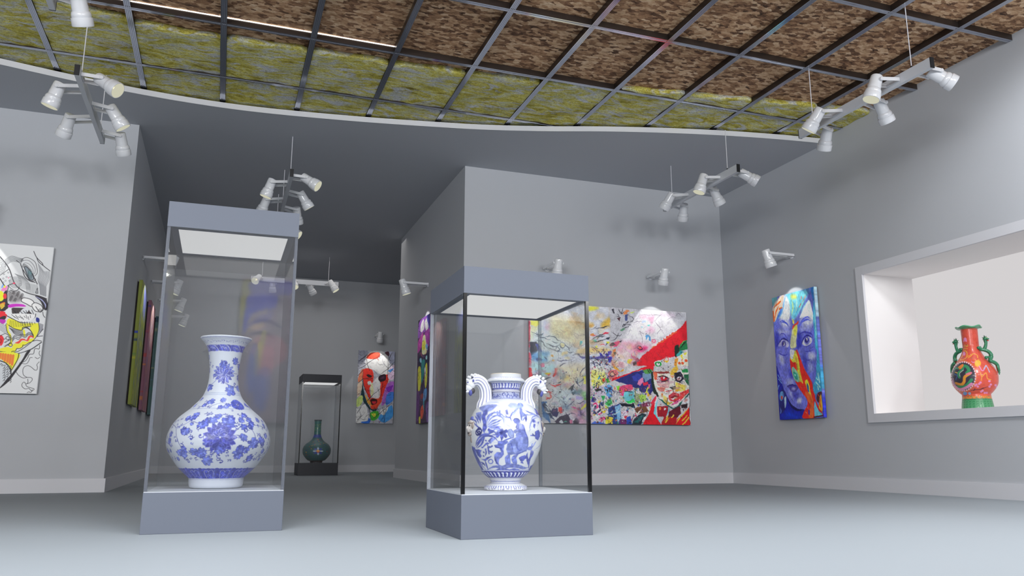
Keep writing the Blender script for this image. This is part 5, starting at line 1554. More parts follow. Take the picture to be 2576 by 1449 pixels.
MASK = [
('P',(198,200,213),[-8,-11,800,-12,792,1590,3,1577]),
('G',(158,163,184),0.9,14,[-8,-11,186,3,191,141,4,308]),
('G',(198,203,232),0.9,10,[625,-16,800,-12,797,279,679,214]),
('F',(255,255,255),[149,234,190,95,324,9,509,1,652,122,685,398,621,584,433,476,316,411,178,393]),
('F',(255,92,66),[169,165,235,70,371,30,464,49,467,118,399,179,239,185]),
('T',(255,92,66),8,[352,146,446,200]),
('F',(255,60,47),[111,418,293,412,344,547,328,753,262,822,292,1002,271,1048,173,870,119,645]),
('F',(255,60,47),[460,589,665,514,659,697,585,905,522,1065,473,975,510,725]),
('F',(255,79,52),[272,1093,338,1024,452,1021,543,996,524,1133,371,1316,300,1227]),
('G',(255,250,255),0.9,8,[326,707,460,589,497,998,338,1024,285,822]),
('F',(255,255,198),[284,799,326,707,357,910,314,1002]),
('F',(255,255,255),[212,688,279,663,305,731,237,755]),
('F',(52,31,44),[449,612,504,531,607,516,611,630,509,679]),
('F',(92,52,79),[484,611,573,540,576,608]),
('F',(52,26,31),[184,541,251,528,310,571,254,596]),
('F',(66,21,26),[295,1092,339,1046,431,1067,433,1134,366,1181,309,1160]),
('F',(237,52,66),[318,1114,421,1108,377,1169]),
('F',(26,66,79),[98,669,139,871,204,1094,324,1272,438,1269,372,1327,232,1228,137,1096,88,1007]),
('F',(255,184,79),[177,960,272,1093,322,1204,229,1139]),
('F',(255,145,105),[25,558,110,396,97,646,8,694]),
('F',(255,224,198),[10,739,99,691,85,917,9,1009]),
('F',(224,250,145),[11,1054,110,984,116,1141,7,1233]),
('F',(198,118,224),[649,721,809,670,793,899,660,1084,549,1200,566,996]),
('F',(79,145,250),[656,948,793,899,787,1082,640,1175]),
('F',(255,224,255),[685,398,798,302,806,578,668,606]),
('F',(92,171,255),[662,422,777,372,710,466]),
('F',(145,52,198),[628,812,788,739,701,902]),
('F',(79,198,66),[305,1361,462,1314,489,1448,333,1517]),
('F',(255,255,79),[328,1383,418,1360,399,1449]),
('F',(52,118,224),[107,1498,286,1473,290,1574,133,1576]),
('F',(79,171,255),[489,1448,733,1196,793,1263,787,1444,607,1558]),
('F',(255,255,255),[0,1278,185,1185,265,1496,131,1542,12,1577]),
('F',(255,255,255),[508,1313,688,1220,602,1401]),
('T',(36,34,44),9,[-2,422,153,326,308,205,649,18]),
('T',(36,34,44),9,[110,396,122,713,271,1048]),
('T',(36,34,44),9,[9,1277,183,1140,358,956,603,745]),
('T',(36,34,44),9,[119,623,323,616]),
('T',(36,34,44),9,[183,1140,279,1272,310,1518]),
('T',(36,34,44),9,[310,1518,509,1358,777,1127]),
('T',(36,34,44),9,[13,240,190,95]),
('T',(36,34,44),9,[649,6,658,307,649,721]),
('T',(36,34,44),9,[170,188,248,436]),
('T',(36,34,44),9,[458,544,638,400,796,232]),
('T',(36,34,44),9,[20,716,97,646]),
('T',(36,34,44),9,[743,26,677,168,725,212]),
('T',(36,34,44),9,[12,1366,97,1231]),
('T',(36,34,44),9,[40,1499,126,1409]),
('T',(36,34,44),9,[550,1222,601,1357,562,1559]),
('T',(36,34,44),9,[643,1266,607,1558]),
('T',(36,34,44),9,[573,540,536,815,500,1088]),
('T',(36,34,44),9,[3,558,112,441]),
('F',(92,52,66),[580,32,660,6,664,110])]
PIER = [
('P',(78,46,91),[-22,-13,754,0,893,1597,-2,1555]),
('F',(156,91,195),[43,39,691,16,778,268,380,226,8,272]),
('F',(255,247,255),[194,75,362,32,376,185,148,193]),
('F',(208,78,182),[14,328,323,218,286,417,2,493]),
('F',(255,255,255),[424,96,585,40,676,148,550,250]),
('F',(182,65,182),[439,248,711,232,705,469,508,391]),
('F',(91,78,195),[528,17,719,21,738,236]),
('F',(255,255,195),[330,287,441,275,536,395,578,560,298,541,282,376]),
('F',(255,254,78),[309,366,478,374,462,493,291,472]),
('F',(143,195,247),[485,442,621,432,629,526]),
('T',(255,117,117),12,[192,510,302,582]),
('T',(255,143,117),12,[574,519,498,577]),
('F',(39,39,78),[71,584,302,582,316,718,113,712]),
('F',(156,221,255),[161,607,264,605,265,666,166,656]),
('F',(39,39,78),[483,602,714,575,726,707,494,709]),
('F',(195,247,255),[528,607,609,603,614,656,532,647]),
('F',(52,156,156),[264,659,477,655,462,786,394,939,294,957]),
('F',(255,255,78),[58,747,203,734,278,916,224,1059,92,1063]),
('F',(255,255,91),[499,763,620,722,646,947,572,1084,499,1000]),
('F',(255,255,255),[462,786,543,767,529,911]),
('F',(65,46,91),[259,1008,481,985,496,1144,243,1127]),
('F',(117,182,255),[464,1089,627,1088,612,1216,425,1257]),
('F',(169,52,65),[274,1155,413,1138,419,1204,280,1209]),
('F',(255,104,78),[293,1342,485,1312,445,1466,309,1500]),
('F',(78,182,195),[427,1283,505,1235,493,1391]),
('F',(255,247,78),[192,1469,278,1472,287,1565,202,1562]),
('F',(117,65,143),[7,1097,188,1150,139,1507,21,1502]),
('F',(143,104,182),[596,1331,777,1277,776,1568,671,1564]),
('T',(26,18,31),10,[41,304,141,701,67,1101]),
('T',(26,18,31),10,[316,718,368,963,355,1121]),
('T',(26,18,31),10,[629,1114,709,1401,671,1564]),
('T',(26,18,31),10,[144,728,105,915]),
('T',(26,18,31),10,[638,737,674,1014])]
BOT_PROF = [(0.11,1.035),(0.128,1.066),(0.139,1.082),(0.144,1.0865),(0.1462,1.084),(0.1446,1.079),(0.1264,1.06),(0.1125,1.04),(0.1019,1.0195),(0.0945,0.996),(0.09,0.9657),(0.0846,0.9255),(0.0817,0.8922),(0.081,0.8591),(0.0834,0.825),(0.0892,0.7911),(0.0973,0.765),(0.1071,0.7413),(0.1229,0.7176),(0.1474,0.6907),(0.1726,0.6638),(0.1963,0.6437),(0.2293,0.6136),(0.2551,0.5803),(0.272,0.5471),(0.2826,0.5139),(0.2865,0.4809),(0.285,0.4578),(0.277,0.4315),(0.2595,0.3987),(0.2372,0.3659),(0.2181,0.3398),(0.1968,0.317),(0.1739,0.2942),(0.1535,0.274),(0.15,0.27),(0.1495,0.2635),(0.1476,0.236),(0.142,0.2225),(0.1311,0.2172),(0.12,0.2155),(0.001,0.2155)]
BOT_META = (0.0068, 5.036, -1.5721, 0.22)
BOT = [
('B',(214,220,232),1,70,72),
('B',(52,58,150),0.8,74,76),
('B',(70,76,178),1,115,164),
('B',(46,50,150),1,161,165),
('WAVES',(216,222,234),119,163),
('DOTS',(52,58,150),101,6),
('LOTUS',0,122.5,[690,299]),
('LEAF',205,63.1,[682,246]),
('LEAF',190,55.7,[856,221]),
('LEAF',-30,44.6,[860,227]),
('LEAF',100,55.7,[988,250]),
('LEAF',100,66.8,[480,377]),
('LEAF',190,89.1,[798,400]),
('LEAF',130,55.7,[989,315]),
('LEAF',90,44.6,[372,197]),
('LEAF',100,55.7,[349,275]),
('LEAF',80,59.4,[951,378]),
('CURL',-60,48.3,[664,233]),
('CURL',200,40.8,[684,347]),
('CURL',220,37.1,[867,367]),
('CURL',60,37.1,[420,233]),
('CURL',190,33.4,[538,316]),
('CURL',-50,40.8,[820,411]),
('CURL',180,37.1,[923,239]),
('CURL',240,22.3,[488,258]),
('S',(52,58,150),2,[585,333,524,357,425,374]),
('S',(52,58,150),2,[708,343,787,369,875,377,975,368]),
('S',(52,58,150),2,[676,347,761,364,853,374]),
('S',(52,58,150),2,[831,296,926,295]),
('S',(52,58,150),2,[682,246,688,232,662,222]),
('B',(110,130,190),0.8,414,416),
('B',(110,130,190),0.8,424,426),
('B',(120,140,200),0.7,532,535),
('ROSE',0,42.7,[824,500]),
('LEAF',100,40.8,[435,455]),
('LEAF',20,40.8,[550,505]),
('LEAF',40,63.1,[591,477]),
('LEAF',30,48.3,[699,464]),
('LEAF',110,44.6,[741,503]),
('LEAF',0,44.6,[681,523]),
('LEAF',20,40.8,[722,517]),
('LEAF',160,40.8,[436,506]),
('LEAF',40,44.6,[928,495]),
('LEAF',60,40.8,[967,511]),
('CURL',-40,37.1,[542,476]),
('CURL',200,26.0,[689,476]),
('CURL',0,22.3,[662,533]),
('CURL',150,33.4,[606,524]),
('CURL',180,29.7,[521,532]),
('CURL',30,26.0,[761,546]),
('S',(52,58,150),1.6,[491,512,576,519,634,505,676,491,719,492,753,512]),
('S',(52,58,150),2.4,[374,653,459,677,497,741,523,785,567,829,613,840,655,836,674,815,683,791]),
('S',(52,58,150),2.4,[464,678,509,664,546,639,595,654,645,635,673,614,698,590,730,584]),
('S',(52,58,150),2.4,[748,708,778,677,796,666,831,649]),
('S',(52,58,150),2.4,[796,666,836,686,851,719,861,758]),
('S',(52,58,150),2.4,[750,724,773,724,797,749,832,765,864,758,899,751]),
('S',(52,58,150),2.4,[778,778,784,811,781,836,777,863]),
('S',(52,58,150),2.4,[960,692,906,665,857,660,831,649]),
('S',(52,58,150),2.4,[951,692,981,743,972,804,944,841]),
('S',(52,58,150),2.4,[695,791,679,818,660,836]),
('S',(52,58,150),2.4,[613,840,632,862,659,877]),
('S',(52,58,150),2.4,[396,759,450,778]),
('PEONY',0,87.3,[694,735]),
('LEAF',190,55.7,[557,600]),
('LEAF',-30,55.7,[547,590]),
('LEAF',150,55.7,[514,617]),
('LEAF',100,59.4,[546,614]),
('LEAF',220,63.1,[635,635]),
('LEAF',170,55.7,[673,609]),
('LEAF',60,48.3,[681,600]),
('LEAF',190,96.5,[740,645]),
('LEAF',10,63.1,[710,634]),
('LEAF',20,55.7,[740,612]),
('LEAF',150,63.1,[659,635]),
('LEAF',80,81.7,[612,658]),
('LEAF',-40,63.1,[523,696]),
('LEAF',150,44.6,[524,699]),
('LEAF',80,66.8,[541,703]),
('LEAF',-110,66.8,[583,818]),
('LEAF',-90,81.7,[614,829]),
('LEAF',-40,70.5,[620,818]),
('LEAF',160,63.1,[536,805]),
('LEAF',70,63.1,[503,822]),
('LEAF',30,63.1,[528,833]),
('LEAF',80,55.7,[613,836]),
('LEAF',0,89.1,[639,874]),
('LEAF',30,70.5,[693,805]),
('LEAF',120,78.0,[779,825]),
('LEAF',70,66.8,[785,840]),
('LEAF',110,63.1,[794,733]),
('LEAF',110,59.4,[801,673]),
('LEAF',-20,74.3,[782,804]),
('LEAF',70,63.1,[813,804]),
('LEAF',-20,70.5,[851,859]),
('LEAF',-95,92.8,[845,771]),
('LEAF',-80,63.1,[890,751]),
('LEAF',20,59.4,[822,590]),
('LEAF',20,55.7,[792,627]),
('LEAF',40,59.4,[840,625]),
('LEAF',50,55.7,[846,649]),
('LEAF',30,48.3,[905,622]),
('LEAF',60,59.4,[904,757]),
('LEAF',110,55.7,[858,761]),
('LEAF',110,55.7,[440,714]),
('LEAF',100,55.7,[438,753]),
('LEAF',60,44.6,[400,811]),
('LEAF',80,52.0,[932,720]),
('LEAF',110,48.3,[927,811]),
('LEAF',120,48.3,[836,672]),
('CURL',-20,44.6,[611,581]),
('CURL',-10,33.4,[633,576]),
('CURL',-40,33.4,[561,700]),
('CURL',130,48.3,[624,732]),
('CURL',-20,44.6,[568,732]),
('CURL',70,37.1,[579,735]),
('CURL',10,40.8,[530,772]),
('CURL',-10,37.1,[655,808]),
('CURL',-60,33.4,[719,804]),
('CURL',10,33.4,[727,811]),
('CURL',200,44.6,[693,855]),
('CURL',-10,48.3,[700,870]),
('CURL',190,33.4,[589,866]),
('CURL',150,37.1,[533,866]),
('CURL',20,33.4,[539,870]),
('CURL',60,37.1,[660,836]),
('CURL',190,37.1,[781,797]),
('CURL',100,40.8,[828,758]),
('CURL',170,29.7,[833,883]),
('CURL',30,37.1,[842,871]),
('CURL',-60,40.8,[872,719]),
('CURL',-70,33.4,[773,731]),
('CURL',200,40.8,[764,684]),
('CURL',-10,40.8,[714,589]),
('CURL',160,33.4,[600,690]),
('CURL',-70,33.4,[479,678]),
('CURL',90,44.6,[867,777]),
('CURL',100,44.6,[903,860]),
('CURL',-50,40.8,[913,841]),
('CURL',110,33.4,[499,753]),
('CURL',100,37.1,[461,778]),
('CURL',170,29.7,[795,591]),
('CURL',80,44.6,[813,690]),
('CURL',80,33.4,[415,852]),
('CURL',120,40.8,[910,783]),
('CURL',-20,33.4,[770,652]),
('CURL',110,29.7,[422,673]),
('B',(60,70,180),1,931,1006),
('PANELS',(216,222,234),931,1006),
('SCALLOP',(60,70,180),931,8),
('B',(90,100,170),0.8,1013,1014)]
URN_PROF = [(0.07,0.8),(0.08,0.845),(0.0835,0.8505),(0.0868,0.8475),(0.0868,0.838),(0.0868,0.831),(0.092,0.826),(0.104,0.817),(0.1085,0.8098),(0.1055,0.803),(0.095,0.799),(0.088,0.7975),(0.0865,0.794),(0.08,0.7706),(0.076,0.7585),(0.0765,0.7565),(0.0802,0.7535),(0.0802,0.748),(0.0775,0.744),(0.0772,0.7289),(0.083,0.7133),(0.1032,0.703),(0.127,0.69),(0.146,0.676),(0.169,0.654),(0.1845,0.628),(0.195,0.6023),(0.2015,0.5766),(0.206,0.551),(0.2085,0.535),(0.2055,0.5128),(0.2017,0.4866),(0.1961,0.4605),(0.1899,0.4344),(0.1798,0.4083),(0.1677,0.3824),(0.1549,0.3565),(0.1395,0.3306),(0.1315,0.3151),(0.1182,0.2997),(0.098,0.285),(0.089,0.28),(0.0872,0.2765),(0.084,0.2663),(0.0805,0.26),(0.083,0.255),(0.0909,0.2509),(0.1067,0.2432),(0.1165,0.236),(0.119,0.229),(0.1184,0.2202),(0.1132,0.2166),(0.105,0.2158),(0.001,0.2158)]
URN_META = (1.501, 4.247, -1.9105, 0.17)
URN = [
('B',(206,178,130),0.8,55,58),
('B',(140,146,196),0.45,76,94),
('STRIPES',(236,238,244),79,97,60,0.5),
('B',(110,118,150),0.7,110,119),
('B',(96,102,170),1,133,169),
('STRIPES',(232,234,240),136,161,30,0.62),
('STRIPES',(104,110,176),133,153,30,0.22),
('B',(190,190,200),1,170,186),
('B',(80,86,140),0.8,186,189),
('B',(140,150,196),0.6,192,233),
('SCRIBBLE',(70,78,150),191,233,70),
('B',(120,126,180),0.7,235,239),
('T',(160,172,214),5,[372,300,420,286,475,279,491,288]),
('T',(160,172,214),5,[381,316,437,311,484,309,505,317]),
('T',(160,172,214),5,[370,283,434,272,487,274]),
('T',(160,172,214),5,[545,313,570,288,598,292]),
('T',(160,172,214),5,[551,301,581,296,594,312]),
('T',(160,172,214),5,[697,291,722,305,722,330]),
('T',(160,172,214),5,[781,276,785,308,789,341]),
('G',(120,132,196),0.9,4,[353,317,401,301,455,296,483,305,464,339,440,350,428,366,403,348]),
('G',(84,92,170),0.9,3,[409,348,430,338,439,366,419,377]),
('F',(140,156,226),[648,306,633,321,618,329,605,327,600,316,606,300,623,286,643,281,653,290]),
('G',(160,172,214),0.9,5,[551,305,599,287,603,319,562,327]),
('F',(160,172,214),[588,326,615,319,577,367,554,378,572,351]),
('F',(120,132,196),[610,326,626,329,611,401,606,401,605,358]),
('T',(84,92,170),3,[601,329,571,356,559,370]),
('T',(84,92,170),3,[615,329,609,364,610,398]),
('T',(120,132,196),9,[442,423,446,377,478,356,516,368,534,407]),
('T',(120,132,196),9,[448,429,463,391,494,373,521,391,530,434]),
('T',(120,132,196),9,[450,429,474,404,500,394]),
('T',(120,132,196),9,[450,434,475,419,504,404,517,394]),
('T',(120,132,196),9,[451,436,484,429,509,414]),
('T',(120,132,196),9,[447,418,448,388,469,362,476,345]),
('T',(120,132,196),9,[453,436,476,441,501,434,518,439]),
('T',(120,132,196),9,[492,351,496,373]),
('T',(120,132,196),9,[503,345,508,378]),
('T',(120,132,196),9,[449,393,455,367]),
('F',(84,92,170),[408,363,426,360,439,398,449,439,434,468,425,453,426,418,414,392]),
('F',(120,132,196),[348,354,395,348,413,376,407,402,385,391]),
('T',(84,92,170),8,[369,364,397,386,409,413]),
('T',(84,92,170),8,[348,368,381,391,401,417]),
('T',(84,92,170),8,[334,389,373,401,385,422]),
('T',(84,92,170),8,[353,406,386,427,413,443]),
('C',(48,52,120),8,[391,452,404,440,420,453,412,473,391,477,383,465]),
('S',(48,52,120),7,[396,465,406,458,411,465,401,472,393,462,397,450,414,448]),
('F',(84,92,170),[532,342,544,336,547,368,536,368]),
('T',(84,92,170),8,[532,368,543,384,554,386,562,407]),
('T',(84,92,170),8,[554,386,561,370,570,348]),
('T',(120,132,196),6,[525,378,538,384,551,384]),
('F',(120,132,196),[623,349,638,366,627,380,616,366]),
('F',(84,92,170),[641,366,640,392,632,410,628,388]),
('T',(120,132,196),8,[611,380,631,371,656,365]),
('T',(120,132,196),7,[613,403,625,388,638,377]),
('T',(120,132,196),7,[660,407,680,380,718,371,760,388]),
('T',(120,132,196),7,[647,460,655,422,683,391,736,378]),
('T',(120,132,196),7,[645,371,695,364,741,372,792,391]),
('T',(120,132,196),7,[638,337,670,353,714,363]),
('T',(120,132,196),7,[652,348,682,359]),
('T',(120,132,196),7,[718,334,734,353,790,359]),
('F',(84,92,170),[740,319,789,332,791,367,725,362]),
('F',(84,92,170),[673,391,693,396,693,411,672,409]),
('F',(84,92,170),[678,414,691,419,679,442,672,432]),
('F',(84,92,170),[711,405,733,402,715,421]),
('F',(48,52,120),[791,373,791,375,792,423,793,449,754,460,753,419]),
('F',(96,108,180),[568,399,577,391,591,390,602,401,601,416,589,421,583,416,574,417,571,406]),
('T',(48,52,120),4,[568,401,577,391,591,391,602,403]),
('F',(110,120,182),[583,416,601,414,616,423,619,446,627,468,634,493,589,493,590,468,594,454,582,441]),
('F',(130,140,196),[567,461,583,451,594,446,592,461,576,471]),
('T',(48,52,120),4,[612,418,619,443,625,468,633,488]),
('T',(48,52,120),4,[585,424,580,439,592,451]),
('T',(48,52,120),3,[567,459,586,446,597,434]),
('F',(150,162,206),[569,464,572,479,567,490,558,492,548,484,543,471,544,457,551,450,561,453]),
('C',(90,100,176),3,[546,454,559,449,569,474,570,488,557,493,544,471]),
('F',(130,142,200),[580,471,590,464,593,483,580,488]),
('F',(48,52,120),[506,464,518,459,528,464,524,476,505,476]),
('T',(84,92,170),16,[514,464,518,452]),
('T',(84,92,170),16,[524,464,536,459]),
('T',(84,92,170),16,[505,471,499,483]),
('T',(84,92,170),16,[516,476,518,491]),
('T',(84,92,170),16,[526,474,534,486]),
('T',(84,92,170),16,[497,439,510,454]),
('T',(84,92,170),16,[459,451,472,461]),
('T',(84,92,170),16,[463,464,476,459]),
('C',(84,92,170),4,[481,456,491,447,502,459,491,471]),
('T',(84,92,170),7,[471,478,493,476,506,469]),
('T',(120,132,196),8,[484,439,502,452,514,464]),
('F',(118,130,190),[542,524,563,499,585,488,598,478,632,488,646,511,650,536,643,565,607,579,577,584,547,587,537,555]),
('F',(110,120,184),[593,427,620,427,625,457,638,490,645,503,619,508,599,493,590,460]),
('F',(140,152,204),[567,542,578,534,592,560,586,579,573,571]),
('F',(150,162,206),[603,488,617,491,616,503,604,503]),
('T',(72,82,160),5,[542,529,559,524,565,544,573,571]),
('T',(72,82,160),5,[586,511,590,544,604,560,619,555]),
('T',(72,82,160),5,[577,582,602,579,637,563]),
('T',(72,82,160),5,[615,427,623,457,641,498,649,534]),
('T',(110,122,190),30,[552,582,545,604,549,632,559,646]),
('T',(110,122,190),26,[600,582,579,604,588,626,599,640]),
('T',(110,122,190),20,[542,519,520,524,510,534]),
('T',(110,122,190),22,[646,552,665,549,671,547]),
('F',(100,112,186),[498,511,541,509,546,516,528,529,524,560,526,582,510,604,502,604,494,632,497,652,482,637,473,621,475,587,490,571,514,571,505,550,487,547,481,534,497,529]),
('F',(96,106,182),[481,532,497,529,502,516,506,529,510,539,497,542]),
('T',(80,90,170),7,[511,519,541,501,571,491]),
('C',(96,106,182),6,[433,621,451,612,461,621,452,635,435,635]),
('F',(110,120,188),[478,587,504,576,515,598,502,609,487,643,476,637]),
('T',(48,52,120),4,[481,534,496,545,512,550,523,571]),
('T',(48,52,120),4,[475,593,479,620,492,646]),
('T',(84,92,170),11,[366,534,389,503,422,478,454,473,472,468]),
('T',(84,92,170),11,[360,539,390,516,433,485,463,483,485,493,500,514]),
('T',(84,92,170),11,[366,547,407,511,430,485]),
('T',(84,92,170),11,[374,549,410,529,429,498,437,465]),
('T',(84,92,170),11,[356,560,369,571,388,599]),
('T',(84,92,170),11,[335,533,344,571,353,610,361,647,385,676]),
('T',(84,92,170),11,[382,610,411,615,435,604,461,593]),
('T',(84,92,170),11,[411,615,408,647,406,673]),
('T',(84,92,170),11,[361,627,388,638,392,653]),
('F',(84,92,170),[354,555,384,555,407,560,391,576,395,593,377,604,359,588]),
('F',(84,92,170),[319,536,358,544,349,593,351,639,355,677,312,675,305,628,313,571]),
('F',(84,92,170),[445,512,443,513,439,512,436,509,436,506,438,504,441,504,445,506,446,510]),
('F',(84,92,170),[420,546,417,548,413,548,409,546,407,544,408,541,413,540,417,541,420,544]),
('F',(84,92,170),[426,558,427,555,430,552,434,550,438,551,439,553,437,556,433,559,428,559]),
('F',(84,92,170),[461,547,458,547,455,545,454,541,455,538,457,536,460,538,462,541,462,545]),
('F',(84,92,170),[463,539,464,536,467,534,470,533,473,534,474,536,472,539,468,541,465,541]),
('F',(84,92,170),[445,528,444,525,447,522,450,519,454,519,455,521,454,525,451,528,447,529]),
('F',(84,92,170),[446,567,448,564,451,562,456,562,459,563,459,566,456,568,451,570,447,569]),
('F',(84,92,170),[465,573,463,575,459,575,455,573,454,570,455,567,458,566,462,568,465,570]),
('F',(84,92,170),[420,576,417,576,413,574,411,571,412,567,415,565,419,566,422,569,422,573]),
('F',(84,92,170),[413,598,409,599,405,596,403,593,405,589,408,587,412,588,415,591,415,595]),
('F',(84,92,170),[442,548,442,546,445,542,448,540,452,540,453,542,452,545,449,548,445,549]),
('F',(84,92,170),[373,645,370,644,370,640,375,635,380,632,385,632,387,635,385,639,380,644]),
('F',(84,92,170),[459,570,460,567,463,565,468,564,471,565,471,567,469,570,465,572,461,572]),
('T',(84,92,170),9,[410,550,439,526,450,519]),
('T',(84,92,170),9,[431,550,432,571,420,593]),
('T',(84,92,170),9,[444,529,453,544,473,539]),
('T',(84,92,170),9,[450,544,447,579]),
('T',(84,92,170),9,[456,511,471,496]),
('T',(84,92,170),9,[460,519,483,499]),
('F',(120,132,196),[458,519,476,496,485,501,465,524]),
('T',(84,92,170),12,[518,461,518,488,515,511]),
('F',(48,52,120),[505,463,524,456,529,468,512,476]),
('T',(84,92,170),16,[503,476,496,486]),
('T',(84,92,170),16,[526,473,535,483]),
('T',(84,92,170),14,[529,461,537,456]),
('F',(84,92,170),[455,450,473,448,477,463,464,463]),
('C',(120,132,196),4,[482,450,495,443,501,456,490,466]),
('F',(84,92,170),[682,459,709,448,726,465,731,483,715,505,688,497]),
('T',(84,92,170),6,[656,480,685,479]),
('T',(84,92,170),6,[668,472,682,482]),
('T',(84,92,170),7,[725,463,758,475,737,502]),
('T',(84,92,170),18,[726,674,687,627,685,593,672,555]),
('T',(84,92,170),12,[687,627,657,598,652,573]),
('T',(84,92,170),12,[685,615,696,582,682,560]),
('T',(120,132,196),9,[671,547,673,526]),
('T',(120,132,196),7,[677,544,696,515]),
('F',(84,92,170),[606,604,621,593,643,587,656,604,641,621,624,626]),
('F',(84,92,170),[622,632,635,621,648,638]),
('T',(84,92,170),8,[656,604,685,638]),
('F',(84,92,170),[733,680,728,653,794,637,793,648,794,678]),
('T',(120,132,196),4,[763,639,756,599,794,571]),
('T',(120,132,196),4,[794,582,794,549,794,527]),
('T',(120,132,196),4,[757,669,764,627,794,593]),
('T',(120,132,196),4,[704,554,742,538,794,509]),
('T',(110,120,184),26,[395,676,465,655,514,661,556,649,605,652,662,664,711,662]),
('F',(100,110,180),[460,675,514,661,558,672,589,664,647,676,715,678,592,679]),
('T',(120,130,190),14,[492,643,515,658,556,652]),
('T',(120,132,196),14,[595,649,634,655,678,668]),
('B',(120,128,190),0.8,675,678),
('B',(52,58,138),1,682,734),
('STRIPES',(228,232,240),690,725,34,0.6),
('STRIPES',(58,64,146),695,729,34,0.24),
('B',(200,202,208),1,736,757),
('B',(110,118,176),0.8,757,762),
('B',(70,78,140),0.6,744,745),
('B',(120,126,170),0.7,769,774),
('STRIPES',(110,118,170),799,815,52,0.45),
('SCRIBBLE',(120,116,150),815,825,60),
('B',(90,84,96),0.5,828,832)]
RED_PROF = [(0.05,1.6),(0.066,1.652),(0.09,1.662),(0.112,1.668),(0.1185,1.664),(0.116,1.655),(0.095,1.648),(0.0775,1.64),(0.0763,1.6309),(0.075,1.5471),(0.0735,1.4778),(0.0818,1.4224),(0.1047,1.3667),(0.1433,1.3111),(0.1788,1.2556),(0.2008,1.2005),(0.2092,1.1593),(0.2034,1.0979),(0.1825,1.0503),(0.1452,1.0024),(0.1275,0.9819),(0.1285,0.96),(0.133,0.9274),(0.1431,0.8464),(0.1435,0.835),(0.001,0.835)]
RED_META = (7.081, 5.947, -2.443, 0.16)
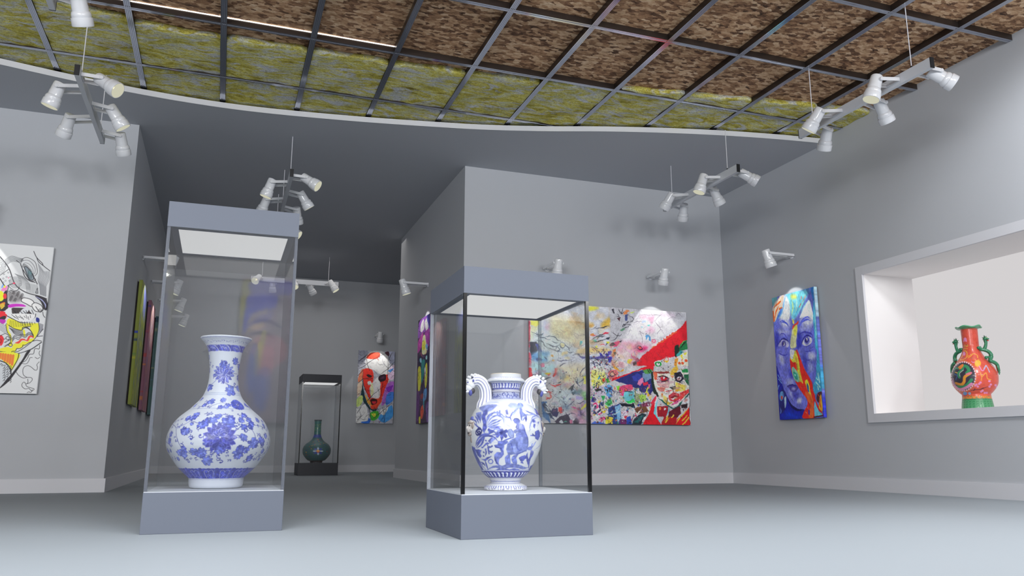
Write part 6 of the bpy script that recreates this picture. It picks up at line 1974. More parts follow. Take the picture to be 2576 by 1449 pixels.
RED = [
('B',(84,160,120),1,0,160),
('B',(60,136,90),1,919,1113),
('SCRIBBLE',(200,66,50),172,372,90),
('B',(222,150,60),0.75,896,919),
('SCRIBBLE',(226,130,40),884,919,60),
('SCRIBBLE',(60,120,90),894,921,40),
('COMB',(120,190,140),929,1018,26),
('F',(226,140,190),[441,268,431,276,408,280,382,276,365,268,368,259,390,253,416,253,435,259]),
('F',(226,140,190),[395,283,389,288,375,290,360,288,351,283,353,277,366,274,381,273,392,277]),
('F',(226,140,190),[441,285,435,290,424,292,412,291,405,286,407,280,416,277,429,276,438,280]),
('F',(226,140,190),[426,257,421,262,409,264,397,262,390,257,391,252,401,248,414,248,424,251]),
('S',(222,170,70),6,[381,316,380,362]),
('S',(222,170,70),6,[337,331,426,333]),
('S',(222,170,70),6,[334,359,437,362]),
('S',(222,170,70),6,[442,323,447,337,409,342]),
('S',(230,160,70),10,[347,458,362,382,426,401,430,466,371,487,300,454]),
('S',(230,160,70),10,[445,450,491,436,532,422,575,439,567,474]),
('S',(230,160,70),10,[457,469,481,453,500,437]),
('F',(226,140,190),[404,415,404,430,392,437,372,433,348,419,335,402,346,392,371,391,393,400]),
('F',(230,180,60),[573,546,559,573,541,586,526,581,518,559,522,530,539,507,562,503,576,518]),
('S',(230,150,60),8,[531,492,541,510,575,493]),
('S',(230,150,60),8,[518,570,537,586,564,563]),
('S',(226,140,190),7,[494,516,505,535,518,527]),
('S',(226,140,190),9,[549,579,565,632,607,579,618,639]),
('S',(170,190,220),8,[580,610,610,571,614,595,616,646]),
('S',(230,160,70),9,[547,653,553,687,586,653,591,707,619,720]),
('S',(230,160,70),8,[546,726,553,687]),
('F',(226,140,190),[520,767,517,774,512,778,506,776,503,770,503,762,507,757,513,756,518,760]),
('F',(226,140,190),[539,761,537,768,532,771,526,770,522,764,523,756,527,751,532,750,537,753]),
('F',(226,140,190),[529,789,527,797,521,801,515,799,511,792,512,784,516,778,522,777,527,781]),
('F',(226,140,190),[509,777,507,785,501,788,495,787,492,780,493,772,497,767,503,766,508,770]),
('F',(226,140,190),[549,747,547,754,542,758,536,756,532,750,532,743,536,737,542,736,547,740]),
('F',(226,140,190),[617,733,615,741,609,744,602,743,597,738,597,730,602,724,609,723,615,727]),
('F',(226,140,190),[635,767,635,775,629,779,620,778,613,772,612,764,615,758,623,757,631,760]),
('F',(226,140,190),[628,789,628,797,622,802,613,800,606,794,604,786,608,780,615,778,623,782]),
('F',(226,140,190),[575,838,574,846,568,851,559,849,553,842,552,833,556,826,563,825,571,829]),
('F',(226,140,190),[608,863,609,871,600,876,589,874,581,867,578,858,581,851,589,849,599,854]),
('F',(226,140,190),[564,850,563,859,557,863,548,861,541,854,540,845,545,838,552,837,560,841]),
('F',(226,140,190),[636,862,639,871,629,875,616,874,607,867,601,858,604,851,613,849,625,854]),
('F',(226,140,190),[707,771,709,778,697,783,680,783,669,777,664,769,669,763,680,761,695,764]),
('F',(226,140,190),[757,790,758,798,758,802,758,800,713,797,703,789,709,782,734,779,757,781]),
('T',(90,40,50),8,[418,848,484,827,542,821,586,798,616,790]),
('T',(90,40,50),8,[483,835,497,811]),
('T',(90,40,50),8,[542,821,564,805]),
('F',(60,56,70),[509,685,482,773,409,823,331,795,303,712,297,614,344,536,436,527,497,590]),
('F',(226,196,206),[516,686,515,691,511,694,508,693,506,688,507,682,509,678,513,677,515,680]),
('F',(226,196,206),[513,711,511,716,508,719,505,718,503,713,504,708,506,703,509,702,512,705]),
('F',(226,196,206),[507,736,505,741,502,744,499,743,497,738,497,732,500,728,504,727,506,730]),
('F',(226,196,206),[498,759,497,765,493,768,490,767,488,762,489,756,491,751,495,750,498,753]),
('F',(226,196,206),[486,781,484,787,480,790,477,788,475,783,476,777,479,772,483,771,486,775]),
('F',(226,196,206),[471,800,468,806,464,809,460,808,458,802,460,795,464,790,468,789,471,793]),
('F',(226,196,206),[451,815,448,821,443,825,439,823,438,817,440,810,445,805,449,804,452,808]),
('F',(226,196,206),[429,825,424,831,418,835,414,833,413,827,417,820,422,815,427,814,430,818]),
('F',(226,196,206),[404,829,398,835,391,839,386,837,386,831,391,824,398,819,404,818,406,822]),
('F',(226,196,206),[380,827,372,833,363,836,358,834,359,828,366,821,374,816,380,816,383,820]),
('F',(226,196,206),[358,818,349,825,338,828,331,826,333,820,342,813,352,808,359,808,362,812]),
('F',(226,196,206),[341,805,331,811,318,813,310,811,312,805,322,799,333,794,342,794,345,798]),
('F',(226,196,206),[328,786,318,792,305,794,294,792,295,787,305,781,318,777,328,776,331,780]),
('F',(226,196,206),[321,766,311,771,297,773,285,770,285,765,296,760,309,756,319,756,324,760]),
('F',(226,196,206),[316,742,309,748,296,750,282,747,277,741,285,736,298,732,310,733,317,736]),
('F',(226,196,206),[310,717,303,722,290,724,271,721,253,714,266,709,287,707,301,707,309,711]),
('F',(226,196,206),[309,692,303,697,290,698,269,695,254,689,255,683,282,681,298,682,307,686]),
('F',(226,196,206),[310,665,306,670,295,672,277,669,257,662,258,656,266,652,292,654,305,659]),
('F',(226,196,206),[306,637,304,643,294,645,264,641,259,635,259,628,259,624,278,625,298,631]),
('F',(226,196,206),[306,611,306,617,296,619,266,614,260,608,260,602,261,597,261,596,296,603]),
('F',(226,196,206),[311,585,312,592,303,594,282,590,261,583,262,576,262,571,262,570,299,578]),
('F',(226,196,206),[322,563,324,570,317,572,301,569,264,559,264,552,264,546,284,548,310,555]),
('F',(226,196,206),[337,544,340,551,334,554,322,551,305,543,288,534,290,528,309,530,326,535]),
('F',(226,196,206),[358,529,360,537,355,540,346,537,334,530,325,522,327,516,337,516,350,521]),
('F',(226,196,206),[382,521,383,528,379,531,371,529,363,522,358,514,359,508,367,508,376,513]),
('F',(226,196,206),[408,518,408,525,404,528,398,526,391,519,388,511,390,506,396,505,404,510]),
('F',(226,196,206),[433,520,433,528,429,531,423,529,418,523,416,515,418,509,424,508,430,513]),
('F',(226,196,206),[456,529,455,536,451,539,447,538,442,531,441,524,444,518,449,517,454,521]),
('F',(226,196,206),[476,543,474,550,471,553,466,552,463,546,463,538,465,532,470,531,474,535]),
('F',(226,196,206),[491,561,490,568,486,572,482,570,479,564,480,557,482,551,487,550,490,554]),
('F',(226,196,206),[503,583,501,590,497,593,494,591,492,586,492,579,495,574,499,573,502,577]),
('F',(226,196,206),[511,607,509,613,505,617,502,615,500,610,501,603,503,598,507,598,510,601]),
('F',(226,196,206),[515,633,513,639,510,642,507,641,505,636,506,629,508,624,512,624,515,627]),
('F',(226,196,206),[517,659,515,665,512,668,509,667,507,662,508,656,510,651,514,650,516,654]),
('F',(206,150,60),[521,700,520,703,518,704,516,704,515,701,515,698,517,696,519,695,520,697]),
('F',(206,150,60),[516,727,515,730,513,732,511,731,510,728,510,725,512,723,514,722,515,724]),
('F',(206,150,60),[508,754,507,757,505,758,503,758,502,755,502,752,504,749,506,749,507,750]),
('F',(206,150,60),[497,778,496,782,494,783,492,782,491,780,491,776,493,774,495,773,496,775]),
('F',(206,150,60),[481,801,480,805,478,806,476,806,475,803,475,799,477,796,479,796,481,797]),
('F',(206,150,60),[461,820,459,824,457,826,455,825,454,822,455,818,457,815,460,815,461,817]),
('F',(206,150,60),[436,834,434,838,431,840,428,839,428,836,429,832,432,829,435,828,437,830]),
('F',(206,150,60),[408,842,404,845,401,847,398,846,398,843,400,839,404,836,407,836,409,838]),
('F',(206,150,60),[377,843,373,846,368,848,365,847,365,844,369,840,373,837,377,837,379,839]),
('F',(206,150,60),[347,837,341,840,334,842,330,840,331,837,337,834,343,831,348,831,349,833]),
('F',(206,150,60),[319,824,311,827,302,828,296,827,298,824,306,820,316,818,322,818,323,820]),
('F',(206,150,60),[299,805,288,808,273,809,259,807,264,804,279,801,293,799,301,800,303,802]),
('F',(206,150,60),[283,783,269,785,248,785,248,784,248,781,248,777,271,777,284,777,288,779]),
('F',(206,150,60),[277,758,259,760,249,760,250,760,250,757,250,753,251,751,274,753,280,755]),
('F',(206,150,60),[258,730,253,732,253,734,253,733,253,731,253,727,253,725,253,724,253,726]),
('F',(206,150,60),[254,702,254,705,254,706,254,706,254,703,254,700,254,698,254,697,254,699]),
('F',(206,150,60),[255,673,255,676,255,678,255,677,255,675,256,671,256,669,256,669,256,670]),
('F',(206,150,60),[259,644,259,647,259,649,259,648,259,646,259,642,259,640,259,639,259,641]),
('F',(206,150,60),[260,615,260,618,260,619,260,619,260,616,260,613,260,610,260,609,260,611]),
('F',(206,150,60),[261,586,261,589,261,591,261,590,261,587,261,584,262,581,262,580,261,582]),
('F',(206,150,60),[263,559,263,562,263,564,263,563,263,560,263,556,264,553,264,553,264,555]),
('F',(206,150,60),[264,534,264,538,264,539,264,539,265,535,265,531,265,528,265,528,265,530]),
('F',(206,150,60),[308,518,312,522,307,524,293,521,264,515,264,511,264,508,264,508,297,513]),
('F',(206,150,60),[346,507,347,511,344,513,338,511,330,507,325,503,326,500,332,500,340,503]),
('F',(206,150,60),[380,502,381,505,378,507,374,506,369,502,366,498,367,495,371,495,376,497]),
('F',(206,150,60),[412,502,412,506,410,508,406,506,403,503,401,499,402,495,406,495,410,498]),
('F',(206,150,60),[441,508,441,512,439,514,436,513,433,509,432,505,434,502,437,502,440,504]),
('F',(206,150,60),[466,521,466,524,464,526,461,525,459,522,459,518,460,515,463,514,465,517]),
('F',(206,150,60),[487,539,486,543,484,544,481,544,480,540,480,536,481,533,484,533,486,535]),
('F',(206,150,60),[502,562,501,565,499,567,497,566,496,563,496,559,497,556,500,556,502,558]),
('F',(206,150,60),[513,587,512,591,510,592,508,591,507,589,507,585,508,582,511,582,512,584]),
('F',(206,150,60),[519,615,518,618,516,619,514,619,513,616,514,612,515,610,517,609,519,611]),
('F',(206,150,60),[522,643,521,646,520,648,518,647,517,644,517,641,519,639,521,638,522,640]),
('F',(206,150,60),[523,672,522,675,520,676,518,676,517,673,518,670,519,667,521,667,522,669]),
('S',(60,140,96),30,[396,682,389,640,417,614,424,569,454,580,470,620,455,647]),
('S',(206,180,190),5,[402,676,402,641,429,615]),
('S',(226,150,60),26,[349,739,399,758,427,733,438,687,474,656]),
('S',(220,120,140),20,[455,661,483,649]),
('S',(60,140,96),26,[354,775,414,782,454,756,482,717]),
('S',(220,140,180),26,[305,713,315,771,364,809,435,791,478,758]),
('F',(226,130,60),[371,578,412,543,424,569,398,604]),
('S',(60,140,96),14,[323,602,346,583,383,595]),
('S',(60,90,140),12,[347,649,378,666,359,705]),
('S',(230,180,80),8,[352,628,376,638]),
('S',(226,140,190),9,[327,688,333,766,366,817,399,829]),
('F',(100,150,206),[402,864,389,876,369,881,344,878,336,867,358,853,380,844,398,843,407,851]),
('F',(150,170,210),[447,867,440,877,429,882,417,879,411,871,418,859,431,851,442,850,449,856]),
('S',(90,110,160),4,[372,853,382,872,368,886]),
('S',(226,200,206),7,[681,568,745,600,735,666,754,746])]
GRN_PROF = [(0.05,0.975),(0.066,1.005),(0.0715,1.0095),(0.0735,1.0075),(0.0725,1.002),(0.066,0.994),(0.0615,0.93),(0.0608,0.8838),(0.0623,0.8029),(0.065,0.7382),(0.0798,0.6898),(0.1056,0.6415),(0.1513,0.6012),(0.2069,0.561),(0.2425,0.5129),(0.2594,0.4568),(0.2541,0.4007),(0.2321,0.3528),(0.1943,0.3049),(0.1546,0.266),(0.1149,0.2491),(0.1109,0.2292),(0.111,0.219),(0.001,0.219)]
GRN_META = (1.744, 15.498, -1.6829, 0.18)
GRN = [
('B',(70,50,56),1,0,52),
('B',(40,130,120),0.6,75,304),
('SCRIBBLE',(170,190,80),75,314,60),
('SCRIBBLE',(30,60,70),75,314,60),
('B',(50,70,160),0.9,319,377),
('SCRIBBLE',(90,120,190),324,372,20),
('SCRIBBLE',(110,180,160),388,846,90),
('SCRIBBLE',(36,90,70),423,846,70),
('BLOBS',(180,80,50),411,770,26),
('BLOBS',(40,56,130),411,819,26),
('BLOBS',(190,150,60),411,819,16),
('F',(200,212,237),[594,693,632,681,652,693,633,706]),
('F',(55,70,175),[591,702,628,720,636,746,612,739]),
('F',(200,212,237),[584,706,599,745,588,770,573,745]),
('F',(55,70,175),[576,702,560,739,537,746,542,720]),
('F',(200,212,237),[572,693,536,706,517,694,535,681]),
('F',(55,70,175),[575,685,540,667,534,642,556,648]),
('F',(200,212,237),[583,681,569,643,581,619,594,642]),
('F',(55,70,175),[591,685,607,648,630,641,625,667]),
('F',(255,150,62),[604,692,600,708,588,717,574,714,564,700,563,683,572,670,586,667,599,676]),
('F',(237,75,62),[595,713,593,719,586,723,579,721,574,716,574,710,578,705,586,704,592,707]),
('F',(255,200,87),[596,686,593,694,586,698,577,696,571,690,570,681,576,675,585,673,593,678]),
('B',(46,40,44),1,904,1078.5165073174342)]
REAR = [
('G',(195,195,78),1,20,[-2,104,131,73,98,303,87,592,50,899,41,1050,-9,290]),
('G',(117,111,247),1,20,[151,71,781,46,763,258,655,287,535,274,144,280]),
('G',(85,98,255),1,18,[97,293,338,266,555,283,545,440,393,532,240,562,130,651,98,896,53,797,69,449]),
('G',(221,195,117),0.9,16,[259,561,420,489,405,573,263,633,173,730,116,743,168,648]),
('F',(78,65,143),[184,750,229,706,362,663,480,671,581,728,633,787,605,798,484,743,346,710,231,737]),
('G',(78,91,104),0.9,12,[185,922,327,885,455,919,545,955,537,976,400,973,282,928,187,943]),
('G',(255,195,169),0.8,30,[177,791,270,745,387,759,354,842,200,861]),
('G',(247,143,169),0.9,20,[262,977,648,959,725,1268,439,1465,252,1287]),
('G',(247,234,78),0.9,8,[346,911,405,908,369,1283,278,1715,281,1286]),
('G',(91,117,247),0.9,10,[185,1167,299,1100,304,1653,195,1777]),
('G',(91,117,255),0.8,16,[267,1532,498,1463,476,2073,294,1956])]
# ------------------------------------------------------------------ stamps used on the porcelain
LEAF_P = [(0,0),(.12,.20),(.08,.44),(.30,.55),(.44,.36),(.50,.56),(.80,.54),(.74,.28),(1.04,.26),(.97,.02),(1.06,-.22),(.76,-.28),(.82,-.54),(.52,-.58),(.44,-.36),(.28,-.54),(.06,-.42),(.12,-.18)]
def xf(p, x, y, ang, s, kx):
    a = math.radians(ang); q = np.asarray(p, float)*s
    return np.stack([x+(q[:, 0]*math.cos(a)-q[:, 1]*math.sin(a))/kx, y+q[:, 0]*math.sin(a)+q[:, 1]*math.cos(a)], 1)
DB, MB, LB_, WH = (50, 56, 150), (98, 114, 214), (142, 158, 232), (222, 226, 238)
def leaf(p, x, y, ang, s):
    k = p.k_at(y); s *= .62; sh = RNG.normal(0, .035, (len(LEAF_P), 2)); P = np.array(LEAF_P)+sh
    P[:, 0] -= .45
    p.fill(xf(P, x, y, ang, s, k), (112, 128, 220) if RNG.random() < .6 else (92, 106, 206), smooth=True)
    p.fill(xf([(.0-.2,.05),(.25-.2,.38),(.55-.2,.30),(.40-.2,.02)], x, y, ang, s, k), LB_, .7, smooth=True)
    p.stroke(np.vstack([xf(P, x, y, ang, s, k)]), 1.6, DB, closed=True)
    p.stroke(xf([(-.45,0),(0,.05),(.45,0)], x, y, ang, s, k), 1.4, DB)
    p.stroke(xf([(-.1,.04),(.2,.35)], x, y, ang, s, k), 1.2, (170, 182, 236))
def curl(p, x, y, ang, s):
    k = p.k_at(y); s *= .62
    P = xf([(-.4,0),(0,-.02),(.35,.10),(.50,.38),(.34,.62),(.12,.56)], x, y, ang, s, k)
    p.stroke(P, max(2.2, s*.16), (66, 74, 172), taper=False)
    p.ell(P[-1][0], P[-1][1], s*.19/k, s*.19, (58, 66, 166))
    p.stroke(xf([(-.1,-.02),(.2,-.32),(.12,-.48)], x, y, ang, s, k), max(1.6, s*.09), DB)
def petals(p, x, y, s, rows, fillc, edge):
    k = p.k_at(y)
    for (n, r0, r1, a0, a1, w) in rows:
        for i in range(n):
            a = a0+(a1-a0)*(i/(n-1) if n > 1 else .5)
            P = xf([(r0,-w*.5),(r0+(r1-r0)*.6,-w),(r1,-w*.35),(r1*1.06,0),(r1,w*.35),(r0+(r1-r0)*.6,w),(r0,w*.5)], x, y, a, s, k)
            p.fill(P, fillc if i % 2 else tuple(int(c*.9) for c in fillc), smooth=True)
            p.stroke(P, 1.7, edge)
            p.stroke(xf([(r0,0),(r1*.8,0)], x, y, a, s, k), 1.2, tuple(int(.5*(c+e)) for c, e in zip(fillc, edge)))
def blue_wash(p, seed):
    """uneven cobalt: the blue parts vary like brush work, the white glaze stays even"""
    m = np.clip((p.img[..., 2]-p.img[..., 0]-.10)*4, 0, 1)[..., None]; n = p.noise(12, 12, seed, 3)[..., None]
    p.img = np.clip(p.img*(1-m)+m*(p.img*(1+.55*(n-.5))+.16*np.clip(n-.5, 0, 1)), 0, 1)
def stamp(p, op, dx=0):
    kind, ang, s, (x, y) = op; x = (x+dx) % p.w
    if kind == 'LEAF': leaf(p, x, y, ang, s)
    elif kind == 'CURL': curl(p, x, y, ang, s)
    elif kind == 'ROSE':
        k = p.k_at(y); p.ell(x, y, s*.95/k, s*.95, (66, 80, 190)); petals(p, x, y, s*.95, [(18,.4,1,0,340,.12)], (60, 74, 190), (110, 126, 214)); p.ell(x, y, s*.22/k, s*.22, DB)
        for i in range(6): p.ell(x+s*.16*math.cos(i)/k, y+s*.16*math.sin(i), s*.06/k, s*.06, WH)
    elif kind == 'PEONY':
        petals(p, x, y, s, [(15,.4,1.0,0,336,.17),(12,.25,.78,12,348,.17),(8,.1,.55,0,315,.16)], (64, 68, 178), (150, 156, 222))
        petals(p, x, y-s*.12, s, [(5,.0,.42,200,340,.14)], (80, 88, 200), (206, 210, 240))
        petals(p, x, y+s*.30, s, [(5,.1,.55,40,140,.17)], (52, 58, 164), (150, 156, 222))
    elif kind == 'LOTUS':
        s *= .5
        petals(p, x, y, s, [(9,.3,1.0,172,368,.15)], (126, 140, 222), (72, 80, 180)); petals(p, x, y, s, [(7,.1,.82,190,350,.19)], (84, 92, 196), WH)
        petals(p, x, y+s*.1, s, [(3,.0,.7,240,300,.2)], (90, 100, 206), WH); petals(p, x, y+s*.1, s, [(5,.1,.85,30,150,.18)], (88, 96, 198), WH)
def band_ops(p, op):
    k = op[0]
    if k == 'B':
        y0, y1 = min(op[3], op[4]), max(op[3], op[4]); c = np.array(op[1])/255.
        m = np.clip((np.minimum(p.Y-y0, y1-p.Y))/(1.2*p.sy)+.5, 0, 1)[:, None, None]*op[2]
        p.img = p.img*(1-m)+c*m
    elif k == 'STRIPES':
        _, c, y0, y1, n, duty = op; w = p.w/n
        for i in range(n): p.fill([(i*w, y1), (i*w, y0+4), (i*w+w*duty*.25, y0), (i*w+w*duty*.75, y0), (i*w+w*duty, y0+4), (i*w+w*duty, y1)], c)
    elif k == 'SCRIBBLE':
        _, c, y0, y1, n = op; lo, hi = min(y0, y1), max(y0, y1); h = (hi-lo)
        for i in range(n):
            x = p.w*(i+RNG.random())/n; y = RNG.uniform(lo+h*.15, hi-h*.15); k_ = p.k_at(y); r = min(h*.3, RNG.uniform(7, 16)); a = RNG.uniform(0, 6.28)
            t = np.linspace(0, 4.2, 6); p.stroke(np.stack([x+r*np.cos(t+a)/k_*(1-t*.13), y+r*np.sin(t+a)*(1-t*.13)], 1), RNG.uniform(1.8, 3.6), c)
    elif k == 'BLOBS':
        _, c, y0, y1, n = op
        for i in range(n):
            y = RNG.uniform(min(y0, y1), max(y0, y1)); p.ell(p.w*(i+RNG.random())/n, y, RNG.uniform(8, 18)/p.k_at(y), RNG.uniform(6, 14), c)
    elif k == 'WAVES':
        _, c, y0, y1 = op; n = 9; w = p.w/n; h = y1-y0
        for i in range(n):
            x = i*w; p.fill([(x+w*.05, y0+h*.1), (x+w*.5, y0+h*.05), (x+w*.9, y1), (x+w*.2, y1)], (98, 106, 206), .7, smooth=True)
            p.stroke([(x-w*.2, y0+h*.25), (x+w*.25, y0+h*.12), (x+w*.65, y0+h*.4), (x+w*.92, y1)], 3.2, c)
            p.stroke([(x+w*.1, y0+h*.6), (x+w*.3, y0+h*.5), (x+w*.36, y0+h*.75), (x+w*.5, y0+h*.6), (x+w*.58, y0+h*.85)], 2.6, c)
            if i % 3 == 0: p.stroke([(x+w*.5, y0-6), (x+w*.7, y0+h*.3), (x+w*.95, y0+h*.1), (x+w*1.1, y0+h*.6)], 3.4, c)
    elif k == 'DOTS':
        _, c, y, s = op
        for i in range(90):
            x = p.w*(i+.4*RNG.random())/90; yy = y+RNG.normal(0, 5); p.stroke([(x, yy), (x+RNG.normal(0, 4), yy+RNG.uniform(2, 7))], 2.2, c, .85)
    elif k == 'PANELS':
        _, c, y0, y1 = op; n = 14; w = p.w/n; h = y1-y0
        for i in range(n):
            x = (i+.22)*w
            p.fill([(x-w*.42, y0), (x-w*.22, y0), (x-w*.25, y1), (x-w*.40, y1)], (104, 116, 214), .8); p.fill([(x+w*.03, y1), (x+w*.0, y0+h*.2), (x+w*.55, y0+h*.2), (x+w*.52, y1)], (74, 86, 200), .9)
            p.stroke([(x+w*.03, y1-2), (x-w*.02, y0+h*.35), (x+w*.08, y0+h*.14), (x+w*.22, y0+h*.18), (x+w*.27, y0+h*.34), (x+w*.33, y0+h*.18), (x+w*.48, y0+h*.14), (x+w*.57, y0+h*.35), (x+w*.52, y1-2)], 2.2, c)
            for a, b in ((.27, .50), (.20, .62), (.34, .62), (.27, .72), (.16, .8), (.38, .82)): p.ell(x+w*a, y0+h*b, 2.6, 1.8, c)
            p.stroke([(x-w*.28, y0), (x-w*.3, y1)], 2.2, (40, 44, 130))
    elif k == 'SCALLOP':
        _, c, y, s = op
        for i in range(56): p.ell(p.w*i/56, y, p.w/112, s*(1.0 if i % 4 == 0 else .55), c)
    elif k == 'COMB':
        _, c, y0, y1, n = op; w = p.w/n; h = y1-y0
        for i in range(n):
            for r in (.35, .6, .85): p.stroke([(i*w-w*r*.9, y1), (i*w-w*r*.4, y0+h*(1-r)), (i*w+w*r*.6, y0+h*(1-r)*.9)], 3, c, .8)
def paint_pot(prof, meta, ops, px, base, repeat=True, angular=False):
    Rr = meta[3]; P = np.array(prof); tot = float(np.hypot(*np.diff(P, axis=0).T).sum())*1000
    p = Paint(2*PI*Rr*1000, tot, px, base, wrap=True); p.angular = angular
    q = resample(prof, p.H); p.k = np.maximum(q[:, 0]/Rr, .12)
    for op in ops:
        if op[0] in ('B', 'STRIPES', 'SCRIBBLE', 'BLOBS', 'WAVES', 'DOTS', 'PANELS', 'SCALLOP', 'COMB'): band_ops(p, op)
    for dx in ((p.w/2, 0) if repeat else (0,)):
        for op in ops:
            if op[0] in ('LEAF', 'CURL', 'ROSE', 'PEONY', 'LOTUS'): continue
            if op[0] in 'FPGSTLC': p.run([op], dx if dx == 0 else -dx)
        for op in ops:
            if op[0] in ('LEAF', 'CURL', 'ROSE', 'PEONY', 'LOTUS'): stamp(p, op, dx)
    return q, p

# ------------------------------------------------------------------ vases
# fill the gaps between the main scrolls of the bottle vase with small leaves and tendrils
BOT_MORE = []; g_ = np.random.default_rng(21)
taken = [(op[3][0], op[3][1], op[2]) for op in BOT if op[0] in ('LEAF', 'CURL', 'PEONY', 'LOTUS', 'ROSE')]
taken += [(x-2*PI*110, y, s) for x, y, s in taken] + [(x+2*PI*110, y, s) for x, y, s in taken]
ylo = min(op[3][1] for op in BOT if op[0] == 'PEONY')-115; yhi = ylo+255
for _ in range(2600):
    x, y = g_.uniform(PI*110, 3*PI*110), g_.uniform(ylo, yhi); k_ = g_.random() < .45; s = g_.uniform(30, 46) if k_ else g_.uniform(22, 32)
    if all(math.hypot(x-a, y-b) > .47*(s+c) for a, b, c in taken):
        BOT_MORE.append(('LEAF' if k_ else 'CURL', int(g_.uniform(0, 360)), s, (x, y))); taken.append((x, y, s))
q, p = paint_pot(BOT_PROF, BOT_META, BOT + BOT_MORE, 2.0, (216, 221, 231))
blue_wash(p, 11); p.warp(1.6, 16, 16, 3)
vs_root = empty('vase', (BOT_META[0], BOT_META[1], .2155), BOT_META[2]-PI)
painted_lathe('body', q-[0, .2155], p.img, (0, 0, 0), M['glaze'], vs_root)
tag(vs_root, 'large white bottle vase with blue flower scrolls and flared rim, in the tall left case', 'vase')

q, p = paint_pot(URN_PROF, URN_META, URN, 1.8, (214, 216, 219), angular=True)
blue_wash(p, 12); p.ink(90, (0, p.w, 330, 560), (14, 50), (1.4, 2.8), (104, 114, 186), 61, .5); p.warp(1.5, 12, 12, 4); p.warp(.8, 5, 5, 5)
AF = URN_META[2]
urn = empty('urn', (URN_META[0], URN_META[1], .2158), AF-PI)
painted_lathe('body', q-[0, .2158], p.img, (0, 0, 0), M['glaze'], urn)
tag(urn, 'white and blue two-handled urn with a rider scene, in the shorter right case', 'urn')
Wt, Bl, Dk = lin(236, 237, 240), lin(88, 94, 170), lin(40, 40, 60)
HANDLE_ANG = {1: PI/2+.26, -1: 3*PI/2+.10}
def urn_handle(side):
    """arched mane that ends in a beast's head; side = -1 picture left, +1 picture right (local frame: x away from camera)"""
    # local frame of the urn: camera is at local +x direction rotated by pi -> front is -x ... build in (r, t, z): r outward, t across, z up
    Mh = Matrix.Rotation(HANDLE_ANG[side], 4, 'Z') @ Matrix.Translation((-.012, 0, -.004))
    m = Mesh()
    spine = [(.138, .630-.2158), (.137, .665-.2158), (.130, .70-.2158), (.128, .735-.2158), (.133, .77-.2158), (.150, .80-.2158), (.175, .815-.2158), (.200, .812-.2158)]
    C = catmull(spine, False, 6)
    wid = np.interp(np.linspace(0, 1, len(C)), [0, .2, .35, .7, 1], [.046, .050, .042, .036, .030])
    thk = np.interp(np.linspace(0, 1, len(C)), [0, .2, .35, .7, 1], [.040, .042, .034, .032, .030])
    n = 60; vs = []; cs = []
    for i, (r_, z_) in enumerate(C):
        a = C[min(i+1, len(C)-1)]-C[max(i-1, 0)]; a = a/np.hypot(*a); nr = (-a[1], a[0])
        for k in range(n):
            th = 2*PI*k/n; rid = abs(math.sin(th*5.5+.3)); f_ = .86+.20*rid**.7
            x = nr[0]*math.cos(th)*thk[i]*f_; z = nr[1]*math.cos(th)*thk[i]*f_; y = math.sin(th)*wid[i]*f_
            vs.append(Mh @ Vector((r_+x, y, z_+z)))
            t = min(1, max(0, (rid-.12)/.42)); cs.append(tuple(Bl[j]*(1-t)+Wt[j]*t for j in range(3)))
    o = len(m.v); m.v += [tuple(v) for v in vs]; m.c += cs
    for i in range(len(C)-1):
        for k in range(n):
            k2 = (k+1) % n; m.f.append((o+i*n+k, o+i*n+k2, o+(i+1)*n+k2, o+(i+1)*n+k))
    m.f.append(tuple(o+(len(C)-1)*n+k for k in range(n)))
    h = m.build('handle', M['glaze'], urn, smooth=180, color=True)
    # head
    b = Mesh()
    z0 = -.2158
    def ball(r_, y, z, rad, col=Wt, n1=14, n2=10): b.ball(Mh @ Vector((r_, y, z+z0)), rad, n1, n2, col, Mh.to_3x3().to_4x4())
    ball(.212, 0, .795, (.027, .025, .030)); ball(.222, 0, .775, (.022, .020, .022)); ball(.236, 0, .766, (.012, .010, .009)); ball(.247, 0, .764, (.007, .009, .006))
    ball(.233, 0, .752, (.013, .013, .008)); ball(.240, 0, .757, (.008, .010, .004), Dk)
    ball(.228, 0, .806, (.013, .020, .006)); ball(.206, 0, .757, (.018, .017, .018), lin(70, 66, 70)); ball(.214, 0, .748, (.011, .019, .020), Bl)
    for s in (-1, 1):
        ball(.2335, s*.011, .793, (.005, .006, .005), Wt); ball(.2365, s*.012, .793, (.0032, .0038, .0036), Dk, 8, 6); ball(.232, s*.012, .8005, (.006, .009, .0024), Bl, 8, 6)
        ball(.202, s*.026, .812, (.011, .006, .014)); ball(.205, s*.0305, .811, (.006, .004, .008), Bl, 8, 6)
    for i, (r_, z_) in enumerate(((.236, .816), (.226, .832), (.208, .843), (.190, .846), (.172, .842))):
        ball(r_, 0, z_, (.0085, .012, .0085)); 
        if i < 4: ball(r_-.004, .017, z_-.003, .0075); ball(r_-.004, -.017, z_-.003, .0075)
    b.build('handle_head', M['glaze'], h, smooth=180, color=True)
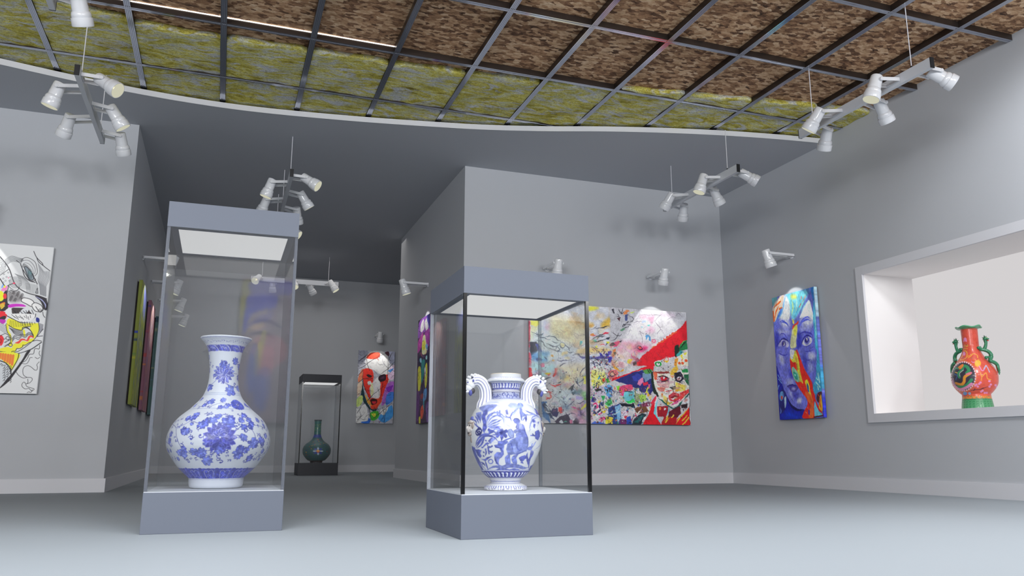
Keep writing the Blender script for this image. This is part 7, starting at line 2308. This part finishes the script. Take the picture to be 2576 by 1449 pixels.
def urn_mask(side):
    Mh = Matrix.Rotation(HANDLE_ANG[side]+(.10 if side == 1 else .12), 4, 'Z') @ Matrix.Translation((-.007, 0, 0)); b = Mesh(); z0 = -.2158
    g1, g2, g3 = lin(196, 190, 186), lin(150, 138, 130), lin(60, 52, 54)
    def ball(r_, y, z, rad, col): b.ball(Mh @ Vector((r_, y, z+z0)), rad, 14, 10, col, Mh.to_3x3().to_4x4())
    ball(.206, 0, .558, (.020, .030, .036), g1); ball(.218, 0, .540, (.016, .022, .020), g1); ball(.228, 0, .548, (.010, .010, .012), g1); ball(.216, 0, .516, (.010, .020, .012), g2)
    ball(.221, 0, .522, (.008, .013, .008), g3); ball(.212, 0, .575, (.016, .030, .008), g2)
    for s in (-1, 1): ball(.219, s*.013, .562, (.006, .007, .006), g3); ball(.204, s*.032, .560, (.014, .012, .022), g2); ball(.214, s*.020, .540, (.010, .010, .012), g1)
    ball(.203, 0, .598, (.010, .022, .014), lin(96, 104, 176)); ball(.205, 0, .490, (.008, .014, .022), g2)
    b.build('mask_relief', M['glaze'], urn, smooth=180, color=True)
for s in (-1, 1): urn_handle(s); urn_mask(s)

q, p = paint_pot(RED_PROF, RED_META, RED, 3.2, (214, 84, 66))
p.shards(60, (330, 500, 320, 540), [(60, 140, 96), (226, 150, 60), (90, 110, 160), (226, 190, 206), (206, 80, 70)], (5, 12), .8, 71, 0)
p.run(RED[-14:-3])
p.img = np.where(np.abs(p.img-np.array([214, 84, 66])/255.).sum(-1, keepdims=True) < .02, p.img*(.93+.14*p.noise(16, 16, 8)[..., None]), p.img)
def wavy(V, ang):
    z = V[..., 2]; r_ = np.hypot(V[..., 0], V[..., 1]); w = np.clip((r_-.088)/.02, 0, 1)*np.clip((z-.80)/.008, 0, 1)
    V[..., 2] += w*.007*np.sin(5*ang[None, :]); s = 1+w*.05*np.sin(5*ang[None, :]+1); V[..., 0] *= s; V[..., 1] *= s
    return V
red = empty('vase', (RED_META[0], RED_META[1], .835), RED_META[2]-PI)
painted_lathe('body', q-[0, .835], p.img, (0, 0, 0), M['glaze'], red, warp=wavy)
tag(red, 'red vase with green base, wavy lip and climbing green dragons, in the niche', 'vase')
GA, GB, GR = lin(52, 128, 92), lin(40, 100, 74), lin(206, 70, 60)
def dragon(ang, mirror, full):
    """little dragon climbing the shoulder; path given as (angle offset, r, z)"""
    m = Mesh(); P = [( .10*mirror, .088, .600), (.02*mirror, .100, .590), (-.10*mirror, .120, .585), (-.20*mirror, .150, .570), (-.27*mirror, .168, .545), (-.27*mirror, .172, .515), (-.18*mirror, .166, .488), (-.08*mirror, .172, .470), (-.20*mirror, .196, .455), (-.30*mirror, .214, .430), (-.30*mirror, .220, .395), (-.33*mirror, .222, .362), (-.28*mirror, .224, .335)]
    pts = [(r_*math.cos(ang+a), r_*math.sin(ang+a), z) for a, r_, z in P]
    pts = catmull(pts, False, 5); L = len(pts)
    rad = np.interp(np.linspace(0, 1, L), [0, .1, .4, .7, .9, 1], [.010, .016, .019, .017, .012, .004])
    m.tube(pts, list(rad), 12, GA)
    tr = [p_+np.array([0, 0, 0]) for p_ in pts]
    m.tube([(p_[0]*.94, p_[1]*.94, p_[2]+.010) for p_ in pts], list(rad*.5), 8, GR)
    # neck and head rising off the shoulder
    N_ = [(-.12*mirror, .120, .585), (-.17*mirror, .134, .615), (-.20*mirror, .142, .650), (-.21*mirror, .140, .680)]
    npts = catmull([(r_*math.cos(ang+a), r_*math.sin(ang+a), z) for a, r_, z in N_], False, 5)
    m.tube(npts, list(np.interp(np.linspace(0, 1, len(npts)), [0, .6, 1], [.018, .014, .018])), 12, GA)
    hx = Vector(npts[-1]); out = Vector((math.cos(ang-.21*mirror), math.sin(ang-.21*mirror), 0)); sd = Vector((-out.y, out.x, 0))
    m.ball(hx+Vector((0, 0, .016)), (.022, .022, .022), 12, 8, GA); m.ball(hx+out*.020+Vector((0, 0, .012)), (.016, .016, .010), 10, 6, GA); m.ball(hx+out*.020-Vector((0, 0, .004)), (.013, .013, .006), 10, 6, GR)
    for s in (-1, 1):
        for (o_, u_, w_) in ((-.008, .046, .012), (-.022, .026, .022), (-.018, -.004, .026), (.022, -.014, .020), (.006, .040, .022)):
            a0 = hx+sd*s*.010+Vector((0, 0, .014)); b0 = hx+out*o_+sd*s*w_+Vector((0, 0, u_+.006))
            m.tube([a0, (a0+b0)/2, b0], [.007, .005, .001], 6, GB)
        m.ball(hx+out*.014+sd*s*.012+Vector((0, 0, .024)), .004, 8, 6, lin(230, 220, 120))
    # legs gripping the pot
    for (a, r_, z, a2, r2, z2) in ((.0, .105, .590, .16, .086, .608), (-.16, .165, .490, .06, .148, .505)):
        A = (r_*math.cos(ang+a*mirror), r_*math.sin(ang+a*mirror), z); B_ = (r2*math.cos(ang+a2*mirror), r2*math.sin(ang+a2*mirror), z2)
        m.tube([A, tuple((np.array(A)+B_)/2*1.03), B_], [.011, .010, .012], 8, GA); m.ball(B_, .016, 10, 6, GA)
    m.build('dragon', M['glaze'], red, smooth=60, color=True)
dragon(PI+1.02, -1, True); dragon(PI-1.75, 1, True)

q, p = paint_pot(GRN_PROF, GRN_META, GRN, 5.0, (58, 100, 102), repeat=True)
grn = empty('vase', (GRN_META[0], GRN_META[1], .219), GRN_META[2]-PI)
painted_lathe('body', q-[0, .219], p.img, (0, 0, 0), M['glaze_matt'], grn)
tag(grn, 'small long-necked dark green patterned vase, inside the dark case far back', 'vase')

# ------------------------------------------------------------------ paintings
W8, H8 = 800, 1575
p = Paint(2366, 1567, 3.4, (224, 222, 226)); p.angular = True
PALE = [(214, 150, 170), (150, 190, 214), (226, 206, 150), (190, 170, 214), (236, 230, 226), (206, 214, 220)]
VIV = [(40, 70, 170), (220, 60, 110), (60, 160, 200), (230, 206, 60), (60, 150, 80), (236, 236, 240), (36, 34, 56), (120, 60, 140), (230, 120, 60), (150, 200, 220)]
p.wash(90, (0, 1000, 0, 1567), PALE, (40, 140), .45, 2)
p.run(BIG)
# busy, inky middle of the picture
p.wash(60, (20, 900, 600, 1500), PALE+[(120, 160, 200), (206, 120, 150)], (20, 70), .40, 31)
p.shards(150, (40, 860, 820, 1540), PALE+[(90, 110, 160), (60, 60, 90), (216, 90, 110), (240, 240, 240)], (8, 26), .75, 32, .35)
p.ink(60, (40, 900, 560, 1540), (40, 150), (2, 4.5), (58, 56, 82), 33, .75)
p.ink(40, (300, 1000, 300, 800), (80, 220), (2.5, 5), (90, 88, 110), 34, .6, (10, 40))
p.wash(40, (560, 1060, 80, 560), [(232, 190, 120), (236, 210, 150), (226, 160, 90), (240, 226, 220)], (25, 80), .35, 35)
p.shards(230, (840, 1190, 800, 1560), VIV, (8, 24), .9, 36, .5)
p.ink(70, (830, 1180, 700, 1560), (30, 90), (2.5, 5), (30, 30, 50), 37, .85)
p.shards(110, (860, 1120, 560, 800), PALE+[(60, 60, 140), (206, 60, 90)], (8, 20), .8, 38, .7)
p.shards(220, (1120, 1760, 1080, 1560), VIV, (8, 26), .85, 39, .35)
p.ink(80, (1100, 1800, 1080, 1560), (30, 90), (2.5, 5.5), (26, 28, 50), 40, .85); p.ink(60, (1100, 1780, 1100, 1560), (20, 70), (3, 6), (236, 236, 240), 41, .9)
p.wash(40, (1180, 1640, 480, 800), [(232, 190, 200), (240, 226, 226), (220, 110, 140), (236, 200, 150)], (25, 70), .4, 42)
p.shards(70, (1040, 1300, 640, 960), [(206, 60, 110), (60, 40, 70), (230, 150, 90), (236, 220, 226), (70, 60, 160)], (7, 18), .85, 43, .5)
p.ink(30, (1060, 2000, 60, 620), (60, 200), (2, 4), (96, 90, 110), 44, .55)
p.run([op for op in BIG if op[0] in 'FPSTC' and len(op[-1]) >= 4 and np.mean(op[-1][0::2]) > 1700 and np.mean(op[-1][1::2]) > 700])
p.ink(90, (1880, 2340, 900, 1300), (20, 80), (2.5, 5), (36, 28, 36), 45, .75); p.ink(40, (1880, 2340, 820, 1300), (20, 70), (3, 5), (240, 232, 226), 46, .8)
p.wash(50, (1880, 2330, 880, 1240), [(230, 190, 120), (206, 120, 110), (240, 226, 210), (190, 130, 150)], (12, 40), .45, 47)
p.shards(60, (1900, 2340, 700, 880), [(236, 226, 214), (206, 60, 60), (230, 190, 80), (40, 130, 80), (60, 30, 40)], (6, 16), .85, 48, .5)
p.shards(60, (1880, 2300, 1250, 1480), [(120, 20, 36), (206, 60, 70), (60, 16, 30), (230, 190, 90), (236, 200, 206)], (6, 18), .8, 49, .2)
p.warp(9, 45, 40, 3); p.warp(4, 14, 14, 5)
p.mottle(.12, 60, 60, 3); p.mottle(.10, 12, 12, 4)
canvas('wall_painting', p.img, 2.366, 1.567, (3.716, YF-.06, .783), (1, 0, 0), (0, -1, 0), 'wide multicoloured painting with a red diagonal and a face, behind the right display case')
p = Paint(805, 1578, 3.8, (112, 120, 214)); p.run(BLUE); p.ink(260, (20, 760, 380, 1500), (30, 110), (2, 5), (60, 66, 170), 51, .35, (70, 30)); p.ink(120, (60, 700, 300, 1300), (30, 90), (2, 5), (210, 214, 236), 52, .35, (70, 30)); p.warp(5, 40, 50, 6); p.mottle(.18, 14, 26, 4); p.mottle(.12, 60, 80, 5)
canvas('wall_painting', p.img, .805, 1.578, (XR-.06, 8.505, .822), (0, -1, 0), (-1, 0, 0), 'tall blue face painting with a red and yellow ribbon, on the right wall')
p = Paint(800, 1581, 3.4, (236, 238, 240)); p.run(LINE)
canvas('wall_painting', p.img, .80, 1.581, (-2.62, YF-.06, 1.012), (1, 0, 0), (0, -1, 0), 'black line drawing of eyes with yellow, red and pink patches, on the left wall')
p = Paint(801, 1583, 5.0, (214, 212, 222)); p.run(MASK); p.shards(90, (10, 790, 600, 1570), [(60, 110, 200), (120, 60, 160), (90, 170, 90), (230, 228, 236), (214, 190, 90)], (12, 40), .45, 53, .0); p.run(MASK[3:]); p.ink(70, (10, 790, 60, 1570), (60, 240), (4, 8), (36, 34, 46), 54, .7); p.warp(9, 60, 60, 7); p.mottle(.16, 40, 40, 8)
canvas('wall_painting', p.img, .801, 1.583, (2.766, YB-.06, 1.022), (1, 0, 0), (0, -1, 0), 'small red and white mask-like face painting on the far back wall')
p = Paint(800, 1565, 4.5, (90, 50, 110)); p.run(PIER); p.ink(120, (20, 780, 20, 1540), (60, 200), (5, 12), (30, 20, 40), 55, .6, (85, 25)); p.ink(90, (20, 780, 20, 1540), (40, 160), (4, 10), (236, 220, 230), 56, .6, (85, 25)); p.warp(10, 60, 90, 9); p.mottle(.2, 20, 40, 6)
canvas('wall_painting', p.img, .80, 1.565, (XP-.06, 11.88, .83), (0, -1, 0), (-1, 0, 0), 'narrow purple and yellow face painting on the passage pier, left of the right case')
LP = [((150, 160, 70), [(206, 212, 60), (60, 80, 200), (110, 150, 80), (222, 216, 90), (50, 70, 120), (190, 190, 60), (120, 150, 200)], 'green, yellow and blue painting, first and nearest on the left passage wall'),
      ((150, 100, 120), [(214, 130, 80), (150, 70, 110), (90, 80, 160), (226, 170, 120), (190, 80, 80), (90, 60, 90)], 'orange, pink and purple painting, second on the left passage wall'),
      ((80, 110, 110), [(60, 120, 110), (40, 60, 80), (140, 150, 120), (90, 130, 150)], 'dark teal painting, third on the left passage wall, beside the glass case'),
      ((120, 120, 130), [(90, 90, 140), (190, 170, 130), (60, 90, 90), (160, 100, 100)], 'grey and purple painting, last on the left passage wall, seen through glass')]
for i, (base, cols, lab) in enumerate(LP):
    p = Paint(800, 1580, 5.0, base)
    if i == 0: p.fill([(330, 20), (760, 60), (760, 300), (640, 420), (420, 380), (330, 200)], (150, 160, 236), soft=60, smooth=True)
    if i == 1: p.fill([(200, 40), (620, 40), (700, 420), (560, 640), (300, 600), (180, 300)], (226, 200, 206), soft=60, smooth=True)
    p.dabs(230, (0, 800, 0 if i else 300, 1580), cols, (8, 26), ang=(85, 22), seed=20+i, aspect=(2, 6))
    p.dabs(60, (60, 740, 60, 420), cols, (5, 12), ang=(80, 25), alpha=.6, seed=40+i)
    canvas('wall_painting', p.img, .80, 1.58, (XL+.062, (11.02, 12.5, 14.0, 15.5)[i], 1.0), (0, 1, 0), (1, 0, 0), lab)
# the painting behind the camera that the tall case mirrors
p = Paint(1500, 2270, 7.0, (168, 150, 176)); p.run(REAR); g_ = p.img.mean(-1, keepdims=True); p.img = g_*.42+p.img*.58; p.warp(30, 200, 260, 9); p.mottle(.12, 120, 160, 9)
canvas('wall_painting', p.img[:, ::-1].copy(), 1.5, 2.27, (1.69, YR+.06, .86), (-1, 0, 0), (0, 1, 0), 'large blurred face painting mirrored in the front glass of the tall case')
# ------------------------------------------------------------------ unseen ceiling light and added fill lights behind the camera
def area(name, loc, rot, sx, sy, energy, color=(1, 1, 1), spread=180):
    l = bpy.data.lights.new(name, 'AREA'); l.shape = 'RECTANGLE'; l.size = sx; l.size_y = sy; l.energy = energy; l.color = color
    l.spread = math.radians(spread)
    o = bpy.data.objects.new(name, l); COL.objects.link(o); o.location = loc; o.rotation_euler = [math.radians(a) for a in rot]
    return o
area('ceiling_light', (1.6, 1.6, 3.38), (21, 0, 0), 9.5, 4.4, L_CEIL, (.94, .97, 1.0), 84)
area('rear_fill_light', (-4.0, YR+.15, 2.9), (88, 0, 0), 5.4, 2.3, L_FILL*.62, (.975, .985, 1.0), 170)  # added fills in front of the solid rear wall, no window there
area('rear_fill_light', (2.3, YR+.15, 3.45), (88, 0, 0), 1.4, 1.25, L_FILL*.17, (.975, .985, 1.0), 170)
area('rear_fill_light', (5.75, YR+.15, 3.45), (88, 0, 0), 1.7, 1.25, L_FILL*.21, (.975, .985, 1.0), 170)
area('rear_wall_fill_light', (.8, -1.2, 4.1), (-38, 0, 0), 3.0, .8, L_REAR, (.97, .98, 1.0), 150)  # added fill, brightens the rear wall mirrored in the tall case
sl = bpy.data.lights.new('wall_wash_light', 'SPOT'); sl.energy = L_WASH; sl.spot_size = math.radians(96); sl.spot_blend = .5; sl.shadow_soft_size = .25; sl.color = (.95, .97, 1)
so = bpy.data.objects.new('wall_wash_light', sl); COL.objects.link(so); so.location = (5.3, 3.1, 3.6)
so.rotation_euler = Rz_to(Vector((6.77, 3.9, 2.6)) - so.location).to_euler()
area('passage_light', (1.4, 15.0, 4.05), (0, 0, 0), 3.0, 3.6, L_PASS, (1.0, .95, .90), 170)
area('niche_light', (6.98, 5.6, 2.39), (0, 0, 0), .25, 2.4, L_NICHE, (1, .985, .97), 180)
def case_boost(x, y, z, e, col=(.97, .985, 1)):
    """four unseen spots added under the luminous panel to strengthen its light"""
    for dx in (-.16, .16):
        for dy in (-.16, .16):
            l = bpy.data.lights.new('case_boost_light', 'SPOT'); l.energy = e; l.spot_size = math.radians(150); l.spot_blend = .8; l.shadow_soft_size = 0.0; l.color = col
            o = bpy.data.objects.new('case_boost_light', l); COL.objects.link(o); o.location = (x+dx, y+dy, z)
case_boost(.0068, 5.036, 1.648, L_CASE); case_boost(1.501, 4.247, 1.223, L_CASE*.28); case_boost(1.744, 15.498, 1.676, L_CASE*.35, (1, .98, .96))
w = bpy.data.worlds.new('world'); scene.world = w; w.use_nodes = True
w.node_tree.nodes['Background'].inputs[0].default_value = (.9, .95, 1, 1); w.node_tree.nodes['Background'].inputs[1].default_value = 0.05

# ------------------------------------------------------------------ camera (28 mm, low, looking slightly up)
cd = bpy.data.cameras.new('camera'); cd.sensor_width = 36; cd.sensor_fit = 'HORIZONTAL'; cd.lens = 28.03; cd.clip_start = .02
cam = bpy.data.objects.new('camera', cd); COL.objects.link(cam)
yaw, pitch, roll = .347481, .202873, .000769
f = Vector((math.sin(yaw)*math.cos(pitch), math.cos(yaw)*math.cos(pitch), math.sin(pitch)))
r = Vector((math.cos(yaw), -math.sin(yaw), 0)); u = r.cross(f)
r2 = r*math.cos(roll)+u*math.sin(roll); u2 = u*math.cos(roll)-r*math.sin(roll)
cam.matrix_world = Matrix(((r2.x, u2.x, -f.x, 0), (r2.y, u2.y, -f.y, 0), (r2.z, u2.z, -f.z, .42), (0, 0, 0, 1)))
scene.camera = cam
vs_ = scene.view_settings; scene.display_settings.display_device = 'sRGB'
vs_.view_transform = 'Standard'; vs_.look = 'None'; vs_.exposure = 0.0; vs_.gamma = 1.0; vs_.use_curve_mapping = False
cy = scene.cycles
cy.max_bounces = 8; cy.diffuse_bounces = 5; cy.glossy_bounces = 4; cy.transmission_bounces = 4; cy.transparent_max_bounces = 24
cy.caustics_reflective = False; cy.caustics_refractive = False; cy.sample_clamp_indirect = 4.0; cy.use_denoising = True
